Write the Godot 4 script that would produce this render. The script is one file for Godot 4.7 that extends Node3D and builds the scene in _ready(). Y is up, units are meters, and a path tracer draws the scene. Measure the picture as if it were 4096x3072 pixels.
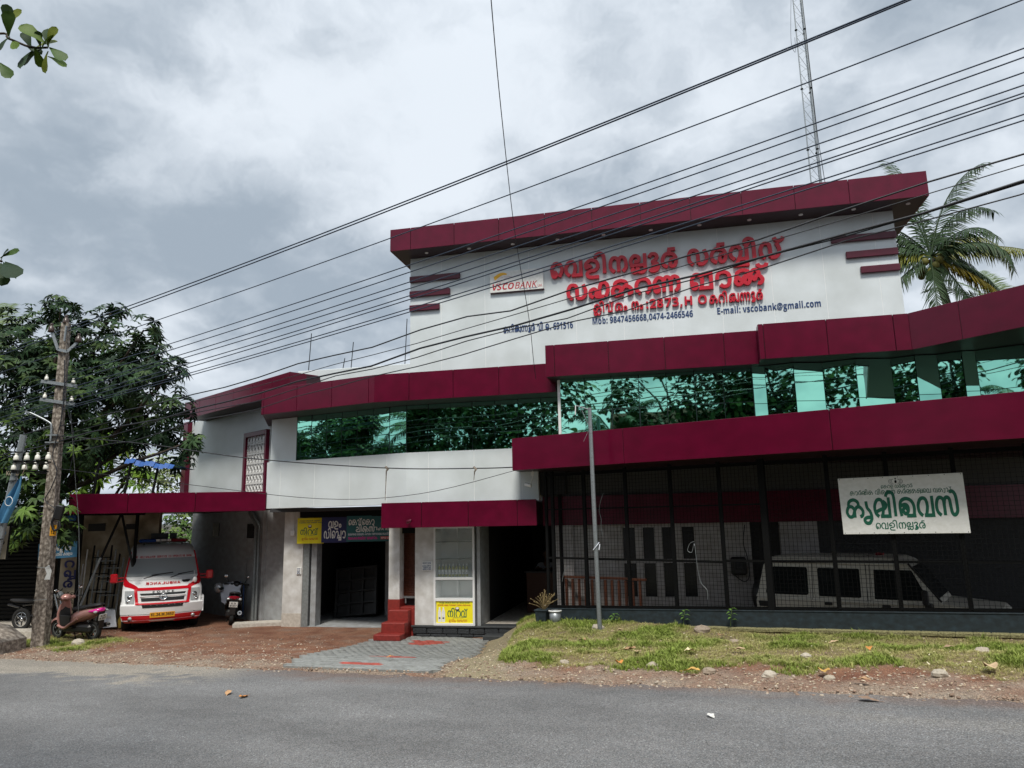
extends Node3D
# A roadside co-operative bank building under a cloudy sky. Units are metres.
# x right, y up, the camera looks along -z. The building has its own frame (u along the front, h up, o towards the road).

const BUILD_AT := Vector3(-2.57, 0.0, -18.44)
const BUILD_TURN := -12.4
const ROAD_AT := Vector2(-11.5, -16.84)
var mats := {}
var taken := {}
var rng := RandomNumberGenerator.new()
var wob := FastNoiseLite.new()
var patchy := FastNoiseLite.new()
var bank: Node3D

func _ready() -> void:
	rng.seed = 77
	var cam := Camera3D.new()
	cam.name = "camera"
	cam.fov = 55.82
	cam.far = 2000.0
	cam.near = 0.05
	cam.basis = Basis(Vector3.RIGHT, deg_to_rad(10.4)) * Basis(Vector3.BACK, deg_to_rad(-1.19))
	cam.position = Vector3(0, 2.8, 0)
	add_child(cam)
	cam.current = true
	var env := Environment.new()
	env.tonemap_mode = Environment.TONE_MAPPER_LINEAR
	env.tonemap_exposure = 2.25
	env.sdfgi_enabled = true
	env.ssao_enabled = true
	env.ssil_enabled = true
	env.background_mode = Environment.BG_SKY
	env.sky = Sky.new()
	var pano := PanoramaSkyMaterial.new()
	pano.panorama = sky_picture()
	pano.energy_multiplier = 0.49
	env.sky.sky_material = pano
	env.background_energy_multiplier = 1.0
	var we := WorldEnvironment.new()
	we.name = "world_environment"
	we.environment = env
	add_child(we)
	var sun := DirectionalLight3D.new()
	sun.name = "sun"
	sun.light_energy = 0.5
	sun.light_angular_distance = 12.0
	sun.light_color = Color(1.0, 0.98, 0.94)
	sun.shadow_enabled = true
	sun.rotation_degrees = Vector3(-58, -6, 0)
	add_child(sun)

	wob.seed = 5
	wob.frequency = 0.9
	wob.fractal_octaves = 4
	patchy.seed = 11
	patchy.frequency = 0.25
	patchy.fractal_octaves = 5
	make_materials()
	make_ground()
	make_building()
	make_lettering()
	make_shop_signs()
	make_fence()
	make_left_shop()
	make_vehicles()
	make_poles()
	make_wires()
	make_trees()
	make_opposite_side()
	make_small_things()

# ------------------------------------------------------------------ sky
func sky_picture() -> ImageTexture:
	var w := 3072
	var h := 1536
	var big := FastNoiseLite.new()
	big.seed = 21
	big.frequency = 1.35
	big.fractal_octaves = 3
	big.domain_warp_enabled = true
	big.domain_warp_amplitude = 0.35
	big.domain_warp_frequency = 1.1
	var fine := FastNoiseLite.new()
	fine.seed = 4
	fine.frequency = 5.0
	fine.fractal_octaves = 6
	fine.fractal_gain = 0.56
	fine.domain_warp_enabled = true
	fine.domain_warp_amplitude = 0.12
	fine.domain_warp_frequency = 3.0
	fine.domain_warp_fractal_octaves = 3
	var data := PackedFloat32Array()
	data.resize(w * h * 3)
	# cloud banks seen in the photograph: azimuth, elevation, radius in degrees and how dark
	var banks := [[-22.0, 22.0, 13.0, 0.95], [-34.0, 17.0, 10.0, 0.5], [-14.0, 16.0, 9.0, 0.7], [-31.0, 33.0, 9.0, 0.35], [-38.0, 24.0, 8.0, 0.25], [7.0, 27.0, 10.0, 0.45], [-9.0, 26.0, 5.0, -0.75], [-21.0, 30.0, 7.0, -0.65], [-5.0, 33.0, 9.0, -0.75], [-26.0, 11.0, 6.0, -0.4], [1.0, 22.0, 6.0, -0.3], [26.0, 30.0, 14.0, -0.12], [-14.0, 24.5, 4.0, 0.25], [34.0, 36.0, 10.0, 0.2]]
	for y in h:
		var el := PI * (0.5 - (y + 0.5) / h)
		var ce := cos(el)
		var se := sin(el)
		for x in w:
			var i := (y * w + x) * 3
			if el < -0.05:
				data[i] = 0.13
				data[i + 1] = 0.13
				data[i + 2] = 0.11
				continue
			var az := TAU * (x + 0.5) / w
			var dx := sin(az) * ce
			var dz := -cos(az) * ce
			# project on a cloud deck so that the clouds flatten towards the horizon
			var k := 1.0 / (se + 0.35)
			var px := dx * k
			var pz := dz * k
			var b := big.get_noise_2d(px * 1.1 + 3.1, pz * 1.1)
			var f := fine.get_noise_2d(px, pz)
			var d := b * 0.75 + f * 0.3
			var azd := rad_to_deg(az if az < PI else az - TAU)
			if absf(azd) < 70.0 and el < 1.0:
				var eld := rad_to_deg(el)
				for q in banks:
					var ex: float = (azd - q[0]) / q[2]
					var ey: float = (eld - q[1]) / (q[2] * 0.72)
					var r := ex * ex + ey * ey
					if r < 4.0:
						d += 0.62 * q[3] * exp(-r * 1.2)
			# d high = thick grey, d low = thin bright
			var t := clampf(0.44 + d * 0.62 + f * 0.22, 0.0, 1.0)
			t = t * t * (3.0 - 2.0 * t)
			var lift := 1.0 + 0.75 * smoothstep(0.55, 1.45, el)
			data[i] = lerpf(0.74, 0.335, t) * lift
			data[i + 1] = lerpf(0.80, 0.40, t) * lift
			data[i + 2] = lerpf(0.87, 0.475, t) * lift
	var im := Image.create_from_data(w, h, false, Image.FORMAT_RGBF, data.to_byte_array())
	return ImageTexture.create_from_image(im)

# ------------------------------------------------------------------ mesh helpers
class MB:
	var st := SurfaceTool.new()
	var n := 0
	func _init() -> void:
		st.begin(Mesh.PRIMITIVE_TRIANGLES)
		st.set_smooth_group(-1)
	func smooth(on: bool) -> void:
		st.set_smooth_group(0 if on else -1)
	func col(c: Color) -> void:
		st.set_color(c)
	func tri(a: Vector3, b: Vector3, c: Vector3) -> void:
		st.add_vertex(a); st.add_vertex(b); st.add_vertex(c)
		n += 1
	func trio(a: Vector3, b: Vector3, c: Vector3, out: Vector3) -> void:
		if (c - a).cross(b - a).dot(out) >= 0.0: tri(a, b, c)
		else: tri(a, c, b)
	func quad(a: Vector3, b: Vector3, c: Vector3, d: Vector3) -> void:
		tri(a, b, c); tri(a, c, d)
	func quado(a: Vector3, b: Vector3, c: Vector3, d: Vector3, out: Vector3) -> void:
		trio(a, b, c, out); trio(a, c, d, out)
	func box(c: Vector3, s: Vector3, bas := Basis(), bev := 0.0) -> void:
		var e := s * 0.5
		var p := []
		bev = minf(bev, minf(e.x, minf(e.y, e.z)) * 0.9)
		if bev <= 0.0:
			for k in 8:
				p.append(c + bas * Vector3(e.x if k & 1 else -e.x, e.y if k & 2 else -e.y, e.z if k & 4 else -e.z))
			for f in [[0, 2, 3, 1, Vector3(0, 0, -1)], [4, 5, 7, 6, Vector3(0, 0, 1)], [0, 4, 6, 2, Vector3(-1, 0, 0)], [1, 3, 7, 5, Vector3(1, 0, 0)], [0, 1, 5, 4, Vector3(0, -1, 0)], [2, 6, 7, 3, Vector3(0, 1, 0)]]:
				quado(p[f[0]], p[f[1]], p[f[2]], p[f[3]], bas * f[4])
			return
		# chamfered: three points at each corner, one per face
		var v := {}
		for k in 8:
			var sg := Vector3(1 if k & 1 else -1, 1 if k & 2 else -1, 1 if k & 4 else -1)
			for ax in 3:
				var q := sg * (e - Vector3.ONE * bev)
				q[ax] = sg[ax] * e[ax]
				v[k * 3 + ax] = c + bas * q
		for ax in 3:
			var bit := 1 << ax
			var o1 := 1 << ((ax + 1) % 3)
			var o2 := 1 << ((ax + 2) % 3)
			for sd in 2:
				var base := bit if sd else 0
				var out := Vector3.ZERO
				out[ax] = 1.0 if sd else -1.0
				quado(v[base * 3 + ax], v[(base | o1) * 3 + ax], v[(base | o1 | o2) * 3 + ax], v[(base | o2) * 3 + ax], bas * out)
			for m in 4:
				var kk := (o1 if m & 1 else 0) | (o2 if m & 2 else 0)
				var a1 := (ax + 1) % 3
				var a2 := (ax + 2) % 3
				var out2 := Vector3.ZERO
				out2[a1] = 1.0 if m & 1 else -1.0
				out2[a2] = 1.0 if m & 2 else -1.0
				quado(v[kk * 3 + a1], v[(kk | bit) * 3 + a1], v[(kk | bit) * 3 + a2], v[kk * 3 + a2], bas * out2)
		for k in 8:
			trio(v[k * 3], v[k * 3 + 1], v[k * 3 + 2], bas * Vector3(1 if k & 1 else -1, 1 if k & 2 else -1, 1 if k & 4 else -1))
	# a bar of rectangular section from a to b
	func bar(a: Vector3, b: Vector3, wide: float, tall: float, up := Vector3.UP, bev := 0.0) -> void:
		var d := b - a
		var z := d.normalized()
		if absf(z.dot(up)) > 0.98: up = Vector3.RIGHT
		var x := up.cross(z).normalized()
		var y := z.cross(x)
		box((a + b) * 0.5, Vector3(wide, tall, d.length()), Basis(x, y, z), bev)
	func tube(pts: Array, rad: Variant, sides := 8, caps := true) -> void:
		st.set_smooth_group(0)
		var rings := []
		var ref := Vector3.UP
		var d0: Vector3 = (pts[1] - pts[0]).normalized()
		if absf(d0.dot(ref)) > 0.9: ref = Vector3.RIGHT
		var x := ref.cross(d0).normalized()
		for i in pts.size():
			var d: Vector3
			if i == 0: d = pts[1] - pts[0]
			elif i == pts.size() - 1: d = pts[i] - pts[i - 1]
			else: d = (pts[i] - pts[i - 1]).normalized() + (pts[i + 1] - pts[i]).normalized()
			d = d.normalized()
			x = (x - d * x.dot(d)).normalized()
			var y := d.cross(x)
			var r: float = rad[i] if rad is Array else rad
			var ring := []
			for k in sides:
				var a := TAU * k / sides
				ring.append(pts[i] + (x * cos(a) + y * sin(a)) * r)
			rings.append(ring)
		for i in pts.size() - 1:
			for k in sides:
				var k2 := (k + 1) % sides
				var a: Vector3 = rings[i][k]
				var out: Vector3 = a - pts[i]
				quado(a, rings[i + 1][k], rings[i + 1][k2], rings[i][k2], out + rings[i][k2] - pts[i])
		st.set_smooth_group(-1)
		if caps:
			for e in [0, pts.size() - 1]:
				var out: Vector3 = pts[0] - pts[1] if e == 0 else pts[e] - pts[e - 1]
				for k in sides - 2:
					trio(rings[e][0], rings[e][k + 1], rings[e][k + 2], out)
	# profile [[radius, height], ...] turned about the y axis of xf
	func lathe(prof: Array, sides := 16, xf := Transform3D(), crease := false) -> void:
		st.set_smooth_group(-1 if crease else 0)
		for i in prof.size() - 1:
			var r0: float = prof[i][0]
			var r1: float = prof[i + 1][0]
			var dr := r1 - r0
			var dy: float = prof[i + 1][1] - prof[i][1]
			for k in sides:
				var a0 := TAU * k / sides
				var a1 := TAU * (k + 1) / sides
				var p := [Vector3(cos(a0) * r0, prof[i][1], sin(a0) * r0), Vector3(cos(a1) * r0, prof[i][1], sin(a1) * r0), Vector3(cos(a1) * r1, prof[i + 1][1], sin(a1) * r1), Vector3(cos(a0) * r1, prof[i + 1][1], sin(a0) * r1)]
				var am := (a0 + a1) * 0.5
				var out := Vector3(cos(am) * dy, -dr, sin(am) * dy)
				for q in 4: p[q] = xf * p[q]
				out = xf.basis * out
				if r0 > 1e-5: trio(p[0], p[1], p[2], out)
				if r1 > 1e-5: trio(p[0], p[2], p[3], out)
		st.set_smooth_group(-1)
	# polygon in the xy plane of xf, from z0 to z1
	func prism(poly: PackedVector2Array, z0: float, z1: float, xf := Transform3D()) -> void:
		var idx := Geometry2D.triangulate_polygon(poly)
		var cw := Geometry2D.is_polygon_clockwise(poly)
		var outz := xf.basis.z
		for i in range(0, idx.size(), 3):
			var a := poly[idx[i]]
			var b := poly[idx[i + 1]]
			var c := poly[idx[i + 2]]
			trio(xf * Vector3(a.x, a.y, z1), xf * Vector3(b.x, b.y, z1), xf * Vector3(c.x, c.y, z1), outz)
			trio(xf * Vector3(a.x, a.y, z0), xf * Vector3(b.x, b.y, z0), xf * Vector3(c.x, c.y, z0), -outz)
		for i in poly.size():
			var a := poly[i]
			var b := poly[(i + 1) % poly.size()]
			var nrm := Vector2(b.y - a.y, a.x - b.x)
			if cw: nrm = -nrm
			quado(xf * Vector3(a.x, a.y, z0), xf * Vector3(b.x, b.y, z0), xf * Vector3(b.x, b.y, z1), xf * Vector3(a.x, a.y, z1), xf.basis * Vector3(nrm.x, nrm.y, 0))
	# rings of equal count joined into a skin; out direction judged from the ring centres
	func loft(rings: Array, closed := true, cap := true, soft := true) -> void:
		st.set_smooth_group(0 if soft else -1)
		var cen := []
		for r in rings:
			var c := Vector3.ZERO
			for p in r: c += p
			cen.append(c / r.size())
		for i in rings.size() - 1:
			var m: int = rings[i].size()
			for k in (m if closed else m - 1):
				var k2 := (k + 1) % m
				var mid: Vector3 = (rings[i][k] + rings[i][k2] + rings[i + 1][k] + rings[i + 1][k2]) * 0.25
				quado(rings[i][k], rings[i + 1][k], rings[i + 1][k2], rings[i][k2], mid - (cen[i] + cen[i + 1]) * 0.5)
		st.set_smooth_group(-1)
		if cap:
			for e in [0, rings.size() - 1]:
				var out: Vector3 = cen[0] - cen[1] if e == 0 else cen[e] - cen[e - 1]
				var m: int = rings[e].size()
				for k in m:
					trio(cen[e], rings[e][k], rings[e][(k + 1) % m], out)
	func sphere(c: Vector3, r: Vector3, seg := 10, bas := Basis()) -> void:
		var prof := []
		var m := maxi(4, seg / 2 + 1)
		for i in m + 1:
			var a := -PI / 2 + PI * i / m
			prof.append([maxf(cos(a), 0.0) if i > 0 and i < m else 0.0, sin(a)])
		lathe(prof, seg, Transform3D(bas * Basis.from_scale(r), c))
	func mesh(m: Material) -> ArrayMesh:
		st.generate_normals()
		var me := st.commit()
		if m: me.surface_set_material(0, m)
		return me

func numbered(called: String) -> String:
	var k: int = taken.get(called, -1) + 1
	taken[called] = k
	return called if k == 0 else "%s_%03d" % [called, k]

func obj(called: String, b: MB, m: Variant, parent: Node3D = null) -> MeshInstance3D:
	var o := MeshInstance3D.new()
	o.name = called if parent else numbered(called)
	o.mesh = b.mesh(mats[m] if m is String else m)
	(parent if parent else self).add_child(o, true)
	return o

func inst(called: String, me: Mesh, parent: Node3D, xf := Transform3D()) -> MeshInstance3D:
	var o := MeshInstance3D.new()
	o.name = called
	o.mesh = me
	o.transform = xf
	parent.add_child(o, true)
	return o

func tag(o: Node, label: String, category: String, group := "", kind := "") -> Node:
	if label: o.set_meta("label", label)
	if category: o.set_meta("category", category)
	if group: o.set_meta("group", group)
	if kind: o.set_meta("kind", kind)
	return o

func thing(called: String, label: String, category: String, at := Vector3.ZERO, turn := 0.0, group := "") -> Node3D:
	var o := Node3D.new()
	o.name = numbered(called)
	o.position = at
	o.rotation_degrees.y = turn
	add_child(o)
	tag(o, label, category, group)
	return o

func part(called: String, m: Variant, parent: Node3D, fill: Callable) -> MeshInstance3D:
	var b := MB.new()
	fill.call(b)
	return obj(called, b, m, parent)

func copies(called: String, me: Mesh, xfs: Array, cols: Array, parent: Node3D = null) -> MultiMeshInstance3D:
	var mm := MultiMesh.new()
	mm.transform_format = MultiMesh.TRANSFORM_3D
	mm.use_colors = cols.size() > 0
	mm.mesh = me
	mm.instance_count = xfs.size()
	for i in xfs.size():
		mm.set_instance_transform(i, xfs[i])
		if cols.size(): mm.set_instance_color(i, cols[i])
	var o := MultiMeshInstance3D.new()
	o.name = called if parent else numbered(called)
	o.multimesh = mm
	(parent if parent else self).add_child(o, true)
	return o

# building frame to world
func bw(u: float, h: float, o: float) -> Vector3:
	return BUILD_AT + Basis(Vector3.UP, deg_to_rad(BUILD_TURN)) * Vector3(u, h, o)

# ------------------------------------------------------------------ materials
func noise_tex(seed_: int, freq: float, lo: Color, hi: Color, size := 512, octaves := 5, cell := false) -> NoiseTexture2D:
	var n := FastNoiseLite.new()
	n.seed = seed_
	n.frequency = freq
	n.fractal_octaves = octaves
	if cell:
		n.noise_type = FastNoiseLite.TYPE_CELLULAR
	var t := NoiseTexture2D.new()
	t.width = size
	t.height = size
	t.seamless = true
	t.noise = n
	var g := Gradient.new()
	g.set_color(0, lo)
	g.set_color(1, hi)
	t.color_ramp = g
	return t

func speckle(size: int, seed_: int, dark: float, light: float, chips: float) -> ImageTexture:
	var r := RandomNumberGenerator.new()
	r.seed = seed_
	var d := PackedByteArray()
	d.resize(size * size * 3)
	for i in size * size:
		var v := lerpf(dark, light, r.randf() * r.randf() + 0.25)
		var q := r.randf()
		if q < chips: v = minf(1.0, v * 1.9)
		elif q < chips * 3.0: v *= 0.55
		var w := r.randf_range(-0.02, 0.02)
		d[i * 3] = int(clampf(v + w, 0, 1) * 255)
		d[i * 3 + 1] = int(clampf(v, 0, 1) * 255)
		d[i * 3 + 2] = int(clampf(v - w, 0, 1) * 255)
	return ImageTexture.create_from_image(Image.create_from_data(size, size, false, Image.FORMAT_RGB8, d))

func mat(called: String, c: Color, rough := 0.6, metal := 0.0, tex: Texture2D = null, scale := 1.0) -> StandardMaterial3D:
	var m := StandardMaterial3D.new()
	m.resource_name = called
	m.albedo_color = c.linear_to_srgb()
	m.roughness = rough
	m.metallic = metal
	if tex:
		m.albedo_texture = tex
		m.uv1_triplanar = true
		m.uv1_world_triplanar = true
		m.uv1_scale = Vector3.ONE * scale
	mats[called] = m
	return m

func relief(m: StandardMaterial3D, t: Texture2D, cm: float) -> void:
	m.heightmap_enabled = true
	m.heightmap_texture = t
	m.heightmap_scale = cm

func make_materials() -> void:
	var soft := noise_tex(3, 0.012, Color(0.8, 0.8, 0.79), Color(1, 1, 1))
	var grime := noise_tex(8, 0.02, Color(0.8, 0.785, 0.76), Color(1, 1, 1), 512, 6)
	var blot := noise_tex(14, 0.03, Color(0.5, 0.48, 0.44), Color(1, 1, 1), 512, 6)
	var grain := speckle(1024, 2, 0.46, 0.92, 0.04)
	var bumps := noise_tex(9, 0.12, Color.BLACK, Color.WHITE, 512, 4)
	var lumps := noise_tex(10, 0.05, Color.BLACK, Color.WHITE, 512, 5)
	# cladding: maroon aluminium panels with a sheen, white panels
	var cl := mat("maroon_panel", Color(0.125, 0.0008, 0.023), 0.3, 0.0, soft, 0.35)
	cl.metallic_specular = 0.42
	mat("maroon_trim", Color(0.1, 0.001, 0.02), 0.4, 0.0, soft, 0.5)
	mat("white_panel", Color(0.72, 0.775, 0.8), 0.42, 0.0, noise_tex(31, 0.008, Color(0.9, 0.9, 0.89), Color(1, 1, 1)), 0.22)
	mat("seam_filler", Color(0.9, 0.9, 0.9), 0.5)
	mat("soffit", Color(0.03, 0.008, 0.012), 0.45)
	mat("backing", Color(0.02, 0.012, 0.014), 0.8)
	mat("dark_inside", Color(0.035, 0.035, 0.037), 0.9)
	var gl := mat("mirror_glass", Color(0.33, 0.77, 0.6), 0.015, 1.0)
	gl.normal_enabled = true
	var gn := FastNoiseLite.new()
	gn.seed = 6
	gn.frequency = 0.006
	gn.fractal_octaves = 1
	var gt := NoiseTexture2D.new()
	gt.width = 512
	gt.height = 512
	gt.seamless = true
	gt.as_normal_map = true
	gt.bump_strength = 1.0
	gt.noise = gn
	gl.normal_texture = gt
	gl.normal_scale = 0.06
	gl.uv1_triplanar = true
	gl.uv1_world_triplanar = true
	gl.uv1_scale = Vector3.ONE * 0.5
	mat("mullion", Color(0.015, 0.03, 0.028), 0.35, 0.3)
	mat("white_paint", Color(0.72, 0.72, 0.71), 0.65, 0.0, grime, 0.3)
	mat("stained_paint", Color(0.62, 0.58, 0.52), 0.8, 0.0, grime, 0.9)
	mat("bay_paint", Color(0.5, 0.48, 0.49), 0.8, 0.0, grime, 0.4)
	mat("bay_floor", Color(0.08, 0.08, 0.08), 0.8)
	mat("skin", Color(0.2, 0.1, 0.06), 0.6)
	mat("shirt", Color(0.6, 0.62, 0.66), 0.85)
	mat("hair", Color(0.01, 0.009, 0.008), 0.5)
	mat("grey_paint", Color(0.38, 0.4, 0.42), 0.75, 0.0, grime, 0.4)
	mat("red_paint", Color(0.27, 0.025, 0.018), 0.55, 0.0, grime, 0.9)
	var sh := mat("brown_shutter", Color(0.11, 0.033, 0.017), 0.5, 0.0, grime, 1.1)
	sh.metallic_specular = 0.4
	var stn := mat("dark_stone", Color(0.045, 0.052, 0.062), 0.75, 0.0, blot, 1.3)
	relief(stn, lumps, 1.5)
	mat("dark_slab", Color(0.05, 0.055, 0.06), 0.45, 0.0, grime, 1.0)
	mat("grey_metal", Color(0.3, 0.33, 0.34), 0.45, 0.3, grime, 1.0)
	mat("galvanised", Color(0.38, 0.42, 0.45), 0.42, 0.55, grime, 2.0)
	mat("black_iron", Color(0.007, 0.0075, 0.008), 0.6, 0.0, grime, 2.0).metallic_specular = 0.25
	mat("black_plastic", Color(0.014, 0.014, 0.015), 0.45)
	mat("rubber", Color(0.013, 0.013, 0.013), 0.85)
	mat("chrome", Color(0.7, 0.7, 0.7), 0.15, 1.0)
	mat("white_plastic", Color(0.75, 0.75, 0.74), 0.4)
	mat("slate_plinth", Color(0.028, 0.05, 0.066), 0.7, 0.0, blot, 0.5)
	var ml := mat("mossy_ledge", Color(0.42, 0.4, 0.2), 0.9, 0.0, blot, 1.6)
	relief(ml, lumps, 1.0)
	mat("sign_white", Color(0.84, 0.84, 0.83), 0.45, 0.0, noise_tex(40, 0.015, Color(0.9, 0.9, 0.88), Color(1, 1, 1)), 1.2)
	mat("sign_red", Color(0.5, 0.006, 0.024), 0.35)
	mat("sign_red_edge", Color(0.2, 0.002, 0.01), 0.5)
	mat("sign_blue", Color(0.012, 0.045, 0.15), 0.5)
	mat("sign_green", Color(0.006, 0.12, 0.07), 0.5)
	mat("sign_yellow", Color(0.86, 0.74, 0.012), 0.5)
	mat("board_navy", Color(0.012, 0.014, 0.09), 0.45)
	mat("board_teal", Color(0.012, 0.1, 0.11), 0.45)
	mat("logo_gold", Color(0.85, 0.45, 0.02), 0.45)
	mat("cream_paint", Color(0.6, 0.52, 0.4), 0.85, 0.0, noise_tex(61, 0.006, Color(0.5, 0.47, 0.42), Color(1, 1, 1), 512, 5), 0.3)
	mat("wood_brown", Color(0.16, 0.05, 0.022), 0.55, 0.0, noise_tex(51, 0.02, Color(0.6, 0.55, 0.5), Color(1, 1, 1)), 3.0)
	var pc := mat("pole_concrete", Color(0.56, 0.5, 0.43), 0.95, 0.0, noise_tex(52, 0.018, Color(0.34, 0.31, 0.29), Color(1, 1, 1), 512, 6), 0.9)
	relief(pc, bumps, 0.6)
	mat("porcelain", Color(0.72, 0.7, 0.62), 0.3)
	mat("dark_porcelain", Color(0.05, 0.03, 0.022), 0.3)
	mat("wire_black", Color(0.012, 0.014, 0.02), 0.5)
	mat("wire_blue", Color(0.03, 0.045, 0.075), 0.45, 0.3)
	mat("flag_blue", Color(0.06, 0.2, 0.35), 0.85)
	# vehicles
	var aw := mat("ambulance_white", Color(0.8, 0.8, 0.8), 0.25)
	aw.clearcoat_enabled = true
	aw.clearcoat = 0.6
	aw.clearcoat_roughness = 0.08
	var ar := mat("ambulance_red", Color(0.56, 0.006, 0.016), 0.28)
	ar.clearcoat_enabled = true
	ar.clearcoat = 0.6
	ar.clearcoat_roughness = 0.1
	var wsn := mat("windscreen", Color(0.25, 0.3, 0.32, 0.35), 0.02)
	wsn.albedo_color.a = 0.35
	wsn.transparency = BaseMaterial3D.TRANSPARENCY_ALPHA
	var clr := mat("clear_glass", Color(0.5, 0.6, 0.6, 0.12), 0.02)
	clr.albedo_color.a = 0.12
	clr.transparency = BaseMaterial3D.TRANSPARENCY_ALPHA
	mat("lamp_lens", Color(0.45, 0.47, 0.48), 0.08, 0.15)
	mat("amber_plate", Color(0.75, 0.34, 0.01), 0.5)
	mat("blue_lens", Color(0.008, 0.05, 0.25), 0.12)
	mat("red_lens", Color(0.2, 0.002, 0.012), 0.12)
	mat("pink_lens", Color(0.75, 0.03, 0.32), 0.12)
	mat("rose_paint", Color(0.47, 0.24, 0.21), 0.3, 0.3)
	mat("black_paint", Color(0.016, 0.016, 0.018), 0.22)
	mat("seat_vinyl", Color(0.016, 0.016, 0.018), 0.6)
	mat("jeep_cream", Color(0.6, 0.57, 0.5), 0.35)
	mat("tinted_glass", Color(0.012, 0.014, 0.015), 0.06).metallic_specular = 0.3
	mat("cloth_pale", Color(0.68, 0.71, 0.78), 0.9)
	mat("helmet_silver", Color(0.4, 0.41, 0.42), 0.22, 0.6)
	# ground
	var asp := mat("asphalt", Color(1, 1, 1), 0.88, 0.0, grain, 0.13)
	asp.vertex_color_use_as_albedo = true
	relief(asp, speckle(1024, 5, 0.2, 0.9, 0.1), 0.35)
	var soil := mat("soil", Color(1, 1, 1), 0.95, 0.0, speckle(1024, 12, 0.5, 0.9, 0.05), 0.14)
	soil.vertex_color_use_as_albedo = true
	relief(soil, bumps, 2.0)
	var pav := mat("paver", Color(1, 1, 1), 0.85, 0.0, grime, 1.2)
	pav.vertex_color_use_as_albedo = true
	var leafm := mat("leaf", Color(1, 1, 1), 0.55)
	leafm.metallic_specular = 0.3
	leafm.vertex_color_use_as_albedo = true
	leafm.backlight_enabled = true
	leafm.backlight = Color(0.16, 0.2, 0.04)
	leafm.cull_mode = BaseMaterial3D.CULL_DISABLED
	var dryl := mat("dry_leaf", Color(1, 1, 1), 0.8)
	dryl.vertex_color_use_as_albedo = true
	dryl.cull_mode = BaseMaterial3D.CULL_DISABLED
	var stone := mat("pebble", Color(1, 1, 1), 0.9, 0.0, grime, 4.0)
	stone.vertex_color_use_as_albedo = true
	mat("bark", Color(0.1, 0.075, 0.055), 0.95, 0.0, blot, 2.0)
	mat("palm_bark", Color(0.13, 0.11, 0.09), 0.95, 0.0, blot, 2.0)
	mat("tile_roof", Color(0.2, 0.07, 0.04), 0.9, 0.0, blot, 0.8)
	mat("tarpaulin", Color(0.02, 0.12, 0.45), 0.5, 0.0, grime, 1.0)
# ------------------------------------------------------------------ ground
# road frame: s along the road (uphill to the right), t away from the camera behind the far road edge
func road_st(x: float, z: float) -> Vector2:
	var a := x - ROAD_AT.x
	var b := z - ROAD_AT.y
	return Vector2(a * 0.884 + b * 0.468, a * 0.468 - b * 0.884)

func from_st(s: float, t: float) -> Vector2:
	return ROAD_AT + Vector2(0.884, 0.468) * s + Vector2(0.468, -0.884) * t

func edge_height(s: float) -> float:
	return 0.045 * clampf(s, -12.0, 34.0)

func ground_height(s: float, t: float) -> float:
	var e := edge_height(s)
	if t <= 0.0:
		return e
	var low := e * (1.0 - smoothstep(0.4, 4.6, t))
	var sb := 9.2 + (5.8 - clampf(t, 0, 7)) * 0.46
	var k := smoothstep(sb, sb + 1.2, s)
	var back := 1.0 - smoothstep(9.0, 14.0, t)
	var ditch := 0.13 * smoothstep(3.6, 4.7, t + (s - 11.0) * 0.14) * smoothstep(13.0, 15.5, s)
	return (lerpf(low, e, k) - ditch) * back

func ground_at(x: float, z: float) -> float:
	var q := road_st(x, z)
	return ground_height(q.x, q.y)

func lumpy(s: float, t: float) -> float:
	if t < 0.05: return 0.0
	return (wob.get_noise_2d(s * 1.6, t * 1.6) * 0.05 + wob.get_noise_2d(s * 5.0, t * 5.0) * 0.02) * smoothstep(0.05, 0.8, t) * (1.0 - 0.8 * smoothstep(4.2, 5.2, t + maxf(0.0, s - 11.0) * 0.14))

# 1 on the paved drive, 0 off it
func on_drive(s: float, t: float) -> bool:
	var l := 6.4 + (5.0 - t) * (0.13 + 0.055 * (5.0 - t))
	var r := 9.2 + (5.8 - t) * 0.42
	return t > 0.12 and t < 5.9 and s > l and s < r

func grassy(s: float, t: float) -> float:
	# how much grass grows here
	var n := patchy.get_noise_2d(s * 3.0, t * 3.0)
	var g := 0.0
	var sb := 9.9 + (5.8 - clampf(t, 0, 7)) * 0.46
	if s > sb:
		g = smoothstep(0.7, 1.4, t + n * 0.9 - 0.35 * smoothstep(14.0, 18.0, s))
	if s < 2.2:
		g = maxf(g, smoothstep(0.7, 1.1, t + n * 0.5) * (1.0 - smoothstep(2.2, 2.8, t)) * (1.0 - smoothstep(0.6, 1.8, s)))
	return clampf(g, 0, 1)

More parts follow.
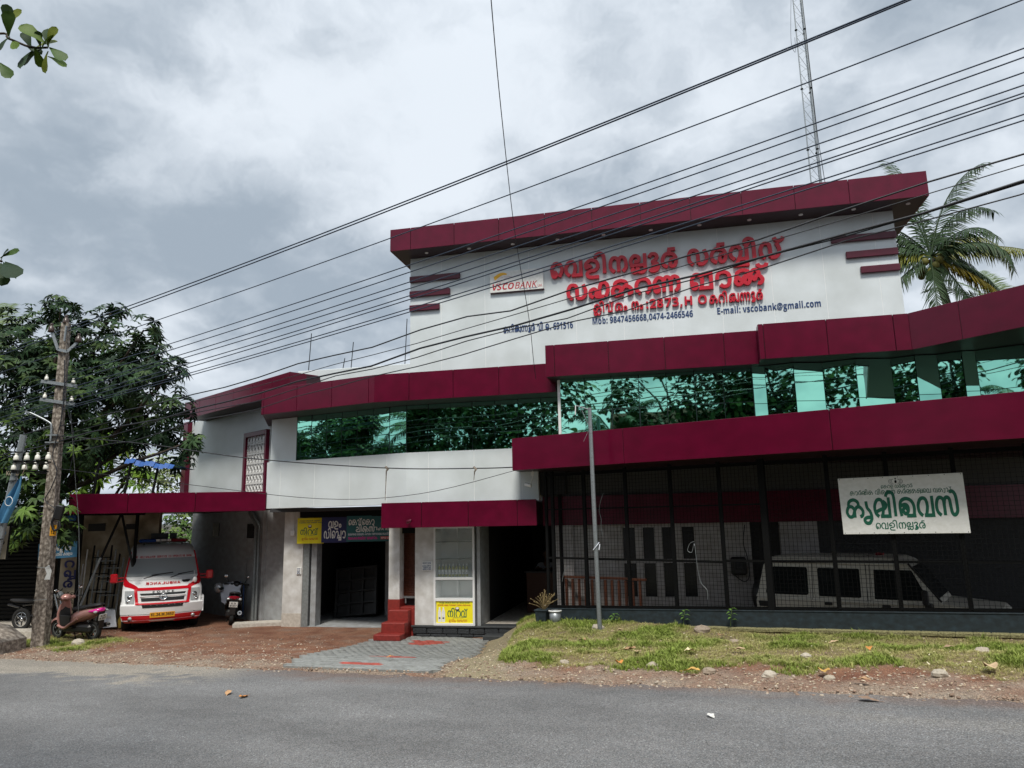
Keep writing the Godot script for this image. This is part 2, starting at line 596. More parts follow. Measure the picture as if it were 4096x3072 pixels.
func make_ground() -> void:
	var ss := []
	var v := -160.0
	while v < -4.0:
		ss.append(v)
		v += 12.0 if v < -20.0 else 1.0
	v = -4.0
	while v < 25.0:
		ss.append(v)
		v += 0.14
	while v < 170.0:
		ss.append(v)
		v += 1.0 if v < 40.0 else 12.0
	var ts := [-120.0, -60.0, -30.0, -20.0, -14.0, -10.0, -8.2, -7.7]
	v = -0.35
	while v < 8.0:
		ts.append(v)
		v += 0.12
	for q in [9.0, 10.0, 12.0, 14.0, 20.0, 40.0, 90.0, 200.0]: ts.append(q)
	var red := Color(0.47, 0.225, 0.13)
	var pale := Color(0.6, 0.5, 0.39)
	var sand := Color(0.55, 0.46, 0.28)
	var under_grass := Color(0.4, 0.35, 0.17)
	var b := MB.new()
	b.smooth(true)
	var P := []
	var K := []
	for s in ss:
		var rowp := []
		var rowc := []
		for t in ts:
			var xz := from_st(s, t)
			var h := ground_height(s, t)
			if t < 0.0 and t > -7.75: h -= 0.05
			else: h += lumpy(s, t)
			if on_drive(s, t): h = ground_height(s, t) - 0.05
			if t > 7.5 or s < -3.5: h -= 0.03
			rowp.append(Vector3(xz.x, h, xz.y))
			var n: float = patchy.get_noise_2d(s * 4.0, t * 4.0)
			var n2: float = wob.get_noise_2d(s * 2.0 + 40.0, t * 2.0)
			var c := red.lerp(Color(0.31, 0.125, 0.07), clampf(0.4 + n2 * 1.4, 0, 1))
			c = c.lerp(pale, clampf(smoothstep(1.5 + n, 0.2, t) * 0.55 + n * 0.7, 0, 0.85))
			# pale sandy flank of the mound beside the drive
			var sb: float = 9.2 + (5.8 - clampf(t, 0, 7)) * 0.46
			var m: float = smoothstep(sb - 0.3, sb + 0.1, s) * (1.0 - smoothstep(sb + 0.7, sb + 1.6, s + n))
			c = c.lerp(sand, m)
			c = c.lerp(under_grass, grassy(s, t) * 0.75)
			if t < -7.5 or t > 9.0 or s < -6.0 or s > 28.0: c = Color(0.16, 0.14, 0.07)
			rowc.append(c)
		P.append(rowp)
		K.append(rowc)
	for i in ss.size() - 1:
		for j in ts.size() - 1:
			for q in [[0, 0], [1, 0], [1, 1], [0, 0], [1, 1], [0, 1]]:
				b.st.set_color(K[i + q[0]][j + q[1]])
				b.st.add_vertex(P[i + q[0]][j + q[1]])
	var g := obj("ground", b, "soil")
	tag(g, "", "", "", "structure")
	# the road, with a ragged far edge
	var r := MB.new()
	r.smooth(true)
	var rs := []
	v = -120.0
	while v < 130.0:
		rs.append(v)
		v += 0.12 if v > -5.0 and v < 22.0 else 2.0
	var rt := [-7.75, -7.0, -6.0]
	v = -5.5
	while v < 0.05:
		rt.append(v)
		v += 0.11
	var grey := Color(0.36, 0.357, 0.357)
	var RP := []
	var RC := []
	for s in rs:
		var rowp := []
		var rowc := []
		for t in rt:
			var far: float = wob.get_noise_2d(s * 1.3, 9.0) * 0.16 + wob.get_noise_2d(s * 6.0, 3.0) * 0.05 - 0.1
			var tt: float = t if t < -1.5 else lerpf(t, t + far, (t + 1.5) / 1.55)
			var xz := from_st(s, tt)
			var drop: float = 0.0 if t < -0.02 else -0.03
			rowp.append(Vector3(xz.x, edge_height(s) + drop + 0.004, xz.y))
			var n: float = patchy.get_noise_2d(s * 0.8, t * 2.4)
			var n2: float = wob.get_noise_2d(s * 2.0, t * 4.0)
			var c: Color = grey * (1.0 + 0.34 * n + 0.14 * n2)
			# pale dust swept along the left edge, reddish grit towards the right
			var dust: float = smoothstep(-1.6, -1.25, t + n * 1.0 + n2 * 0.8 - 0.5 * smoothstep(3.0, 8.0, s)) * (1.0 - smoothstep(6.8, 9.0, s + n))
			c = c.lerp(Color(0.66, 0.59, 0.49), dust * 0.9)
			var streak: float = smoothstep(0.05, 0.3, patchy.get_noise_2d(s * 0.7, t * 5.0)) * smoothstep(-4.2, -2.2, t) * (1.0 - smoothstep(4.0, 7.0, s))
			c = c.lerp(Color(0.52, 0.47, 0.4), streak * 0.8)
			var grit: float = smoothstep(-0.75, -0.1, t + n * 0.5 + n2 * 0.35) * smoothstep(7.5, 9.5, s)
			c = c.lerp(Color(0.3, 0.2, 0.16), grit * 0.75)
			var wear: float = smoothstep(0.1, 0.5, patchy.get_noise_2d(s * 0.6 + 50.0, t * 3.0)) * smoothstep(12.0, 15.0, s) * smoothstep(-2.4, -0.7, t)
			c = c.lerp(Color(0.48, 0.46, 0.43), wear * 0.6)
			rowc.append(c)
		RP.append(rowp)
		RC.append(rowc)
	for i in rs.size() - 1:
		for j in rt.size() - 1:
			for q in [[0, 0], [1, 0], [1, 1], [0, 0], [1, 1], [0, 1]]:
				r.st.set_color(RC[i + q[0]][j + q[1]])
				r.st.add_vertex(RP[i + q[0]][j + q[1]])
	tag(obj("road", r, "asphalt"), "", "", "", "structure")
	make_drive()

func make_drive() -> void:
	# interlocking pavers laid in courses on the ramp
	var root := Node3D.new()
	root.name = "driveway"
	add_child(root)
	tag(root, "", "", "", "structure")
	var b := MB.new()
	var bed := MB.new()
	bed.smooth(true)
	var t := 0.16
	var row := 0
	var stain := Color(0.5, 0.1, 0.075)
	while t < 5.85:
		var s := 6.0 + (0.11 if row % 2 else 0.0)
		while s < 12.0:
			if on_drive(s, t) and on_drive(s + 0.2, t):
				var q := from_st(s + 0.105, t + 0.05)
				var h := ground_height(s + 0.1, t + 0.05)
				var ax := Vector3(0.884, 0.045, 0.468).normalized()
				var az := Vector3(-0.468, 0, 0.884)
				var hz := ground_height(s + 0.1, t + 0.1) - ground_height(s + 0.1, t)
				az = (az + Vector3(0, -hz / 0.1, 0)).normalized()
				var ay := az.cross(ax).normalized()
				var n := wob.get_noise_2d(s * 3.0, t * 3.0)
				var v := 0.92 + n * 0.3 + rng.randf_range(-0.05, 0.05)
				var c := Color(0.34, 0.355, 0.35) * v
				# splashes of red paint on the paving
				for sp in [[8.04, 4.93, 0.42, 0.34], [9.4, 1.9, 0.5, 0.22], [9.66, 0.6, 0.42, 0.13]]:
					var e := Vector2((s + 0.1 - sp[0]) / sp[2], (t + 0.05 - sp[1]) / sp[3])
					var d := e.length() + wob.get_noise_2d(s * 4.0, t * 9.0) * 0.5
					if d < 1.0: c = stain * (0.85 + rng.randf() * 0.2)
				b.col(c)
				b.box(Vector3(q.x, h - 0.028 + rng.randf_range(-0.003, 0.003), q.y), Vector3(0.211, 0.06, 0.101), Basis(ax, ay, az))
			s += 0.216
		t += 0.106
		row += 1
	var o := obj("pavers", b, "paver", root)
	o.set_meta("kind", "stuff")
# ------------------------------------------------------------------ the bank building
# a run of cladding panels along the line a-b (u, o), from h0 to h1; cuts are distances from a
func cladding(a: Vector2, b: Vector2, h0: float, h1: float, cuts: Array, m: String, deep := 0.03, gap := 0.012, called := "cladding_panel") -> void:
	var d := (b - a).normalized()
	var n := Vector2(-d.y, d.x)
	if n.y < 0: n = -n
	var ends := [0.0]
	for c in cuts: ends.append(c)
	ends.append(a.distance_to(b))
	for i in ends.size() - 1:
		var l0: float = ends[i] + (gap * 0.5 if i > 0 else 0.0)
		var l1: float = ends[i + 1] - (gap * 0.5 if i < ends.size() - 2 else 0.0)
		if l1 - l0 < 0.02: continue
		var c2 := a + d * (l0 + l1) * 0.5 - n * deep * 0.5
		var bas := Basis(Vector3(d.x, 0, d.y), Vector3.UP, Vector3(n.x, 0, n.y))
		# every sheet hangs a hair out of true
		if m == "maroon_panel": bas = bas * Basis(Vector3.UP, rng.randf_range(-0.004, 0.004)) * Basis(Vector3.RIGHT, rng.randf_range(-0.004, 0.004))
		part(called, m, bank, func(q: MB): q.box(Vector3(c2.x, (h0 + h1) * 0.5, c2.y), Vector3(l1 - l0, h1 - h0, deep), bas, 0.004))

func slab(called: String, plan: Array, h0: float, h1: float, m: String, parent: Node3D = null) -> MeshInstance3D:
	# plan in (u, o); extrude up
	var poly := PackedVector2Array()
	for p in plan: poly.append(Vector2(p[0], -p[1]))
	var xf := Transform3D(Basis(Vector3.RIGHT, Vector3(0, 0, -1), Vector3.UP), Vector3.ZERO)
	return part(called, m, parent if parent else bank, func(q: MB): q.prism(poly, h0, h1, xf))

func bbox(called: String, m: String, u0: float, u1: float, h0: float, h1: float, o0: float, o1: float, bev := 0.0, parent: Node3D = null) -> MeshInstance3D:
	return part(called, m, parent if parent else bank, func(q: MB): q.box(Vector3((u0 + u1) / 2, (h0 + h1) / 2, (o0 + o1) / 2), Vector3(u1 - u0, h1 - h0, o1 - o0), Basis(), bev))

func panes(a: Vector2, b: Vector2, hs: Array, count: int, parent: Node3D, lean := 0.004) -> void:
	var d := (b - a).normalized()
	var n := Vector2(-d.y, d.x)
	if n.y < 0: n = -n
	var w := a.distance_to(b) / count
	for i in count:
		for j in hs.size() - 1:
			var c2 := a + d * w * (i + 0.5)
			var bas := Basis(Vector3(d.x, 0, d.y), Vector3.UP, Vector3(n.x, 0, n.y))
			bas = bas * Basis(Vector3.UP, rng.randf_range(-lean, lean)) * Basis(Vector3.RIGHT, rng.randf_range(-lean, lean))
			var hh: float = hs[j + 1] - hs[j]
			var hc: float = (hs[j] + hs[j + 1]) * 0.5
			part("glass_pane", "mirror_glass", parent, func(q: MB): q.box(Vector3(c2.x, hc, c2.y), Vector3(w - 0.012, hh - 0.012, 0.012), bas))

func make_building() -> void:
	bank = thing("bank_building", "two storey bank building clad in maroon and white panels with green mirror glass bands", "building", BUILD_AT, BUILD_TURN)
	# ---- top block: white signboard wall under a maroon eave
	bbox("upper_wall", "white_paint", -0.34, 12.0, 6.0, 9.93, -8.0, -0.735)
	var cuts := []
	for k in 10: cuts.append(0.9 + 1.22 * k)
	cladding(Vector2(-0.34, -0.7), Vector2(12.0, -0.7), 6.2, 9.915, cuts, "white_panel", 0.03, 0.007, "wall_panel")
	bbox("seam_backing", "seam_filler", -0.3, 11.96, 6.25, 9.9, -0.729, -0.704)
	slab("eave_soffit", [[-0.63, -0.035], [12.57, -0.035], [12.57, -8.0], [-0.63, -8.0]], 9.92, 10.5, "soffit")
	cuts = []
	for k in 10: cuts.append(0.58 + 1.22 * k)
	cladding(Vector2(-0.66, 0.0), Vector2(12.6, 0.0), 9.915, 10.53, cuts, "maroon_panel")
	for e in [[-0.66, -0.63], [12.57, 12.6]]:
		bbox("eave_end_panel", "maroon_panel", e[0], e[1], 9.915, 10.53, -8.0, -0.035)
	for k in 11:
		part("downlight", "white_plastic", bank, func(q: MB): q.lathe([[0.0, 9.905], [0.04, 9.9], [0.05, 9.9], [0.05, 9.93]], 12, Transform3D(Basis(), Vector3(0.25 + 1.2 * k, 0, -0.36))))
	for s in [[-0.34, 1.1, 9.29], [-0.34, 0.82, 8.87], [-0.34, 0.52, 8.47], [10.54, 12.0, 9.29], [10.84, 12.0, 8.87], [11.13, 12.0, 8.47]]:
		bbox("wall_stripe", "maroon_trim", s[0], s[1], s[2] - 0.085, s[2] + 0.085, -0.69, -0.62, 0.01)
	# ---- roof parapet left of the board
	bbox("parapet", "white_panel", -3.75, -0.36, 6.1, 6.98, -1.1, -0.86, 0.01)
	for r in [[-3.5, 8.1], [-2.2, 7.75], [-2.45, 7.3], [-0.6, 8.3]]:
		part("reinforcing_rod", "black_iron", bank, func(q: MB): q.tube([Vector3(r[0], 6.95, -1.0), Vector3(r[0] + 0.05, r[1], -1.02)], 0.012, 5))
	# ---- first floor roof fascia, in steps
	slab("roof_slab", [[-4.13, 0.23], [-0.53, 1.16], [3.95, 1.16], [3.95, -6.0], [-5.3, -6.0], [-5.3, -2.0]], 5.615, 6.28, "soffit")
	cladding(Vector2(-4.16, 0.26), Vector2(-0.54, 1.2), 5.61, 6.29, [0.08, 1.24, 2.4, 3.56], "maroon_panel")
	cladding(Vector2(-0.54, 1.2), Vector2(3.92, 1.2), 5.61, 6.29, [0.89, 2.0, 3.12], "maroon_panel")
	slab("roof_slab", [[3.86, 1.91], [8.33, 1.91], [8.33, -6.0], [3.97, -6.0], [3.97, 1.2], [3.86, 1.2]], 5.83, 6.53, "soffit")
	cladding(Vector2(3.83, 1.95), Vector2(8.32, 1.95), 5.825, 6.54, [0.2, 1.39, 2.59, 3.82], "maroon_panel")
	bbox("fascia_return", "maroon_panel", 3.83, 3.86, 5.825, 6.54, 1.2, 1.915)
	slab("roof_slab", [[8.36, 2.21], [11.12, 2.21], [14.6, 5.7], [18.0, 5.7], [18.0, -6.0], [8.36, -6.0]], 5.87, 6.58, "soffit")
	cladding(Vector2(8.32, 2.25), Vector2(11.15, 2.25), 5.86, 6.595, [0.1, 1.31, 2.55], "maroon_panel")
	bbox("fascia_return", "maroon_panel", 8.32, 8.35, 5.86, 6.595, 1.95, 2.215)
	cladding(Vector2(11.15, 2.25), Vector2(14.7, 5.83), 5.86, 6.595, [0.94, 2.15, 3.4], "maroon_panel")
	# ---- first floor glazing
	var gl := Node3D.new()
	gl.name = "glazing"
	bank.add_child(gl, true)
	panes(Vector2(-3.48, -0.46), Vector2(0.01, 0.45), [4.3, 5.12, 5.61], 7, gl)
	panes(Vector2(0.01, 0.45), Vector2(4.0, 0.45), [4.3, 5.12, 5.61], 7, gl)
	panes(Vector2(4.03, 1.55), Vector2(8.2, 1.55), [4.0, 5.1, 5.825], 7, gl)
	panes(Vector2(4.025, 0.45), Vector2(4.025, 1.53), [4.0, 5.1, 5.825], 2, gl)
	# folded bays towards the right: facets that face down the road alternate with facets that face across it
	var zz := [Vector2(8.2, 1.55), Vector2(8.48, 1.47), Vector2(9.03, 1.65), Vector2(9.63, 1.47), Vector2(10.23, 1.67), Vector2(10.96, 1.46), Vector2(11.36, 1.64), Vector2(11.79, 1.58), Vector2(12.17, 1.78), Vector2(12.43, 1.74), Vector2(13.16, 2.06), Vector2(13.6, 2.0), Vector2(14.4, 2.3)]
	for i in zz.size() - 1:
		panes(zz[i], zz[i + 1], [4.0, 5.05, 5.86], 1, gl, 0.003)
	for q in [[Vector2(-3.48, -0.46), Vector2(0.01, 0.45), 7, 4.3, 5.61, 5.12], [Vector2(0.01, 0.45), Vector2(4.0, 0.45), 7, 4.3, 5.61, 5.12], [Vector2(4.03, 1.55), Vector2(8.2, 1.55), 7, 4.0, 5.825, 5.1]]:
		var d: Vector2 = (q[1] - q[0])
		for i in q[2] + 1:
			var p: Vector2 = q[0] + d * (float(i) / q[2])
			part("mullion", "mullion", gl, func(w: MB): w.box(Vector3(p.x, (q[3] + q[4]) / 2, p.y - 0.02), Vector3(0.03, q[4] - q[3], 0.05), Basis(Vector3.UP, -d.angle())))
		part("transom", "mullion", gl, func(w: MB): w.bar(Vector3(q[0].x, q[5], q[0].y - 0.02), Vector3(q[1].x, q[5], q[1].y - 0.02), 0.05, 0.022))
	part("corner_trim", "white_plastic", gl, func(w: MB): w.box(Vector3(4.05, 4.95, 1.57), Vector3(0.06, 1.72, 0.03)))
	# dark rooms behind the glass
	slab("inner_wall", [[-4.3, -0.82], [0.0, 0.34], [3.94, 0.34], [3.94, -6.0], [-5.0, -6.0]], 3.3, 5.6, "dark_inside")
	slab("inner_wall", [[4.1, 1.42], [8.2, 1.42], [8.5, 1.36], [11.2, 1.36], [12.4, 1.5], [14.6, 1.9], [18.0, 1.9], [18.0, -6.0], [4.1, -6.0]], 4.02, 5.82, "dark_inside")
	# white pier left of the glass
	cladding(Vector2(-4.41, -0.7), Vector2(-3.5, -0.465), 4.3, 5.61, [], "white_panel", 0.1, 0.0, "wall_panel")
	part("pier_return", "white_panel", bank, func(q: MB): q.bar(Vector3(-4.39, 4.95, -0.8), Vector3(-5.02, 4.95, -1.9), 0.06, 1.3))
	# ---- white apron below the glass
	slab("apron_core", [[-4.44, -0.67], [0.03, 0.494], [3.32, 0.494], [3.32, -1.0], [-0.4, -1.0], [-4.3, -2.0], [-5.0, -2.2]], 3.19, 4.4, "seam_filler")
	cladding(Vector2(-4.46, -0.67), Vector2(0.03, 0.5), 3.16, 4.42, [0.48, 1.69, 2.87, 4.04], "white_panel", 0.03, 0.008, "wall_panel")
	cladding(Vector2(0.03, 0.5), Vector2(3.33, 0.5), 3.16, 4.42, [0.57, 1.73, 2.9], "white_panel", 0.03, 0.008, "wall_panel")
	part("wall_panel", "white_panel", bank, func(q: MB): q.bar(Vector3(-4.475, 3.79, -0.69), Vector3(-5.08, 3.79, -2.15), 0.03, 1.26))
	# ---- maroon canopy over the doors
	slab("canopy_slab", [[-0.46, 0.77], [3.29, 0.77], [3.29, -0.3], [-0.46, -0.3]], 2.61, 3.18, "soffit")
	cladding(Vector2(-0.49, 0.8), Vector2(3.32, 0.8), 2.6, 3.195, [1.02, 2.18, 3.36], "maroon_panel")
	bbox("canopy_end", "maroon_panel", -0.49, -0.46, 2.6, 3.195, -0.3, 0.765)
	part("spotlight", "maroon_trim", bank, func(q: MB): q.lathe([[0.0, 0.0], [0.045, 0.0], [0.045, 0.1], [0.03, 0.14], [0.0, 0.14]], 12, Transform3D(Basis(Vector3(0, 0, 1), Vector3(1, 0.2, 0.3).normalized(), Vector3(0, 1, 0)), Vector3(0.2, 2.74, 0.9))); q.bar(Vector3(0.24, 2.74, 0.8), Vector3(0.24, 2.74, 0.9), 0.02, 0.02))
	# ---- band over the fenced bay and the wall above it
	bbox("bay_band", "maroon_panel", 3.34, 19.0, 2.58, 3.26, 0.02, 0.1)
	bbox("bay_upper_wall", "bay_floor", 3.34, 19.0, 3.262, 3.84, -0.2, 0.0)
	# ---- big slanting balcony front
	var f0 := Vector2(2.88, 1.23)
	var fd := Vector2(0.93, 0.3676).normalized()
	var f1 := f0 + fd * 12.6
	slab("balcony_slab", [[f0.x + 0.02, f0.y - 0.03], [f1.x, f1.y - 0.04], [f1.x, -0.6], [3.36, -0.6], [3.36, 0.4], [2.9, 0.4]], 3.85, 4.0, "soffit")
	part("balcony_parapet", "backing", bank, func(q: MB): q.bar(Vector3(f0.x + 0.04, 4.28, f0.y - 0.07), Vector3(f1.x, 4.28, f1.y - 0.08), 0.1, 0.56))
	cladding(f0, f1, 3.845, 4.575, [2.78, 6.82, 10.0], "maroon_panel")
	bbox("balcony_end", "maroon_panel", 2.87, 2.9, 3.85, 4.57, 0.42, 1.23)
	# ---- ground floor: fenced bay back wall with its louvred windows
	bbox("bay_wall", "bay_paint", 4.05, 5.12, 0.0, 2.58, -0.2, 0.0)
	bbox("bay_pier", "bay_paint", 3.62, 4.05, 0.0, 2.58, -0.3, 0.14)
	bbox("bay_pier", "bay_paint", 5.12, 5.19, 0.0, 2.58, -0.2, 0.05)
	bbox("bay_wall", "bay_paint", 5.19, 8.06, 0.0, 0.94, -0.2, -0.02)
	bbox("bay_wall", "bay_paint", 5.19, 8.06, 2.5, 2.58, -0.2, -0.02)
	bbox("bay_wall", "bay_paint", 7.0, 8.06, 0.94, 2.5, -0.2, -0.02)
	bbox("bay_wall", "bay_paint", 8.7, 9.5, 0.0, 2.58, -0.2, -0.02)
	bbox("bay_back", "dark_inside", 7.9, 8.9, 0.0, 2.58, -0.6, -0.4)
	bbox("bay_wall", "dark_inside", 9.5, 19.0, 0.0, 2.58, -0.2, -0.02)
	bbox("bay_floor", "bay_floor", 3.4, 19.0, -0.3, 0.0, -0.2, 5.2)
	var wx := [5.21, 5.49, 5.67, 5.93, 6.11, 6.36, 6.56, 6.83]
	bbox("window_back", "dark_inside", 5.19, 7.0, 0.94, 2.5, -0.2, -0.12)
	var win := Node3D.new()
	win.name = "window"
	bank.add_child(win, true)
	var edges := [5.19] + wx + [7.0]
	for i in range(0, edges.size(), 2):
		bbox("frame", "bay_paint", edges[i], edges[i + 1], 0.94, 2.5, -0.11, 0.0, 0.004, win)
	for i in range(0, 8, 2):
		bbox("frame", "bay_paint", wx[i], wx[i + 1], 1.69, 1.78, -0.1, -0.01, 0.0, win)
		for hh in [[0.94, 1.69], [1.78, 2.5]]:
			bbox("shutter_leaf", "black_paint", wx[i], wx[i + 1], hh[0], hh[1], -0.1, -0.07, 0.0, win)
	# ---- showcase bay, shutter, entrance
	bbox("front_wall", "white_paint", 0.08, 0.57, 0.26, 2.62, -0.5, 0.0, 0.006)
	bbox("front_pier", "white_paint", -0.61, -0.32, 0.86, 2.62, -0.5, 0.0, 0.006)
	bbox("pier_base", "red_paint", -0.62, -0.31, 0.0, 0.86, -0.5, 0.01, 0.006)
	bbox("shutter_housing", "black_iron", -0.32, 0.08, 2.45, 2.62, -0.45, -0.15)
	bbox("sill", "red_paint", -0.31, 0.08, 0.0, 0.68, -0.6, -0.02, 0.006)
	bbox("shutter_recess", "dark_inside", -0.32, 0.08, 0.68, 2.5, -0.5, -0.4)
	var shut := Node3D.new()
	shut.name = "roller_shutter"
	bank.add_child(shut, true)
	for k in 38:
		part("slat", "brown_shutter", shut, func(q: MB): q.lathe([[0.0, -0.195], [0.026, -0.195], [0.026, 0.195], [0.0, 0.195]], 8, Transform3D(Basis(Vector3(0, 1, 0), Vector3(1, 0, 0), Vector3(0, 0, -1)), Vector3(-0.12, 0.93 + 0.041 * k, -0.3))))
	part("bottom_bar", "grey_metal", shut, func(q: MB): q.box(Vector3(-0.12, 0.89, -0.3), Vector3(0.39, 0.05, 0.05)); q.box(Vector3(-0.26, 0.8, -0.28), Vector3(0.03, 0.12, 0.03)))
	# red steps
	var steps := Node3D.new()
	steps.name = "steps"
	bank.add_child(steps, true)
	for st in [[-0.68, -0.03, 0.14, 0.0, 0.75], [-0.6, -0.03, 0.37, -0.02, 0.47], [-0.52, -0.03, 0.63, -0.02, 0.22]]:
		bbox("step", "red_paint", st[0], st[1] + 0.02, st[3], st[2], -0.02, st[4], 0.015, steps)
	# entrance: floor, side, dark hall behind
	bbox("entrance_reveal", "grey_paint", 1.66, 1.74, 0.26, 2.62, -0.9, -0.02)
	bbox("hall_floor", "stained_paint", 1.74, 3.62, 0.0, 0.25, -7.0, -0.32)
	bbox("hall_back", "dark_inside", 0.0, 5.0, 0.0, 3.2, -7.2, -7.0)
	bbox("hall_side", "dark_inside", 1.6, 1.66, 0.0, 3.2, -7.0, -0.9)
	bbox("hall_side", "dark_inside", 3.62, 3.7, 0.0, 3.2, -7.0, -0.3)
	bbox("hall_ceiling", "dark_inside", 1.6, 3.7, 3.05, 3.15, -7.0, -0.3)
	bbox("counter", "wood_brown", 2.35, 3.55, 0.25, 1.3, -3.2, -2.6, 0.01)
	bbox("counter_top", "dark_slab", 2.3, 3.6, 1.3, 1.34, -3.25, -2.5, 0.01)
	# left bay: pier, frame, dark store behind
	bbox("front_pier", "white_paint", -4.2, -3.62, 0.0, 3.16, -1.8, -1.22, 0.008)
	part("wall_stain", "stained_paint", bank, func(q: MB): q.box(Vector3(-3.91, 0.17, -1.222), Vector3(0.57, 0.36, 0.02)))
	bbox("shutter_guide", "grey_metal", -3.62, -3.44, 0.0, 2.3, -1.5, -1.25, 0.004)
	bbox("shutter_guide", "grey_paint", -3.4, -3.24, 0.0, 2.25, -1.6, -1.3, 0.004)
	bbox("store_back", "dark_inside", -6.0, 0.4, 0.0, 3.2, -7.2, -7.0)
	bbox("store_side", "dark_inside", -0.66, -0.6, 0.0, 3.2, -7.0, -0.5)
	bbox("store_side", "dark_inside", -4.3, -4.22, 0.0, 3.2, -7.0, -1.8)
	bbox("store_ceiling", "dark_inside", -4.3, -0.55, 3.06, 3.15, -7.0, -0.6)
	bbox("store_floor", "grey_paint", -4.22, -0.6, -0.1, 0.012, -7.0, -1.25)
	bbox("lintel", "black_iron", -3.62, -0.6, 2.9, 3.06, -1.3, -1.0)
	bbox("store_partition", "grey_paint", -2.1, -1.7, 0.0, 2.7, -3.6, -3.4)
	part("link_wall", "grey_paint", bank, func(q: MB): q.bar(Vector3(-5.3, 1.6, -2.08), Vector3(-4.1, 1.6, -1.75), 0.2, 3.2))
	# ---- stone base under the showcase
	var base := Node3D.new()
	base.name = "stone_base"
	bank.add_child(base, true)
	bbox("base_core", "backing", 0.04, 3.4, 0.0, 0.215, -0.34, -0.01, 0.0, base)
	bbox("coping", "dark_slab", 0.0, 3.42, 0.215, 0.258, -0.4, 0.05, 0.006, base)
	var u := 0.03
	while u < 3.35:
		var w := rng.randf_range(0.26, 0.42)
		var u2 := u
		var w2 := minf(w, 3.38 - u)
		var bas := Basis(Vector3.UP, rng.randf_range(-0.03, 0.03)) * Basis(Vector3.RIGHT, rng.randf_range(-0.06, 0.06))
		part("stone", "dark_stone", base, func(q: MB): q.box(Vector3(u2 + w2 / 2, 0.135, 0.0), Vector3(w2 - 0.012, 0.14, 0.07), bas, 0.018))
		part("stone", "dark_stone", base, func(q: MB): q.box(Vector3(u2 + w2 / 2 + 0.1, 0.03, 0.01), Vector3(w2 - 0.01, 0.055, 0.07), bas, 0.012))
		u += w
	bbox("entrance_step", "dark_slab", 1.9, 3.5, -0.02, 0.1, 0.05, 0.42, 0.008)
	# slatted steel panel leaning inside the left bay
	var lp := thing("steel_rack", "grey steel rack with square recesses leaning inside the dark left bay", "rack", bw(-2.85, 0.02, -3.0), BUILD_TURN)
	lp.rotation_degrees.x = -14.0
	lp.rotation_degrees.z = 5.0
	part("back", "dark_slab", lp, func(q: MB): q.box(Vector3(0, 0.75, -0.06), Vector3(1.3, 1.4, 0.02)))
	for k in 4: part("rib", "dark_slab", lp, func(q: MB): q.box(Vector3(-0.61 + 0.41 * k, 0.75, 0), Vector3(0.07, 1.4, 0.1), Basis(), 0.006))
	for k in 5: part("rail", "dark_slab", lp, func(q: MB): q.box(Vector3(0, 0.08 + 0.335 * k, 0.003), Vector3(1.3, 0.06, 0.1), Basis(), 0.006))
	make_wing()
	make_showcase()

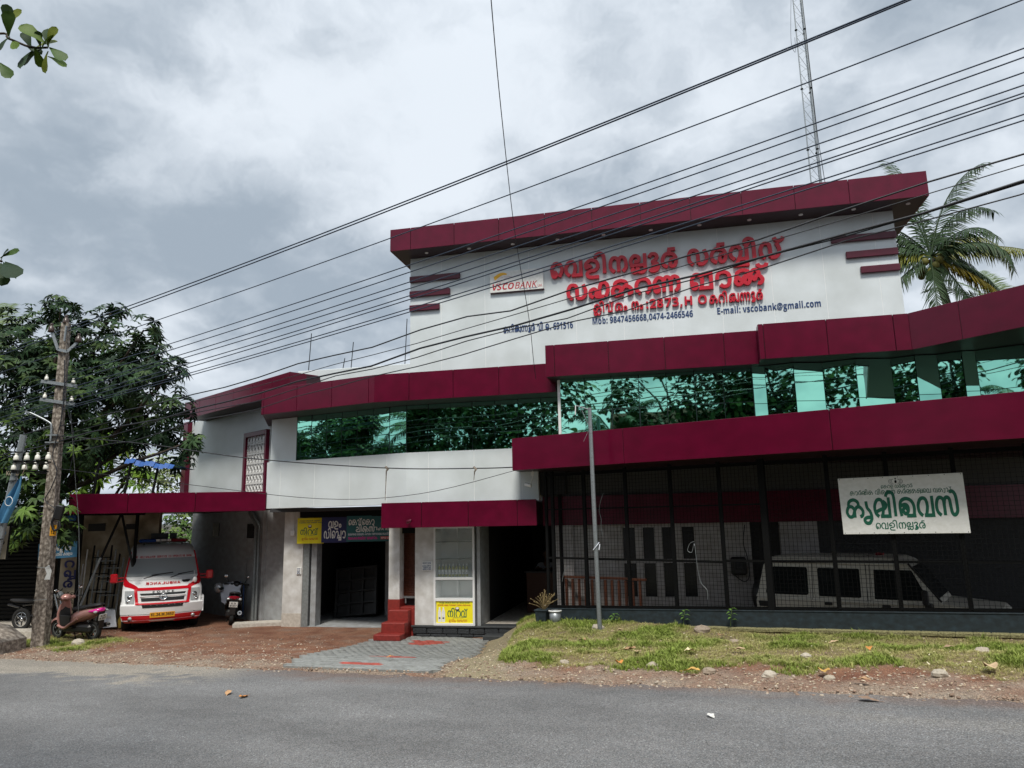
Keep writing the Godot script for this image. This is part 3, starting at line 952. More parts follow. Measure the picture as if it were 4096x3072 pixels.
func make_wing() -> void:
	# left wing, turned away from the road
	var a := Vector2(-5.16, -1.9)
	var d := Vector2(-0.852, -0.523).normalized()
	var n := Vector2(-0.523, 0.852)
	var l := 5.95
	var e := a + d * l
	var bas := Basis(Vector3(-d.x, 0, -d.y), Vector3.UP, Vector3(n.x, 0, n.y))
	var mid := a + d * l * 0.5 - n * 0.1
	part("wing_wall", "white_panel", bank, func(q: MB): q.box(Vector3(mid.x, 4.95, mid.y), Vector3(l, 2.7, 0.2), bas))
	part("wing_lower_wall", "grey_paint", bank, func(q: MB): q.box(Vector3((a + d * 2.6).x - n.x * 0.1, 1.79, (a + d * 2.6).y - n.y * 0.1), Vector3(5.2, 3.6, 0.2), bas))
	part("wing_side", "white_paint", bank, func(q: MB): q.box(Vector3((e - n * 2.6).x, 4.95, (e - n * 2.6).y), Vector3(0.2, 2.7, 5.0), bas))
	# maroon edge strip down the far corner
	part("corner_strip", "maroon_panel", bank, func(q: MB): q.box(Vector3((e - d * 0.1).x + n.x * 0.08, 4.95, (e - d * 0.1).y + n.y * 0.08), Vector3(0.36, 2.75, 0.16), bas))
	# eave
	var f0 := Vector2(-9.4, -3.6)
	var f1 := Vector2(-3.48, 0.04)
	slab("wing_roof", [[f0.x, f0.y - 0.05], [f1.x, f1.y - 0.05], [-3.0, -0.75], [-5.0, -4.0], [-7.5, -7.2]], 6.23, 6.75, "soffit")
	cladding(f0, f1, 6.22, 6.78, [1.2, 2.4, 3.6, 4.8, 6.0], "maroon_panel")
	part("cladding_panel", "maroon_panel", bank, func(q: MB): q.bar(Vector3(f1.x - 0.02, 6.5, f1.y - 0.02), Vector3(-3.05, 6.5, -0.72), 0.03, 0.56))
	# lattice screen in a maroon frame
	var scr := Node3D.new()
	scr.name = "lattice_screen"
	bank.add_child(scr, true)
	var c := a + d * 0.72
	scr.transform = Transform3D(bas, Vector3(c.x + n.x * 0.01, 4.5, c.y + n.y * 0.01))
	var sw := 1.2
	var sh := 1.75
	for q in [[-sw / 2 - 0.07, 0.0, 0.14, sh + 0.28], [sw / 2 + 0.05, 0.0, 0.1, sh + 0.28], [0.0, sh / 2 + 0.07, sw, 0.14], [0.0, -sh / 2 - 0.07, sw, 0.14]]:
		part("frame", "maroon_panel", scr, func(w: MB): w.box(Vector3(q[0], q[1], 0.05), Vector3(q[2], q[3], 0.12), Basis(), 0.006))
	part("backing", "black_paint", scr, func(w: MB): w.box(Vector3(0, 0, 0.0), Vector3(sw, sh, 0.02)))
	# the cut-out pattern: rows of rings, scrolls and diamonds
	var cell := 0.2
	var lat := MB.new()
	var y := -sh / 2 + 0.02
	var row := 0
	while y < sh / 2 - 0.1:
		var x := -sw / 2
		while x < sw / 2 - 0.05:
			var o := Vector3(x + cell / 2, y + cell * 0.72, 0.03)
			var ring := []
			for k in 13:
				var an := TAU * k / 12.0
				ring.append(o + Vector3(cos(an) * 0.055, sin(an) * 0.08, 0))
			lat.tube(ring, 0.018, 4, false)
			for sgn in [-1, 1]:
				var sc := []
				for k in 9:
					var an := -0.6 + 4.4 * k / 8.0
					var r := 0.05 - 0.004 * k
					sc.append(o + Vector3(sgn * (0.1 - cos(an) * r), -0.1 + sin(an) * r, 0))
				lat.tube(sc, 0.018, 4, false)
			lat.bar(o + Vector3(0, 0.08, 0), o + Vector3(0, 0.16, 0), 0.034, 0.02)
			lat.bar(o + Vector3(-cell / 2, -0.02, 0), o + Vector3(-0.05, 0.0, 0), 0.034, 0.03)
			lat.bar(o + Vector3(cell / 2, -0.02, 0), o + Vector3(0.05, 0.0, 0), 0.034, 0.03)
			lat.bar(o + Vector3(-cell / 2, 0.15, 0), o + Vector3(cell / 2, 0.15, 0), 0.035, 0.024)
			lat.bar(o + Vector3(0, -0.08, 0), o + Vector3(0, -0.14, 0), 0.04, 0.02)
			x += cell
		y += cell * 1.5
		row += 1
	obj("cut_out_panel", lat, "white_plastic", scr)
	for k in 7:
		part("cut_out_edge", "white_plastic", scr, func(w: MB): w.bar(Vector3(-sw / 2 + k * 0.2, -sh / 2, 0.03), Vector3(-sw / 2 + k * 0.2, sh / 2, 0.03), 0.034, 0.02, Vector3.BACK))
	# vents, drain pipes and tap on the shaded lower wall
	for v in [[0.95, 2.55], [3.3, 2.6]]:
		var p: Vector2 = a + d * v[0] + n * 0.01
		part("vent", "black_paint", bank, func(w: MB): w.box(Vector3(p.x, v[1], p.y), Vector3(0.42, 0.42, 0.03), bas))
	for v in [[0.42, 0.06], [0.25, 0.035]]:
		var p: Vector2 = a + d * v[0] + n * 0.1
		part("drain_pipe", "grey_metal", bank, func(w: MB): w.tube([Vector3(p.x + d.x * 0.5, 3.1, p.y + d.y * 0.5), Vector3(p.x, 2.7, p.y), Vector3(p.x, 0.05, p.y)], v[1], 10))
	var pa: Vector2 = a + d * 1.1 + n * 0.05
	part("water_pipe", "grey_metal", bank, func(w: MB): w.tube([Vector3(pa.x - d.x * 0.6, 1.75, pa.y - d.y * 0.6), Vector3(pa.x, 1.75, pa.y), Vector3(pa.x, 1.7, pa.y), Vector3(pa.x, 0.1, pa.y)], 0.018, 6))
	var pb: Vector2 = a + d * 1.0 + n * 0.12
	part("tap", "sign_blue", bank, func(w: MB): w.tube([Vector3(pb.x, 0.1, pb.y), Vector3(pb.x, 0.95, pb.y), Vector3(pb.x + d.x * 0.05, 1.0, pb.y + d.y * 0.05), Vector3(pb.x + d.x * 0.3, 1.0, pb.y + d.y * 0.3), Vector3(pb.x + d.x * 0.32, 0.88, pb.y + d.y * 0.32)], 0.022, 6); w.box(Vector3(pb.x + d.x * 0.26, 1.06, pb.y + d.y * 0.26), Vector3(0.07, 0.05, 0.03)))
	part("concrete_edge", "stained_paint", bank, func(w: MB): w.box(Vector3(-4.9, 0.02, -1.45), Vector3(1.5, 0.14, 0.55), Basis(Vector3.UP, 0.45)))
	# entrance canopy beam over the drive
	var b0 := Vector2(-9.08, 1.19)
	var b1 := Vector2(-4.45, -0.62)
	var bd := (b1 - b0).normalized()
	var bn := Vector2(-bd.y, bd.x)
	slab("drive_canopy", [[b0.x, b0.y - 0.04], [b1.x, b1.y - 0.04], [b1.x - 0.2, -1.3], [b1.x - 4.6, -4.3], [b0.x - 1.2, b0.y - 3.4]], 3.13, 3.6, "soffit")
	cladding(b0, b1, 3.11, 3.63, [1.45, 3.15], "maroon_panel")
	bbox("switch_box", "white_plastic", -3.98, -3.86, 2.42, 2.56, -1.21, -1.15, 0.01)
	part("conduit", "white_plastic", bank, func(w: MB): w.tube([Vector3(-3.9, 2.56, -1.2), Vector3(-3.9, 3.15, -1.2)], 0.01, 6))

func make_showcase() -> void:
	var root := thing("display_cabinet", "white framed glass display cabinet standing on the dark stone base beside the entrance", "cabinet", bw(1.085, 0.258, -0.2), BUILD_TURN)
	var w := 1.03
	var h := 2.34
	part("back", "white_plastic", root, func(q: MB): q.box(Vector3(0, h / 2, -0.28), Vector3(w, h, 0.03)))
	for x in [-w / 2 + 0.02, w / 2 - 0.02]:
		part("side", "white_plastic", root, func(q: MB): q.box(Vector3(x, h / 2, -0.04), Vector3(0.04, h, 0.44), Basis(), 0.004))
	part("divider", "white_plastic", root, func(q: MB): q.box(Vector3(-0.03, h / 2 + 0.3, -0.2), Vector3(0.06, h - 0.6, 0.04), Basis(), 0.004))
	for y in [0.03, 0.6, 1.1, h - 0.02]:
		part("rail", "white_plastic", root, func(q: MB): q.box(Vector3(0, y, 0.03), Vector3(w - 0.08, 0.06 if y < h - 0.1 else 0.04, 0.38), Basis(), 0.004))
	part("base_panel", "white_plastic", root, func(q: MB): q.box(Vector3(0, 0.31, 0.15), Vector3(w - 0.08, 0.54, 0.03)))
	for y in [1.56, 1.97]:
		part("glass_shelf", "mullion", root, func(q: MB): q.box(Vector3(0, y, -0.03), Vector3(w - 0.08, 0.012, 0.4)))
	part("glass_door", "clear_glass", root, func(q: MB): q.box(Vector3(0, 1.72, 0.2), Vector3(w - 0.08, 1.18, 0.006)))
	part("glass_door", "clear_glass", root, func(q: MB): q.box(Vector3(0, 0.85, 0.2), Vector3(w - 0.08, 0.44, 0.006)))
	part("frame", "white_plastic", root, func(q: MB): q.box(Vector3(-w / 2 + 0.02, h / 2, 0.2), Vector3(0.05, h, 0.03), Basis(), 0.004); q.box(Vector3(w / 2 - 0.02, h / 2, 0.2), Vector3(0.05, h, 0.03), Basis(), 0.004))
	# nine oil bottles on the shelf
	var oil := mat("oil", Color(0.4, 0.38, 0.12), 0.15)
	var words := ["leftmost", "second", "third", "fourth", "middle", "sixth", "seventh", "eighth", "rightmost"]
	for k in 9:
		var at := bw(1.085 - 0.43 + 0.088 * k, 0.258 + 1.131, -0.2 + 0.02)
		var lab: String = words[k] + (" of the nine oil bottles on the cabinet shelf, counted from the left" if k in [1, 2, 3, 5, 6, 7] else " of the nine oil bottles lined up on the cabinet shelf")
		var b := thing("oil_bottle", lab, "bottle", at, BUILD_TURN, "oil bottles in the display cabinet")
		part("body", "oil", b, func(q: MB): q.lathe([[0.0, 0.0], [0.034, 0.0], [0.036, 0.02], [0.036, 0.18], [0.03, 0.215], [0.014, 0.255], [0.013, 0.275], [0.0, 0.275]], 12))
		part("cap", "white_plastic", b, func(q: MB): q.lathe([[0.016, 0.265], [0.016, 0.3], [0.0, 0.3]], 12))
		part("label", "sign_white", b, func(q: MB): q.lathe([[0.0372, 0.06], [0.0372, 0.17]], 12))
		part("print", "black_paint", b, func(q: MB): q.sphere(Vector3(rng.randf_range(-0.012, 0.012), 0.09, 0.034), Vector3(0.014, 0.014, 0.005), 8))
# ------------------------------------------------------------------ lettering: a stroke alphabet for the Malayalam words
# each letter: advance, curved strokes, straight strokes; the letter body is 1 high
var alpha := {
	"e": [0.78, [[0.07, 0.25, 0.04, 0.6, 0.2, 0.93, 0.42, 0.98, 0.64, 0.82, 0.7, 0.45, 0.52, 0.0], [0.07, 0.25, 0.12, 0.04, 0.26, 0.04, 0.33, 0.2, 0.24, 0.36, 0.07, 0.25]], []],
	"ee": [0.84, [[0.07, 0.25, 0.04, 0.62, 0.2, 0.95, 0.46, 1.0, 0.7, 0.82, 0.74, 0.45, 0.56, 0.0], [0.07, 0.25, 0.12, 0.04, 0.28, 0.04, 0.36, 0.24, 0.26, 0.48, 0.1, 0.5]], []],
	"ra": [0.94, [[0.3, 0.0, 0.08, 0.22, 0.04, 0.6, 0.2, 0.92, 0.46, 1.0, 0.72, 0.92, 0.87, 0.6, 0.85, 0.25, 0.64, 0.0]], []],
	"rra": [0.98, [[0.22, 0.0, 0.06, 0.3, 0.04, 0.66, 0.2, 0.94, 0.48, 1.0, 0.76, 0.94, 0.92, 0.66, 0.9, 0.3, 0.74, 0.0]], []],
	"na": [1.12, [[0.3, 0.0, 0.08, 0.22, 0.04, 0.6, 0.16, 0.92, 0.34, 1.0, 0.52, 0.88, 0.56, 0.55, 0.56, 0.0], [0.56, 0.6, 0.64, 0.92, 0.8, 1.0, 0.97, 0.88, 1.05, 0.55, 1.02, 0.22, 0.82, 0.0]], []],
	"nna2": [1.6, [[0.3, 0.0, 0.08, 0.22, 0.04, 0.6, 0.16, 0.92, 0.34, 1.0, 0.5, 0.88, 0.54, 0.55, 0.54, 0.0], [0.54, 0.6, 0.62, 0.92, 0.78, 1.0, 0.94, 0.88, 1.0, 0.55, 1.0, 0.0], [1.0, 0.6, 1.1, 0.94, 1.28, 1.0, 1.45, 0.88, 1.52, 0.55, 1.48, 0.22, 1.3, 0.0]], []],
	"nchil": [1.5, [[0.3, 0.0, 0.08, 0.22, 0.04, 0.6, 0.16, 0.92, 0.34, 1.0, 0.52, 0.88, 0.56, 0.55, 0.56, 0.0], [0.56, 0.6, 0.64, 0.92, 0.8, 1.0, 0.94, 0.88, 0.98, 0.5, 1.04, 0.12, 1.2, 0.02, 1.38, 0.2, 1.4, 0.6, 1.36, 1.1, 1.2, 1.32, 1.02, 1.3]], []],
	"sa": [1.24, [[0.3, 0.0, 0.08, 0.22, 0.04, 0.6, 0.16, 0.92, 0.36, 1.0, 0.56, 0.88, 0.6, 0.5, 0.6, 0.05], [0.6, 0.04, 0.88, 0.02, 1.08, 0.2, 1.14, 0.55, 1.0, 0.98]], []],
	"va": [1.12, [[0.3, 0.0, 0.08, 0.22, 0.04, 0.6, 0.2, 0.92, 0.42, 1.0, 0.6, 0.88, 0.66, 0.5, 0.54, 0.02]], [[0.52, 0.02, 1.02, 0.02, 1.02, 1.0]]],
	"vva": [1.15, [[0.3, 0.1, 0.08, 0.3, 0.04, 0.62, 0.2, 0.92, 0.42, 1.0, 0.6, 0.88, 0.66, 0.5, 0.4, -0.2, 0.3, -0.28]], [[0.52, 0.1, 1.02, 0.1, 1.02, 1.0], [0.28, -0.3, 1.02, -0.3, 1.02, 0.1]]],
	"lla": [0.98, [[0.44, 0.46, 0.3, 0.6, 0.13, 0.45, 0.1, 0.75, 0.42, 1.0, 0.78, 0.84, 0.86, 0.5, 0.68, 0.26, 0.36, 0.22, 0.16, 0.06, 0.24, -0.18, 0.5, -0.24, 0.92, -0.24]], []],
	"i": [0.36, [[0.16, 0.0, 0.16, 0.6, 0.15, 1.05, 0.08, 1.32, -0.14, 1.42, -0.36, 1.3, -0.42, 1.14]], []],
	"ii": [0.36, [[0.16, 0.0, 0.16, 0.6, 0.15, 1.05, 0.08, 1.34, -0.14, 1.46, -0.36, 1.34, -0.36, 1.14, -0.18, 1.1, -0.12, 1.26]], []],
	"la2": [1.08, [[0.14, 0.32, 0.08, 0.68, 0.3, 1.0, 0.6, 0.88, 0.56, 0.6, 0.3, 0.58], [0.3, 0.1, 0.16, 0.02, 0.24, -0.16, 0.44, -0.1, 0.5, 0.1, 0.6, -0.14, 0.84, -0.16, 0.98, 0.02, 0.98, 0.3]], [[0.14, 0.32, 0.98, 0.32, 0.98, 1.0]]],
	"la": [1.05, [[0.3, 0.55, 0.55, 0.6, 0.6, 0.86, 0.34, 1.0, 0.08, 0.75, 0.1, 0.3, 0.34, 0.02, 0.56, 0.1]], [[0.5, 0.03, 0.98, 0.03, 0.98, 1.0]]],
	"uu": [0.66, [[0.04, 0.8, 0.16, 1.0, 0.4, 1.0, 0.52, 0.8, 0.4, 0.58, 0.22, 0.46, 0.46, 0.36, 0.58, 0.1, 0.42, -0.14, 0.16, -0.16, 0.04, -0.02], [0.22, 0.12, 0.3, 0.0, 0.42, 0.06, 0.42, 0.2, 0.3, 0.24, 0.22, 0.12]], []],
	"u": [0.5, [[0.04, 0.75, 0.2, 0.9, 0.38, 0.7, 0.36, 0.3, 0.28, -0.1, 0.1, -0.2, 0.0, -0.08]], []],
	"ru": [0.5, [[0.06, 0.92, 0.1, 0.55, 0.3, 0.3, 0.38, -0.06, 0.2, -0.34, -0.06, -0.34, -0.16, -0.16, 0.02, -0.04, 0.3, -0.02]], []],
	"rr": [1.0, [[0.36, 0.02, 0.12, 0.16, 0.05, 0.5, 0.2, 0.86, 0.48, 0.95, 0.78, 0.82, 0.9, 0.45, 0.8, 0.1, 0.6, 0.06, 0.52, 0.3, 0.62, 0.52, 0.88, 0.5]], [[0.46, 0.92, 0.5, 1.24, 0.76, 1.24]]],
	"ha": [1.22, [[0.24, 0.0, 0.05, 0.14, 0.05, 0.44, 0.26, 0.6, 0.44, 0.44, 0.4, 0.1, 0.56, 0.02, 0.9, 0.04], [0.64, 0.04, 0.62, 0.5, 0.72, 0.92, 0.94, 1.0, 1.12, 0.8, 1.14, 0.4, 0.98, 0.0]], []],
	"ka": [1.34, [[0.62, 0.42, 0.46, 0.6, 0.2, 0.6, 0.05, 0.3, 0.2, 0.04, 0.46, 0.06, 0.62, 0.36, 0.8, 0.58, 1.04, 0.58, 1.24, 0.34, 1.18, 0.1, 1.0, 0.02], [0.2, 0.6, 0.26, 0.9, 0.6, 1.02, 0.9, 0.88, 0.94, 0.6]], [[0.62, 0.44, 0.62, 0.08]]],
	"kka": [1.7, [[0.5, 0.42, 0.4, 0.6, 0.18, 0.6, 0.05, 0.3, 0.18, 0.04, 0.4, 0.06, 0.52, 0.36, 0.66, 0.6, 0.86, 0.4, 0.86, 0.1, 1.02, 0.02, 1.1, 0.36, 1.2, 0.58, 1.4, 0.58, 1.6, 0.34, 1.54, 0.1, 1.38, 0.02], [0.2, 0.6, 0.3, 0.92, 0.7, 1.02, 1.1, 0.92, 1.24, 0.6]], []],
	"kla": [1.34, [[0.62, 0.42, 0.46, 0.6, 0.2, 0.6, 0.05, 0.34, 0.2, 0.14, 0.46, 0.16, 0.62, 0.4, 0.8, 0.58, 1.04, 0.58, 1.24, 0.36, 1.14, 0.14], [0.2, 0.6, 0.26, 0.9, 0.6, 1.02, 0.9, 0.88, 0.94, 0.6], [0.3, -0.02, 0.14, -0.2, 0.4, -0.36, 0.6, -0.1, 0.8, -0.34, 1.04, -0.2, 1.0, 0.0]], []],
	"ksha": [1.6, [[0.62, 0.42, 0.46, 0.6, 0.2, 0.6, 0.05, 0.3, 0.2, 0.04, 0.46, 0.06, 0.62, 0.36, 0.8, 0.58, 1.0, 0.4, 1.0, 0.02], [0.2, 0.6, 0.3, 0.92, 0.7, 1.02, 1.1, 0.9, 1.1, 0.3, 0.9, -0.2]], [[0.95, 0.02, 1.5, 0.02, 1.5, 1.0]]],
	"nna": [1.6, [[0.07, 0.25, 0.04, 0.6, 0.2, 0.93, 0.4, 0.98, 0.58, 0.84, 0.62, 0.5, 0.62, 0.0], [0.07, 0.25, 0.12, 0.04, 0.26, 0.04, 0.33, 0.2, 0.24, 0.36, 0.07, 0.25], [0.62, 0.6, 0.7, 0.92, 0.84, 1.0, 1.0, 0.88, 1.04, 0.55, 1.04, 0.0], [1.04, 0.6, 1.14, 0.94, 1.3, 1.0, 1.46, 0.88, 1.52, 0.55, 1.48, 0.22, 1.3, 0.0]], []],
	"ba": [1.3, [[0.07, 0.25, 0.04, 0.6, 0.2, 0.93, 0.4, 0.98, 0.6, 0.82, 0.66, 0.45, 0.58, 0.02], [0.07, 0.25, 0.12, 0.04, 0.26, 0.04, 0.33, 0.2, 0.24, 0.36, 0.07, 0.25], [0.64, 0.7, 0.72, 0.92, 0.84, 0.98]], [[0.56, 0.02, 1.18, 0.02, 1.18, 1.0], [0.8, 0.98, 1.18, 0.98]]],
	"aa": [0.92, [[0.08, 0.5, 0.14, 0.86, 0.44, 1.0, 0.74, 0.86, 0.82, 0.45, 0.7, 0.08, 0.44, 0.02, 0.26, 0.16]], []],
	"nka": [1.75, [[0.4, 0.3, 0.24, 0.5, 0.07, 0.3, 0.2, 0.06, 0.42, 0.14, 0.5, 0.42, 0.7, 0.6, 0.9, 0.36, 0.78, 0.08, 0.6, 0.2, 0.68, 0.5, 0.96, 0.56, 1.16, 0.3, 1.3, 0.58, 1.5, 0.5, 1.62, 0.26, 1.5, 0.04, 1.34, 0.08], [0.12, 0.5, 0.2, 0.84, 0.5, 1.0, 0.8, 0.9, 0.9, 0.6, 1.1, 0.94, 1.34, 0.92, 1.44, 0.62]], []],
	"nga": [1.6, [[0.4, 0.3, 0.24, 0.5, 0.07, 0.3, 0.2, 0.06, 0.42, 0.14, 0.5, 0.42, 0.68, 0.6, 0.86, 0.36, 0.76, 0.08, 0.6, 0.2, 0.66, 0.5, 0.94, 0.58, 1.1, 0.3, 1.2, 0.1, 1.4, 0.06, 1.5, 0.3], [0.12, 0.5, 0.2, 0.84, 0.5, 1.0, 0.9, 0.98, 1.0, 0.7]], [[1.5, 0.02, 1.5, 0.98]]],
	"virama": [0.16, [[-0.5, 1.36, -0.44, 1.2, -0.24, 1.12, -0.04, 1.2, 0.02, 1.36]], []],
	"pa": [1.06, [[0.06, 0.74, 0.12, 0.94, 0.3, 1.0, 0.48, 0.86, 0.52, 0.5, 0.42, 0.02]], [[0.42, 0.02, 0.98, 0.02, 0.98, 1.0]]],
	"ppa": [1.3, [[0.06, 0.74, 0.12, 0.94, 0.3, 1.0, 0.48, 0.86, 0.52, 0.5, 0.36, 0.02], [0.52, 0.3, 0.72, 0.4, 0.82, 0.2, 0.74, -0.3]], [[0.36, 0.02, 1.2, 0.02, 1.2, 1.0], [0.7, -0.28, 1.2, -0.28, 1.2, 0.02]]],
	"tha": [1.24, [[0.32, 0.0, 0.08, 0.2, 0.06, 0.6, 0.26, 0.92, 0.62, 1.0, 0.98, 0.9, 1.16, 0.55, 1.08, 0.14, 0.86, 0.06, 0.74, 0.26, 0.62, 0.6, 0.5, 0.26, 0.46, 0.04]], []],
	"am": [0.6, [[0.06, 0.28, 0.14, 0.06, 0.36, 0.06, 0.46, 0.28, 0.36, 0.5, 0.14, 0.5, 0.06, 0.28]], []],
	"oh": [0.92, [[0.5, 0.4, 0.34, 0.52, 0.2, 0.36, 0.34, 0.2, 0.62, 0.26, 0.8, 0.5, 0.7, 0.86, 0.4, 1.0, 0.1, 0.82, 0.04, 0.4, 0.2, 0.06, 0.6, 0.0, 0.82, 0.12]], []],
	"sha": [1.2, [[0.3, 0.0, 0.08, 0.22, 0.04, 0.6, 0.2, 0.92, 0.42, 1.0, 0.6, 0.88, 0.66, 0.5, 0.54, 0.02], [0.66, 0.9, 0.86, 0.72, 0.78, 0.5, 0.5, 0.42, 0.16, 0.3]], [[0.52, 0.02, 1.08, 0.02, 1.08, 1.0]]],
	"bha": [1.14, [[0.56, 0.34, 0.4, 0.5, 0.24, 0.34, 0.36, 0.14, 0.56, 0.24, 0.6, 0.5, 0.44, 0.66, 0.1, 0.6], [0.1, 0.0, 0.04, 0.5, 0.14, 0.86, 0.5, 1.0, 0.86, 0.86, 1.02, 0.5, 0.96, 0.02]], [[0.56, 0.02, 1.0, 0.02]]],
	"ma": [1.15, [[0.1, 0.0, 0.04, 0.5, 0.16, 0.9, 0.4, 0.98, 0.56, 0.8, 0.56, 0.4]], [[0.1, 0.02, 1.06, 0.02, 1.06, 1.0], [0.56, 0.02, 0.56, 0.5]]],
	"dda": [1.3, [[0.24, 0.0, 0.06, 0.26, 0.06, 0.66, 0.2, 0.95, 0.4, 0.95, 0.54, 0.6, 0.56, 0.1, 0.74, 0.0, 0.96, 0.04], [0.96, 0.04, 1.16, 0.2, 1.2, 0.6, 1.06, 0.98]], []],
	"cha": [1.2, [[0.56, 0.04, 0.3, 0.02, 0.06, 0.2, 0.2, 0.42, 0.56, 0.46, 0.66, 0.74, 0.42, 0.98, 0.12, 0.84]], [[0.3, 0.02, 1.1, 0.02, 1.1, 1.0]]],
	"ya": [1.2, [[0.3, 0.5, 0.12, 0.62, 0.05, 0.4, 0.14, 0.05, 0.4, 0.06, 0.56, 0.5, 0.5, 0.86, 0.34, 1.0], [0.56, 0.5, 0.7, 0.9, 0.94, 1.0, 1.1, 0.7, 1.08, 0.3, 0.92, 0.0]], []],
	"bba": [1.3, [[0.07, 0.35, 0.04, 0.66, 0.2, 0.95, 0.4, 0.98, 0.6, 0.84, 0.66, 0.5, 0.58, 0.1], [0.07, 0.35, 0.14, 0.14, 0.3, 0.16, 0.34, 0.34, 0.2, 0.44, 0.07, 0.35]], [[0.56, 0.1, 1.18, 0.1, 1.18, 1.0], [0.76, 0.1, 0.6, -0.26, 1.18, -0.26, 1.18, 0.1]]],
	"ta": [1.0, [[0.36, 0.46, 0.2, 0.3, 0.34, 0.1, 0.6, 0.2, 0.66, 0.6, 0.44, 0.96, 0.12, 0.8, 0.04, 0.4, 0.14, 0.0]], [[0.5, 0.02, 0.94, 0.02]]],
	"ih": [1.3, [[0.36, 0.34, 0.2, 0.46, 0.08, 0.28, 0.22, 0.1, 0.46, 0.2, 0.5, 0.6, 0.3, 0.86, 0.14, 0.8], [0.5, 0.6, 0.6, 0.95, 0.86, 1.0, 1.0, 0.7, 0.9, 0.3, 0.6, -0.05, 0.3, -0.3, 0.7, -0.3, 1.2, -0.2]], []],
}
var cut_letters := {}

func curve(flat: Array) -> PackedVector2Array:
	var p := []
	for i in range(0, flat.size(), 2): p.append(Vector2(flat[i], flat[i + 1]))
	var out := PackedVector2Array()
	for i in p.size() - 1:
		var p0: Vector2 = p[maxi(i - 1, 0)]
		var p3: Vector2 = p[mini(i + 2, p.size() - 1)]
		for k in 5:
			out.append(p[i].cubic_interpolate(p[i + 1], p0, p3, k / 5.0))
	out.append(p[-1])
	return out

# each stroke as [outline polygons (holes come back clockwise), triangles]
func letter_shape(key: String, weight: float) -> Array:
	var id := "%s%.3f" % [key, weight]
	if cut_letters.has(id): return cut_letters[id]
	var g: Array = alpha[key]
	var res := []
	for s in g[1]: res.append(cut_stroke(Geometry2D.offset_polyline(curve(s), weight, Geometry2D.JOIN_ROUND, Geometry2D.END_ROUND)))
	for s in g[2]:
		var line := PackedVector2Array()
		for i in range(0, s.size(), 2): line.append(Vector2(s[i], s[i + 1]))
		res.append(cut_stroke(Geometry2D.offset_polyline(line, weight, Geometry2D.JOIN_MITER, Geometry2D.END_SQUARE)))
	cut_letters[id] = res
	return res

func cut_stroke(solid: Array) -> Array:
	# slice at the hole centres so that every piece is simple
	var xs := [-9.0]
	for q in solid:
		if Geometry2D.is_polygon_clockwise(q):
			var lo := 9.0
			var hi := -9.0
			for v in q:
				lo = minf(lo, v.x)
				hi = maxf(hi, v.x)
			xs.append((lo + hi) / 2 + 0.0007)
	xs.append(9.0)
	xs.sort()
	var tris := PackedVector2Array()
	for i in xs.size() - 1:
		var band := PackedVector2Array([Vector2(xs[i], -9), Vector2(xs[i + 1], -9), Vector2(xs[i + 1], 9), Vector2(xs[i], 9)])
		var solids := []
		for q in solid:
			if not Geometry2D.is_polygon_clockwise(q):
				for r in Geometry2D.intersect_polygons(q, band): solids.append(r)
		for q in solid:
			if Geometry2D.is_polygon_clockwise(q):
				var hole: PackedVector2Array = q.duplicate()
				hole.reverse()
				var next := []
				for r in solids:
					for t in Geometry2D.clip_polygons(r, hole): next.append(t)
				solids = next
		for r in solids:
			for k in Geometry2D.triangulate_polygon(r): tris.append(r[k])
	return [solid, tris]

func put_letter(b: MB, key: String, weight: float, size: Vector2, at: Vector3, deep: float, bas := Basis(), slant := 0.0) -> void:
	var f := func(p: Vector2, z: float) -> Vector3: return at + bas * Vector3((p.x + p.y * slant) * size.x, p.y * size.y, z)
	var nz := bas.z
	var lift := 0.0
	for sh in letter_shape(key, weight):
		var tris: PackedVector2Array = sh[1]
		var top := deep + lift
		for i in range(0, tris.size(), 3):
			b.trio(f.call(tris[i], top), f.call(tris[i + 1], top), f.call(tris[i + 2], top), nz)
		lift += 0.0016 if deep > 0.006 else 0.0004
		if deep < 0.006: continue
		for q in sh[0]:
			for i in q.size():
				var a: Vector2 = q[i]
				var c: Vector2 = q[(i + 1) % q.size()]
				b.quado(f.call(a, 0.0), f.call(c, 0.0), f.call(c, top), f.call(a, top), bas * Vector3(c.y - a.y, a.x - c.x, 0))

func width_of(keys: Array, gap: float) -> float:
	var w := 0.0
	for k in keys: w += 0.5 if k == " " else alpha[k][0] + gap
	return w

# a whole line as one mesh, fitted between x = 0 and length, letter height tall
func line_of(b: MB, keys: Array, weight: float, length: float, tall: float, at: Vector3, deep := 0.002, bas := Basis()) -> void:
	var gap := weight * 1.2
	var k := length / width_of(keys, gap)
	var x := 0.0
	for q in keys:
		if q == " ": x += 0.5
		else:
			put_letter(b, q, weight, Vector2(k, tall), at + bas * Vector3(x * k, 0, 0), deep, bas)
			x += alpha[q][0] + gap

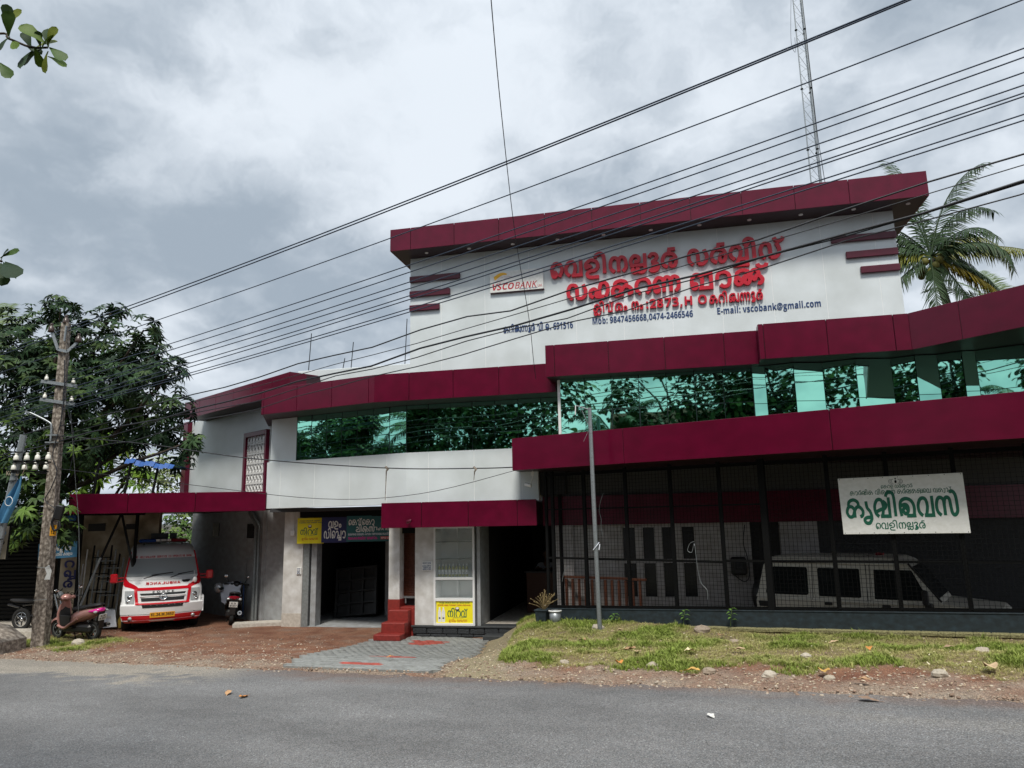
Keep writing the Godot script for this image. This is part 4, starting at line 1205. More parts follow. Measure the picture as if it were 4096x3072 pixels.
func latin(called: String, s: String, m: Variant, parent: Node3D, xf: Transform3D, tall: float, length := 0.0, bold := false, deep := 0.004, serif := false, stretch_height := 1.0) -> MeshInstance3D:
	var t := TextMesh.new()
	var f := SystemFont.new()
	f.font_names = PackedStringArray(["Droid Serif" if serif else "Droid Sans"])
	f.font_weight = 700 if bold else 400
	t.font = f
	t.text = s
	t.font_size = 64
	t.pixel_size = tall / 46.0
	t.depth = deep
	t.horizontal_alignment = HORIZONTAL_ALIGNMENT_LEFT
	t.vertical_alignment = VERTICAL_ALIGNMENT_CENTER
	t.material = mats[m] if m is String else m
	var o := MeshInstance3D.new()
	o.name = called
	o.mesh = t
	var k := 1.0
	var bb := t.get_aabb()
	if length > 0.0 and bb.size.x > 0.0: k = length / bb.size.x
	o.transform = xf * Transform3D(Basis.from_scale(Vector3(k, stretch_height, 1)), Vector3.ZERO) * Transform3D(Basis(), -Vector3(bb.position.x, bb.get_center().y, 0))
	parent.add_child(o, true)
	return o

func word_sign(label: String, keys: Array, u0: float, u1: float, h: float, tall: float, weight: float, called := "sign_lettering", deep := 0.09) -> Node3D:
	# raised red letters on the white wall, one part per letter
	var root := thing(called, label, "lettering", bw(u0, h, -0.7), BUILD_TURN)
	var gap := weight * 1.3
	var k := (u1 - u0) / width_of(keys, gap)
	var x := 0.0
	for q in keys:
		if q == " ": x += 0.5
		elif alpha.has(q):
			var x0 := x * k
			part("letter", "sign_red", root, func(b: MB): put_letter(b, q, weight, Vector2(k, tall), Vector3(x0, 0, 0), deep))
			x += alpha[q][0] + gap
	return root

func make_lettering() -> void:
	word_sign("large red raised Malayalam letters, top line on the white upper wall", ["e", "va", "lla", "i", "na", "la2", "uu", "rr", " ", "sa", "rr", "vva", "ii", "sa", "virama"], 3.62, 9.55, 8.98, 0.38, 0.115)
	word_sign("large red raised Malayalam letters, second line on the white upper wall", ["sa", "ha", "ka", "ra", "nna", " ", "ba", "aa", "nka", "virama"], 4.03, 9.12, 8.34, 0.38, 0.115)
	var l3 := word_sign("smaller red raised letters, third line with the number 2873", ["kla", "i", "pa", "virama", "tha", "am", " ", "na", "am"], 4.68, 5.98, 7.94, 0.2, 0.1, "sign_lettering", 0.06)
	latin("letter", ":2873,H O", "sign_red", l3, Transform3D(Basis(), Vector3(1.34, 0.1, 0.03)), 0.235, 1.5, true, 0.06)
	var x := 2.9
	var k3 := 0.152
	for q in ["ka", "ra", "i", "nga", "nna2", "uu", "rr"]:
		var x0 := x
		part("letter", "sign_red", l3, func(b: MB): put_letter(b, q, 0.1, Vector2(k3, 0.2), Vector3(x0, 0, 0), 0.06))
		x += (alpha[q][0] + 0.15) * k3
	var bl := thing("address_lettering", "dark blue raised lettering of the address ending 691516 on the white wall", "lettering", bw(2.28, 7.6, -0.7), BUILD_TURN)
	part("letter", "sign_blue", bl, func(b: MB): line_of(b, ["ka", "ra", "i", "nga", "nna2", "uu", "rr", " ", "pa", "i", " ", "oh"], 0.1, 1.24, 0.15, Vector3.ZERO, 0.012))
	latin("letter", ". 691516", "sign_blue", bl, Transform3D(Basis(), Vector3(1.25, 0.08, 0.006)), 0.18, 0.6, true, 0.012)
	var ph := thing("phone_lettering", "dark blue raised lettering of the phone numbers on the white wall", "lettering", bw(4.64, 7.72, -0.7), BUILD_TURN)
	latin("letter", "Mob: 9847456668,0474-2466546", "sign_blue", ph, Transform3D(Basis(), Vector3(0, 0, 0.006)), 0.165, 2.52, true, 0.012)
	var em := thing("mail_lettering", "dark blue raised lettering of the e-mail address on the white wall", "lettering", bw(7.75, 7.72, -0.7), BUILD_TURN)
	latin("letter", "E-mail: vscobank@gmail.com", "sign_blue", em, Transform3D(Basis(), Vector3(0, 0, 0.006)), 0.165, 2.42, true, 0.012)
	# the bank's logo board
	var lb := thing("logo_board", "white bank logo board with gold and red wave left of the red letters", "sign", bw(1.95, 8.7, -0.66), BUILD_TURN)
	part("board", "sign_white", lb, func(b: MB): b.box(Vector3(0.72, 0.29, 0), Vector3(1.45, 0.58, 0.08), Basis(), 0.008))
	part("edge", "maroon_trim", lb, func(b: MB): b.box(Vector3(0.73, -0.003, -0.01), Vector3(1.46, 0.02, 0.06)))
	var gold := PackedVector2Array()
	var redw := PackedVector2Array()
	for i in 9:
		var a := i / 8.0
		gold.append(Vector2(0.1 + 0.36 * a, 0.43 + 0.09 * sin(a * 2.6) + 0.03 * a))
	for i in 7:
		var a := 1.0 - i / 6.0
		gold.append(Vector2(0.14 + 0.32 * a, 0.33 + 0.09 * sin(a * 2.4) + 0.07 * a))
	for i in 8:
		var a := i / 7.0
		redw.append(Vector2(0.17 + 0.45 * a, 0.31 + 0.13 * sin(a * 2.4) - 0.02 * a))
	for i in 6:
		var a := 1.0 - i / 5.0
		redw.append(Vector2(0.24 + 0.36 * a, 0.24 + 0.1 * sin(a * 2.2) + 0.08 * a))
	part("gold_wave", "logo_gold", lb, func(b: MB): b.prism(gold, 0.04, 0.046))
	part("red_wave", "sign_red", lb, func(b: MB): b.prism(redw, 0.04, 0.049))
	latin("lettering", "VSCO", "sign_red", lb, Transform3D(Basis(Vector3(1, 0, 0), Vector3(0.22, 1, 0), Vector3(0, 0, 1)), Vector3(0.05, 0.15, 0.043)), 0.17, 0.6, true)
	latin("lettering", "BANK", "sign_red", lb, Transform3D(Basis(Vector3(1, 0, 0), Vector3(0.22, 1, 0), Vector3(0, 0, 1)), Vector3(0.7, 0.15, 0.043)), 0.17, 0.57, false)
	latin("lettering", "Ltd.", "sign_red", lb, Transform3D(Basis(), Vector3(1.3, 0.1, 0.043)), 0.06, 0.12, false)
	latin("lettering", "Relationship That Matters", "sign_blue", lb, Transform3D(Basis(), Vector3(0.8, 0.045, 0.043)), 0.03, 0.48, false)

func print_sign(called: String, label: String, at: Vector3, turn: float, w: float, h: float, m: String) -> Node3D:
	var r := thing(called, label, "sign", at, turn)
	part("board", m, r, func(b: MB): b.box(Vector3(w / 2, h / 2, 0), Vector3(w, h, 0.025), Basis(), 0.003))
	return r

func squiggle(parent: Node3D, m: String, at: Vector2, length: float, tall: float, seed_: int, words: int) -> void:
	# a line of small print
	var r := RandomNumberGenerator.new()
	r.seed = seed_
	var keys := []
	var pool := ["va", "na", "ka", "ra", "sa", "pa", "tha", "i", "lla", "aa", "nna", "ya", "am", "ma", "cha"]
	for wd in words:
		for k in r.randi_range(3, 6): keys.append(pool[r.randi() % pool.size()])
		keys.append(" ")
	part("small_print", m, parent, func(b: MB): line_of(b, keys, 0.1, length, tall, Vector3(at.x, at.y, 0.0135), 0.002))

func coconut_print(parent: Node3D, c: Vector2, r: float) -> void:
	part("coconut_shell", "wood_brown", parent, func(b: MB): b.sphere(Vector3(c.x, c.y, 0.013), Vector3(r, r * 0.9, 0.003), 12))
	part("coconut_flesh", "sign_white", parent, func(b: MB): b.sphere(Vector3(c.x, c.y + r * 0.25, 0.015), Vector3(r * 0.75, r * 0.5, 0.003), 12))

func nirav(parent: Node3D, x: float, y: float, w: float, tall: float) -> void:
	part("lettering", "sign_green", parent, func(b: MB): line_of(b, ["na", "i", "rra", "va", "virama"], 0.085, w, tall, Vector3(x, y, 0.0135), 0.002))

func make_shop_signs() -> void:
	# hanging boards over the left bay
	var t := BUILD_TURN + 6.0
	var y := print_sign("shop_sign", "yellow sign with green Malayalam word hanging at the white pier", bw(-3.75, 2.2, -1.12), t, 0.76, 0.69, "sign_yellow")
	squiggle(y, "sign_blue", Vector2(0.07, 0.6), 0.6, 0.022, 1, 3)
	squiggle(y, "sign_blue", Vector2(0.05, 0.55), 0.66, 0.022, 2, 4)
	coconut_print(y, Vector2(0.36, 0.46), 0.055)
	nirav(y, 0.1, 0.24, 0.52, 0.13)
	squiggle(y, "sign_blue", Vector2(0.22, 0.205), 0.3, 0.012, 3, 2)
	part("lettering", "sign_red", y, func(b: MB): line_of(b, ["ih", "va", "i", "ta", " ", "la", "ya", "ma", "aa", "na"], 0.07, 0.46, 0.05, Vector3(0.14, 0.1, 0.0135), 0.002))
	var n := print_sign("shop_sign", "navy blue sign with large white Malayalam words between the yellow and teal signs", bw(-2.98, 2.22, -1.03), t, 0.76, 0.68, "board_navy")
	part("lettering", "sign_white", n, func(b: MB): line_of(b, ["va", "lla", "am"], 0.1, 0.38, 0.16, Vector3(0.2, 0.4, 0.0135), 0.002))
	part("lettering", "sign_white", n, func(b: MB): line_of(b, ["dda", "i", "ee", "ppa", "aa"], 0.095, 0.62, 0.18, Vector3(0.08, 0.12, 0.0135), 0.002))
	var k := print_sign("shop_sign", "teal sign with white Malayalam words and a small red label", bw(-2.2, 2.24, -0.94), t, 1.38, 0.68, "board_teal")
	part("lettering", "sign_white", k, func(b: MB): line_of(b, ["e", "ka", "pa", "virama", "ee", "ka", "aa"], 0.09, 0.72, 0.13, Vector3(0.06, 0.44, 0.0135), 0.002))
	part("lettering", "sign_white", k, func(b: MB): line_of(b, ["cha", "i", "kka", "nchil"], 0.09, 0.52, 0.125, Vector3(0.26, 0.26, 0.0135), 0.002))
	squiggle(k, "sign_white", Vector2(0.82, 0.29), 0.46, 0.06, 5, 1)
	squiggle(k, "cloth_pale", Vector2(0.05, 0.17), 1.2, 0.045, 6, 5)
	squiggle(k, "pink_lens", Vector2(0.05, 0.06), 0.82, 0.055, 7, 4)
	part("red_label", "sign_red", k, func(b: MB): b.box(Vector3(1.12, 0.09, 0.013), Vector3(0.36, 0.075, 0.004)))
	latin("lettering", "KEPCO OUTLET", "sign_white", k, Transform3D(Basis(), Vector3(0.955, 0.09, 0.017)), 0.045, 0.33, true, 0.002)
	part("red_badge", "sign_red", k, func(b: MB): b.prism(PackedVector2Array([Vector2(0.94, 0.46), Vector2(1.3, 0.46), Vector2(1.27, 0.53), Vector2(1.3, 0.6), Vector2(0.94, 0.6), Vector2(0.97, 0.53)]), 0.012, 0.015))
	latin("lettering", "KEPCO", "sign_yellow", k, Transform3D(Basis(), Vector3(0.99, 0.53, 0.017)), 0.075, 0.26, true, 0.002)
	# yellow poster on the cabinet
	var p := print_sign("poster", "yellow poster with two oil bottles printed on it on the cabinet base", bw(0.63, 0.3, -0.018), BUILD_TURN, 0.92, 0.54, "sign_yellow")
	squiggle(p, "sign_green", Vector2(0.08, 0.475), 0.78, 0.026, 11, 5)
	squiggle(p, "sign_red", Vector2(0.04, 0.42), 0.84, 0.026, 12, 5)
	for x in [0.085, 0.18]:
		part("printed_bottle", "sign_white", p, func(b: MB): b.prism(PackedVector2Array([Vector2(x - 0.042, 0.04), Vector2(x + 0.042, 0.04), Vector2(x + 0.042, 0.27), Vector2(x + 0.02, 0.34), Vector2(x + 0.017, 0.385), Vector2(x - 0.017, 0.385), Vector2(x - 0.02, 0.34), Vector2(x - 0.042, 0.27)]), 0.012, 0.0145))
		part("printed_mark", "black_paint", p, func(b: MB): b.sphere(Vector3(x, 0.13, 0.0148), Vector3(0.024, 0.02, 0.002), 10))
	coconut_print(p, Vector2(0.53, 0.345), 0.055)
	nirav(p, 0.29, 0.16, 0.52, 0.14)
	squiggle(p, "sign_blue", Vector2(0.42, 0.135), 0.28, 0.012, 13, 2)
	part("lettering", "sign_red", p, func(b: MB): line_of(b, ["ih", "va", "i", "ta", " ", "la", "ya", "ma", "aa", "na"], 0.07, 0.46, 0.05, Vector3(0.32, 0.045, 0.0135), 0.002))
	# paper notices
	for q in [[0.27, 1.55, 0.27, 0.22, "white paper notice with blue writing on the white wall left of the cabinet", 0.004], [-3.78, 1.38, 0.14, 0.18, "small white paper notice on the stained pier of the left bay", -1.216]]:
		var pn := print_sign("paper_notice", q[4], bw(q[0], q[1], q[5] + 0.012), BUILD_TURN, q[2], q[3], "sign_white")
		for i in 4: squiggle(pn, "sign_blue", Vector2(0.02, q[3] * (0.74 - 0.22 * i)), q[2] - 0.04, q[3] * (0.15 if i != 1 else 0.09), 20 + i, 2)
# ------------------------------------------------------------------ fenced bay: plinth, wire fence, sign, jeep
const FENCE_AT := Vector3(-0.02, 0.0, -17.52)
const FENCE_TURN := -34.0

func fw(a: float, h: float, z: float) -> Vector3:
	return FENCE_AT + Basis(Vector3.UP, deg_to_rad(FENCE_TURN)) * Vector3(a, h, z)

func plinth_top(a: float) -> float:
	return 0.76 + 0.0415 * (a - 1.16)

func make_fence() -> void:
	var wall := thing("plinth_wall", "low slate blue plinth wall under the wire fence", "wall", FENCE_AT, FENCE_TURN)
	var poly := PackedVector2Array([Vector2(0.82, -0.2), Vector2(13.2, -0.2), Vector2(13.2, plinth_top(13.2)), Vector2(0.82, plinth_top(0.82))])
	part("wall", "slate_plinth", wall, func(b: MB): b.prism(poly, -0.12, 0.06))
	part("coping", "slate_plinth", wall, func(b: MB): b.bar(Vector3(0.8, plinth_top(0.8) + 0.006, -0.03), Vector3(13.2, plinth_top(13.2) + 0.006, -0.03), 0.2, 0.02, Vector3.UP, 0.004))
	part("ledge", "mossy_ledge", wall, func(b: MB):
		var prev := Vector3.ZERO
		for i in 40:
			var a := 3.3 + 0.25 * i
			var p := Vector3(a, plinth_top(a) - 0.325 + wob.get_noise_1d(a * 3.0) * 0.012, 0.12 + wob.get_noise_1d(a * 4.0 + 9.0) * 0.02)
			if i > 0: b.bar(prev, p, 0.16, 0.07, Vector3.UP, 0.012)
			prev = p)
	var f := thing("wire_fence", "black steel wire mesh fence standing on the slate plinth", "fence", FENCE_AT, FENCE_TURN)
	var posts := [0.9, 1.07, 1.9, 2.92, 3.95, 4.99, 5.84, 7.03, 8.03, 9.06, 10.1, 11.1, 12.1, 13.1]
	for a in posts:
		var w := 0.07 if a > 1.0 else 0.06
		if absf(a - 5.84) < 0.01: w = 0.12
		part("post", "black_iron", f, func(b: MB): b.box(Vector3(a, (plinth_top(a) + 3.82) / 2, -0.02), Vector3(w, 3.82 - plinth_top(a), w), Basis(), 0.004))
	part("rail", "black_iron", f, func(b: MB): b.bar(Vector3(0.9, 1.87, -0.025), Vector3(4.99, 1.84, -0.025), 0.04, 0.045))
	part("rail", "black_iron", f, func(b: MB): b.bar(Vector3(4.99, 1.86, -0.025), Vector3(13.1, 1.95, -0.025), 0.04, 0.045))
	part("rail", "black_iron", f, func(b: MB): b.bar(Vector3(0.9, plinth_top(0.9) + 0.05, -0.02), Vector3(13.1, plinth_top(13.1) + 0.05, -0.02), 0.05, 0.05))
	part("rail", "black_iron", f, func(b: MB): b.bar(Vector3(0.9, 3.74, -0.02), Vector3(13.1, 3.74, -0.02), 0.06, 0.07))
	part("rail", "black_iron", f, func(b: MB): b.bar(Vector3(0.9, 2.95, -0.025), Vector3(5.84, 2.95, -0.025), 0.03, 0.03))
	for i in range(1, posts.size() - 1):
		var a0: float = posts[i]
		var a1: float = posts[i + 1]
		var m := MB.new()
		var x := a0 + 0.04
		while x < a1:
			m.bar(Vector3(x, plinth_top(x) + 0.03, 0.02 + rng.randf_range(-0.004, 0.004)), Vector3(x + rng.randf_range(-0.006, 0.006), 3.74, 0.02), 0.0055, 0.0055, Vector3.BACK)
			x += 0.076
		var h := plinth_top(a0) + 0.06
		while h < 3.74:
			m.bar(Vector3(a0, h + rng.randf_range(-0.004, 0.004), 0.026), Vector3(a1, h + 0.003, 0.026), 0.0055, 0.0055)
			h += 0.076
		var mo := obj("wire_mesh", m, "black_iron", f)
		mo.set_meta("kind", "stuff")
	# return of the fence to the wall
	part("post", "black_iron", f, func(b: MB): b.box(Vector3(0.98, (plinth_top(1) + 3.8) / 2, -0.5), Vector3(0.06, 3.8 - plinth_top(1), 0.06)))
	# loose ends of wire and twine tied to the mesh
	var ties := [[[2.42, 3.28], [2.35, 3.12], [2.3, 2.9], [2.34, 2.72], [2.33, 2.55], [2.36, 2.36]], [[4.43, 2.24], [4.33, 2.2], [4.27, 2.06], [4.36, 2.03], [4.42, 2.2], [4.45, 1.8], [4.5, 1.45], [4.62, 1.3], [4.62, 1.12]], [[1.52, 1.7], [1.37, 1.6], [1.3, 1.36]]]
	for t in ties:
		var pts := []
		for q in t: pts.append(Vector3(q[0], q[1], 0.05))
		part("tie_wire", "galvanised", f, func(b: MB): b.tube(smooth_path(pts, 4), 0.005, 5))
	# office sign board wired to the fence
	var sg := thing("office_sign", "large white sign board with big green Malayalam lettering on the wire fence", "sign", fw(7.24, 2.37, 0.07), FENCE_TURN)
	sg.rotation_degrees.z = 0.4
	part("board", "sign_white", sg, func(b: MB): b.box(Vector3(0.98, 0.5, 0), Vector3(1.96, 1.0, 0.02), Basis(), 0.003))
	part("lettering", "sign_green", sg, func(b: MB): line_of(b, ["ka", "ru", "sha", "i", "bha", "va", "nchil"], 0.105, 1.78, 0.3, Vector3(0.09, 0.3, 0.011), 0.002))
	part("lettering", "sign_green", sg, func(b: MB): line_of(b, ["e", "va", "lla", "i", "na", "la2", "uu", "rr"], 0.085, 0.78, 0.1, Vector3(0.55, 0.09, 0.011), 0.002))
	part("lettering", "sign_green", sg, func(b: MB): line_of(b, ["ka", "aa", "rr", "sha", "i", "ka", " ", "va", "i", "ka", "sa", "na", " ", "ka", "rr", "sha", "ka", "ksha", "ee", "ma", " ", "va", "ka", "u", "ppa", "virama"], 0.08, 1.6, 0.065, Vector3(0.18, 0.69, 0.011), 0.002))
	part("lettering", "sign_green", sg, func(b: MB): line_of(b, ["ee", "ka", "ra", "lla", " ", "sa", "rr", "kka", "aa", "rr"], 0.08, 0.5, 0.052, Vector3(0.7, 0.79, 0.011), 0.002))
	# state emblem in black line work: two elephants under a crest
	part("emblem", "black_paint", sg, func(b: MB):
		for sgn in [-1, 1]:
			for k in 3:
				var pts := []
				for i in 6:
					var an := -1.2 + 2.6 * i / 5.0
					pts.append(Vector3(0.94 + sgn * (0.03 + 0.022 * k + 0.035 * cos(an)), 0.905 + 0.04 * sin(an), 0.0115))
				b.tube(pts, 0.0028, 4)
			b.bar(Vector3(0.94 + sgn * 0.09, 0.855, 0.0115), Vector3(0.94 + sgn * 0.02, 0.86, 0.0115), 0.004, 0.003)
		b.sphere(Vector3(0.94, 0.9, 0.0115), Vector3(0.018, 0.028, 0.002), 10)
		b.sphere(Vector3(0.94, 0.95, 0.0115), Vector3(0.012, 0.014, 0.002), 8))
	for k in 9:
		for hh in [0.02, 0.98]:
			part("screw", "black_iron", sg, func(b: MB): b.lathe([[0.0, 0.004], [0.006, 0.003], [0.007, 0.0]], 8, Transform3D(Basis(Vector3.RIGHT, PI / 2), Vector3(0.03 + k * 0.2375, hh, 0.01))))
	# wooden railing lying inside the fence
	var rl := thing("wooden_railing", "brown wooden railing with upright slats behind the wire fence", "railing", fw(0.92, 0.7, -0.55), FENCE_TURN)
	part("rail", "wood_brown", rl, func(b: MB): b.box(Vector3(0.88, 0.71, 0), Vector3(1.78, 0.05, 0.07), Basis(), 0.006))
	part("rail", "wood_brown", rl, func(b: MB): b.box(Vector3(1.97, 0.7, 0.01), Vector3(0.34, 0.05, 0.07), Basis(), 0.006))
	for k in 12:
		part("slat", "wood_brown", rl, func(b: MB): b.box(Vector3(0.14 + 0.168 * k, -0.03 + 0.34, 0), Vector3(0.06, 0.72, 0.04), Basis(), 0.005))
	part("foot", "wood_brown", rl, func(b: MB): b.box(Vector3(1.0, -0.375, 0), Vector3(2.1, 0.04, 0.1)); b.box(Vector3(0.3, -0.55, 0), Vector3(0.08, 0.33, 0.08)); b.box(Vector3(1.8, -0.55, 0), Vector3(0.08, 0.33, 0.08)))
	# electricity meter box with its cables
	var mb := thing("meter_box", "dark electricity meter box with looped cables on the grey bay wall", "meter", bw(7.75, 1.62, 0.01), BUILD_TURN)
	part("box", "black_plastic", mb, func(b: MB): b.box(Vector3(0, 0, 0.06), Vector3(0.34, 0.4, 0.12), Basis(), 0.04))
	part("window", "tinted_glass", mb, func(b: MB): b.box(Vector3(0.02, 0.04, 0.124), Vector3(0.18, 0.2, 0.01), Basis(), 0.004))
	part("cable", "wire_black", mb, func(b: MB): b.tube(smooth_path([Vector3(0.2, 0.9, 0.02), Vector3(0.14, 0.5, 0.04), Vector3(0.2, 0.2, 0.05), Vector3(0.22, -0.2, 0.05), Vector3(0.1, -0.34, 0.05), Vector3(-0.1, -0.2, 0.05)], 4), 0.012, 6))
	# security camera under the balcony corner
	var cc := thing("security_camera", "white security camera under the maroon balcony corner", "camera", bw(3.2, 3.5, 0.86), BUILD_TURN)
	part("housing", "white_plastic", cc, func(b: MB): b.lathe([[0.0, 0.0], [0.04, 0.0], [0.042, 0.02], [0.042, 0.16], [0.0, 0.16]], 12, Transform3D(Basis(Vector3.BACK, 1.25), Vector3(0.03, 0.0, 0))))
	part("bracket", "white_plastic", cc, func(b: MB): b.tube([Vector3(0.0, 0.04, 0), Vector3(0.06, 0.18, -0.02), Vector3(0.06, 0.35, -0.02)], 0.014, 8); b.box(Vector3(0.06, 0.28, 0.0), Vector3(0.07, 0.09, 0.05)))
	make_jeep()

func smooth_path(pts: Array, n: int) -> Array:
	var out := []
	for i in pts.size() - 1:
		var a: Vector3 = pts[maxi(i - 1, 0)]
		var d: Vector3 = pts[mini(i + 2, pts.size() - 1)]
		for k in n: out.append(pts[i].cubic_interpolate(pts[i + 1], a, d, float(k) / n))
	out.append(pts[-1])
	return out

func round_rect(x0: float, y0: float, x1: float, y1: float, r: float, lean0 := 0.0, lean1 := 0.0) -> PackedVector2Array:
	var p := PackedVector2Array()
	for q in [[x1 - r, y1 - r, 0.0], [x0 + r, y1 - r, PI / 2], [x0 + r, y0 + r, PI], [x1 - r, y0 + r, PI * 1.5]]:
		for k in 4:
			var an: float = q[2] + PI / 2 * k / 3.0
			var v := Vector2(q[0] + cos(an) * r, q[1] + sin(an) * r)
			var t := (v.y - y0) / (y1 - y0)
			var s := (v.x - x0) / (x1 - x0)
			v.x += lerpf(lean0, lean1, s) * t
			p.append(v)
	return p

func wheel_parts(parent: Node3D, at: Vector3, r: float, w: float, rim_m: String, spokes: int, axis := Vector3.RIGHT, called := "wheel") -> void:
	var wh := Node3D.new()
	wh.name = called
	parent.add_child(wh, true)
	var y := axis
	var x := Vector3.UP
	wh.transform = Transform3D(Basis(x, y, x.cross(y)), at)
	part("tyre", "rubber", wh, func(b: MB): b.lathe([[r * 0.68, -w / 2], [r * 0.93, -w / 2], [r, -w * 0.28], [r, w * 0.28], [r * 0.93, w / 2], [r * 0.68, w / 2], [r * 0.66, 0.0], [r * 0.68, -w / 2]], 24))
	part("rim", rim_m, wh, func(b: MB):
		b.lathe([[r * 0.58, -w * 0.42], [r * 0.69, -w * 0.44], [r * 0.69, w * 0.44], [r * 0.58, w * 0.42]], 24)
		b.lathe([[0.0, -w * 0.4], [r * 0.2, -w * 0.36], [r * 0.2, w * 0.36], [0.0, w * 0.4]], 12)
		for k in spokes:
			var an := TAU * k / spokes
			b.bar(Vector3(cos(an), 0, sin(an)) * r * 0.15, Vector3(cos(an), 0, sin(an)) * r * 0.62, w * 0.2, w * 0.5, Vector3.UP))

func make_jeep() -> void:
	var root := thing("jeep", "boxy cream jeep with dark windows parked behind the wire fence", "car", fw(5.15, 0.0, -1.42), FENCE_TURN - 2.0)
	var w := 1.62
	var low := PackedVector2Array([Vector2(0.02, 0.42), Vector2(0.0, 0.98), Vector2(0.03, 1.07), Vector2(3.4, 1.07), Vector2(3.6, 1.05), Vector2(4.3, 0.98), Vector2(4.38, 0.9), Vector2(4.4, 0.42), Vector2(3.9, 0.42), Vector2(3.85, 0.62), Vector2(3.2, 0.62), Vector2(3.15, 0.42), Vector2(1.15, 0.42), Vector2(1.1, 0.62), Vector2(0.45, 0.62), Vector2(0.4, 0.42)])
	part("body", "jeep_cream", root, func(b: MB): b.prism(low, -w, 0.0))
	var rings := []
	for q in [[0.0, 1.065, 3.4, 0.0], [0.04, 1.14, 3.36, -0.012], [0.18, 1.7, 2.95, -0.07], [0.24, 1.8, 2.84, -0.1], [0.34, 1.87, 2.7, -0.17], [0.6, 1.9, 2.4, -0.4]]:
		rings.append([Vector3(q[0], q[1], q[3]), Vector3(q[2], q[1], q[3]), Vector3(q[2], q[1], -w - q[3]), Vector3(q[0], q[1], -w - q[3])])
	part("cabin", "jeep_cream", root, func(b: MB): b.loft(rings, true, true, false))
	var lean := Basis(Vector3.RIGHT, -0.105)
	var wins := [round_rect(0.2, 1.11, 1.06, 1.66, 0.05, 0.13, 0.0), round_rect(1.26, 1.1, 2.04, 1.65, 0.03), round_rect(2.3, 1.09, 3.1, 1.64, 0.03, 0.0, -0.1)]
	wins[2] = PackedVector2Array([Vector2(2.28, 1.09), Vector2(3.1, 1.09), Vector2(3.12, 1.27), Vector2(2.95, 1.64), Vector2(2.3, 1.64)])
	for k in 3:
		var xf := Transform3D(lean, Vector3(0, 0.012, 0.0)) * Transform3D(Basis(), Vector3(0, 0, 0.116))
		part("window", "tinted_glass", root, func(b: MB): b.prism(wins[k], -0.02, 0.004, xf))
	for x in [1.13, 2.14, 2.2]:
		part("door_gap", "black_plastic", root, func(b: MB): b.bar(Vector3(x, 0.5, 0.002), Vector3(x, 1.08, 0.002), 0.012, 0.006); b.bar(Vector3(x + 0.01, 1.08, -0.004), Vector3(x + 0.02, 1.76, -0.078), 0.012, 0.01))
	for x in [1.36, 2.4]:
		part("door_handle", "black_plastic", root, func(b: MB): b.box(Vector3(x + 0.07, 0.98, 0.012), Vector3(0.15, 0.055, 0.03), Basis(), 0.01))
	part("belt_moulding", "jeep_cream", root, func(b: MB): b.bar(Vector3(0.05, 1.03, 0.006), Vector3(3.3, 1.03, 0.006), 0.03, 0.025))
	part("rain_gutter", "jeep_cream", root, func(b: MB): b.bar(Vector3(0.2, 1.765, -0.075), Vector3(2.86, 1.75, -0.075), 0.04, 0.02))
	part("quarter_vent", "black_plastic", root, func(b: MB): b.prism(round_rect(0.06, 0.87, 0.3, 0.98, 0.02, -0.02, 0.03), -0.01, 0.01))
	part("wing_mirror", "black_plastic", root, func(b: MB): b.box(Vector3(3.2, 1.03, 0.1), Vector3(0.12, 0.1, 0.2), Basis(), 0.02); b.box(Vector3(3.16, 1.18, 0.16), Vector3(0.1, 0.28, 0.16), Basis(Vector3.UP, 0.3), 0.03))
	part("pillar_trim", "black_plastic", root, func(b: MB): b.bar(Vector3(2.9, 1.78, -0.085), Vector3(3.4, 1.1, -0.004), 0.03, 0.03))
	part("windscreen", "tinted_glass", root, func(b: MB): b.quad(Vector3(3.36, 1.16, -0.08), Vector3(2.96, 1.72, -0.15), Vector3(2.96, 1.72, -w + 0.15), Vector3(3.36, 1.16, -w + 0.08)))
	part("spare_wheel", "black_plastic", root, func(b: MB): b.lathe([[0.0, 0.0], [0.33, 0.0], [0.36, 0.04], [0.36, 0.2], [0.3, 0.24], [0.0, 0.24]], 24, Transform3D(Basis(Vector3.BACK, PI / 2), Vector3(-0.02, 1.0, -w / 2))))
	part("roof_lamp", "red_lens", root, func(b: MB): b.box(Vector3(2.35, 1.93, -0.6), Vector3(0.16, 0.06, 0.1), Basis(), 0.015))
	for x in [0.78, 3.52]:
		for z in [-0.12, -w + 0.12]:
			wheel_parts(root, Vector3(x, 0.36, z), 0.36, 0.2, "chrome", 8, Vector3.BACK)
# ------------------------------------------------------------------ vehicles
var amb_rows := [[0.3, -0.1, 0.9, 0.3], [0.34, -0.02, 0.95, 0.3], [0.5, 0.0, 0.985, 0.3], [0.53, -0.015, 0.985, 0.3], [0.78, 0.0, 1.0, 0.3], [0.815, -0.03, 1.0, 0.3], [0.83, -0.09, 0.975, 0.28], [1.2, -0.17, 0.975, 0.28], [1.25, -0.22, 0.97, 0.28], [1.33, -0.38, 0.965, 0.28], [1.47, -0.72, 0.955, 0.24], [1.56, -0.86, 0.95, 0.2], [1.6, -0.9, 0.945, 0.2], [2.2, -1.34, 0.855, 0.18], [2.28, -1.39, 0.84, 0.2], [2.4, -1.52, 0.81, 0.24], [2.5, -1.72, 0.76, 0.25], [2.55, -2.0, 0.7, 0.2]]

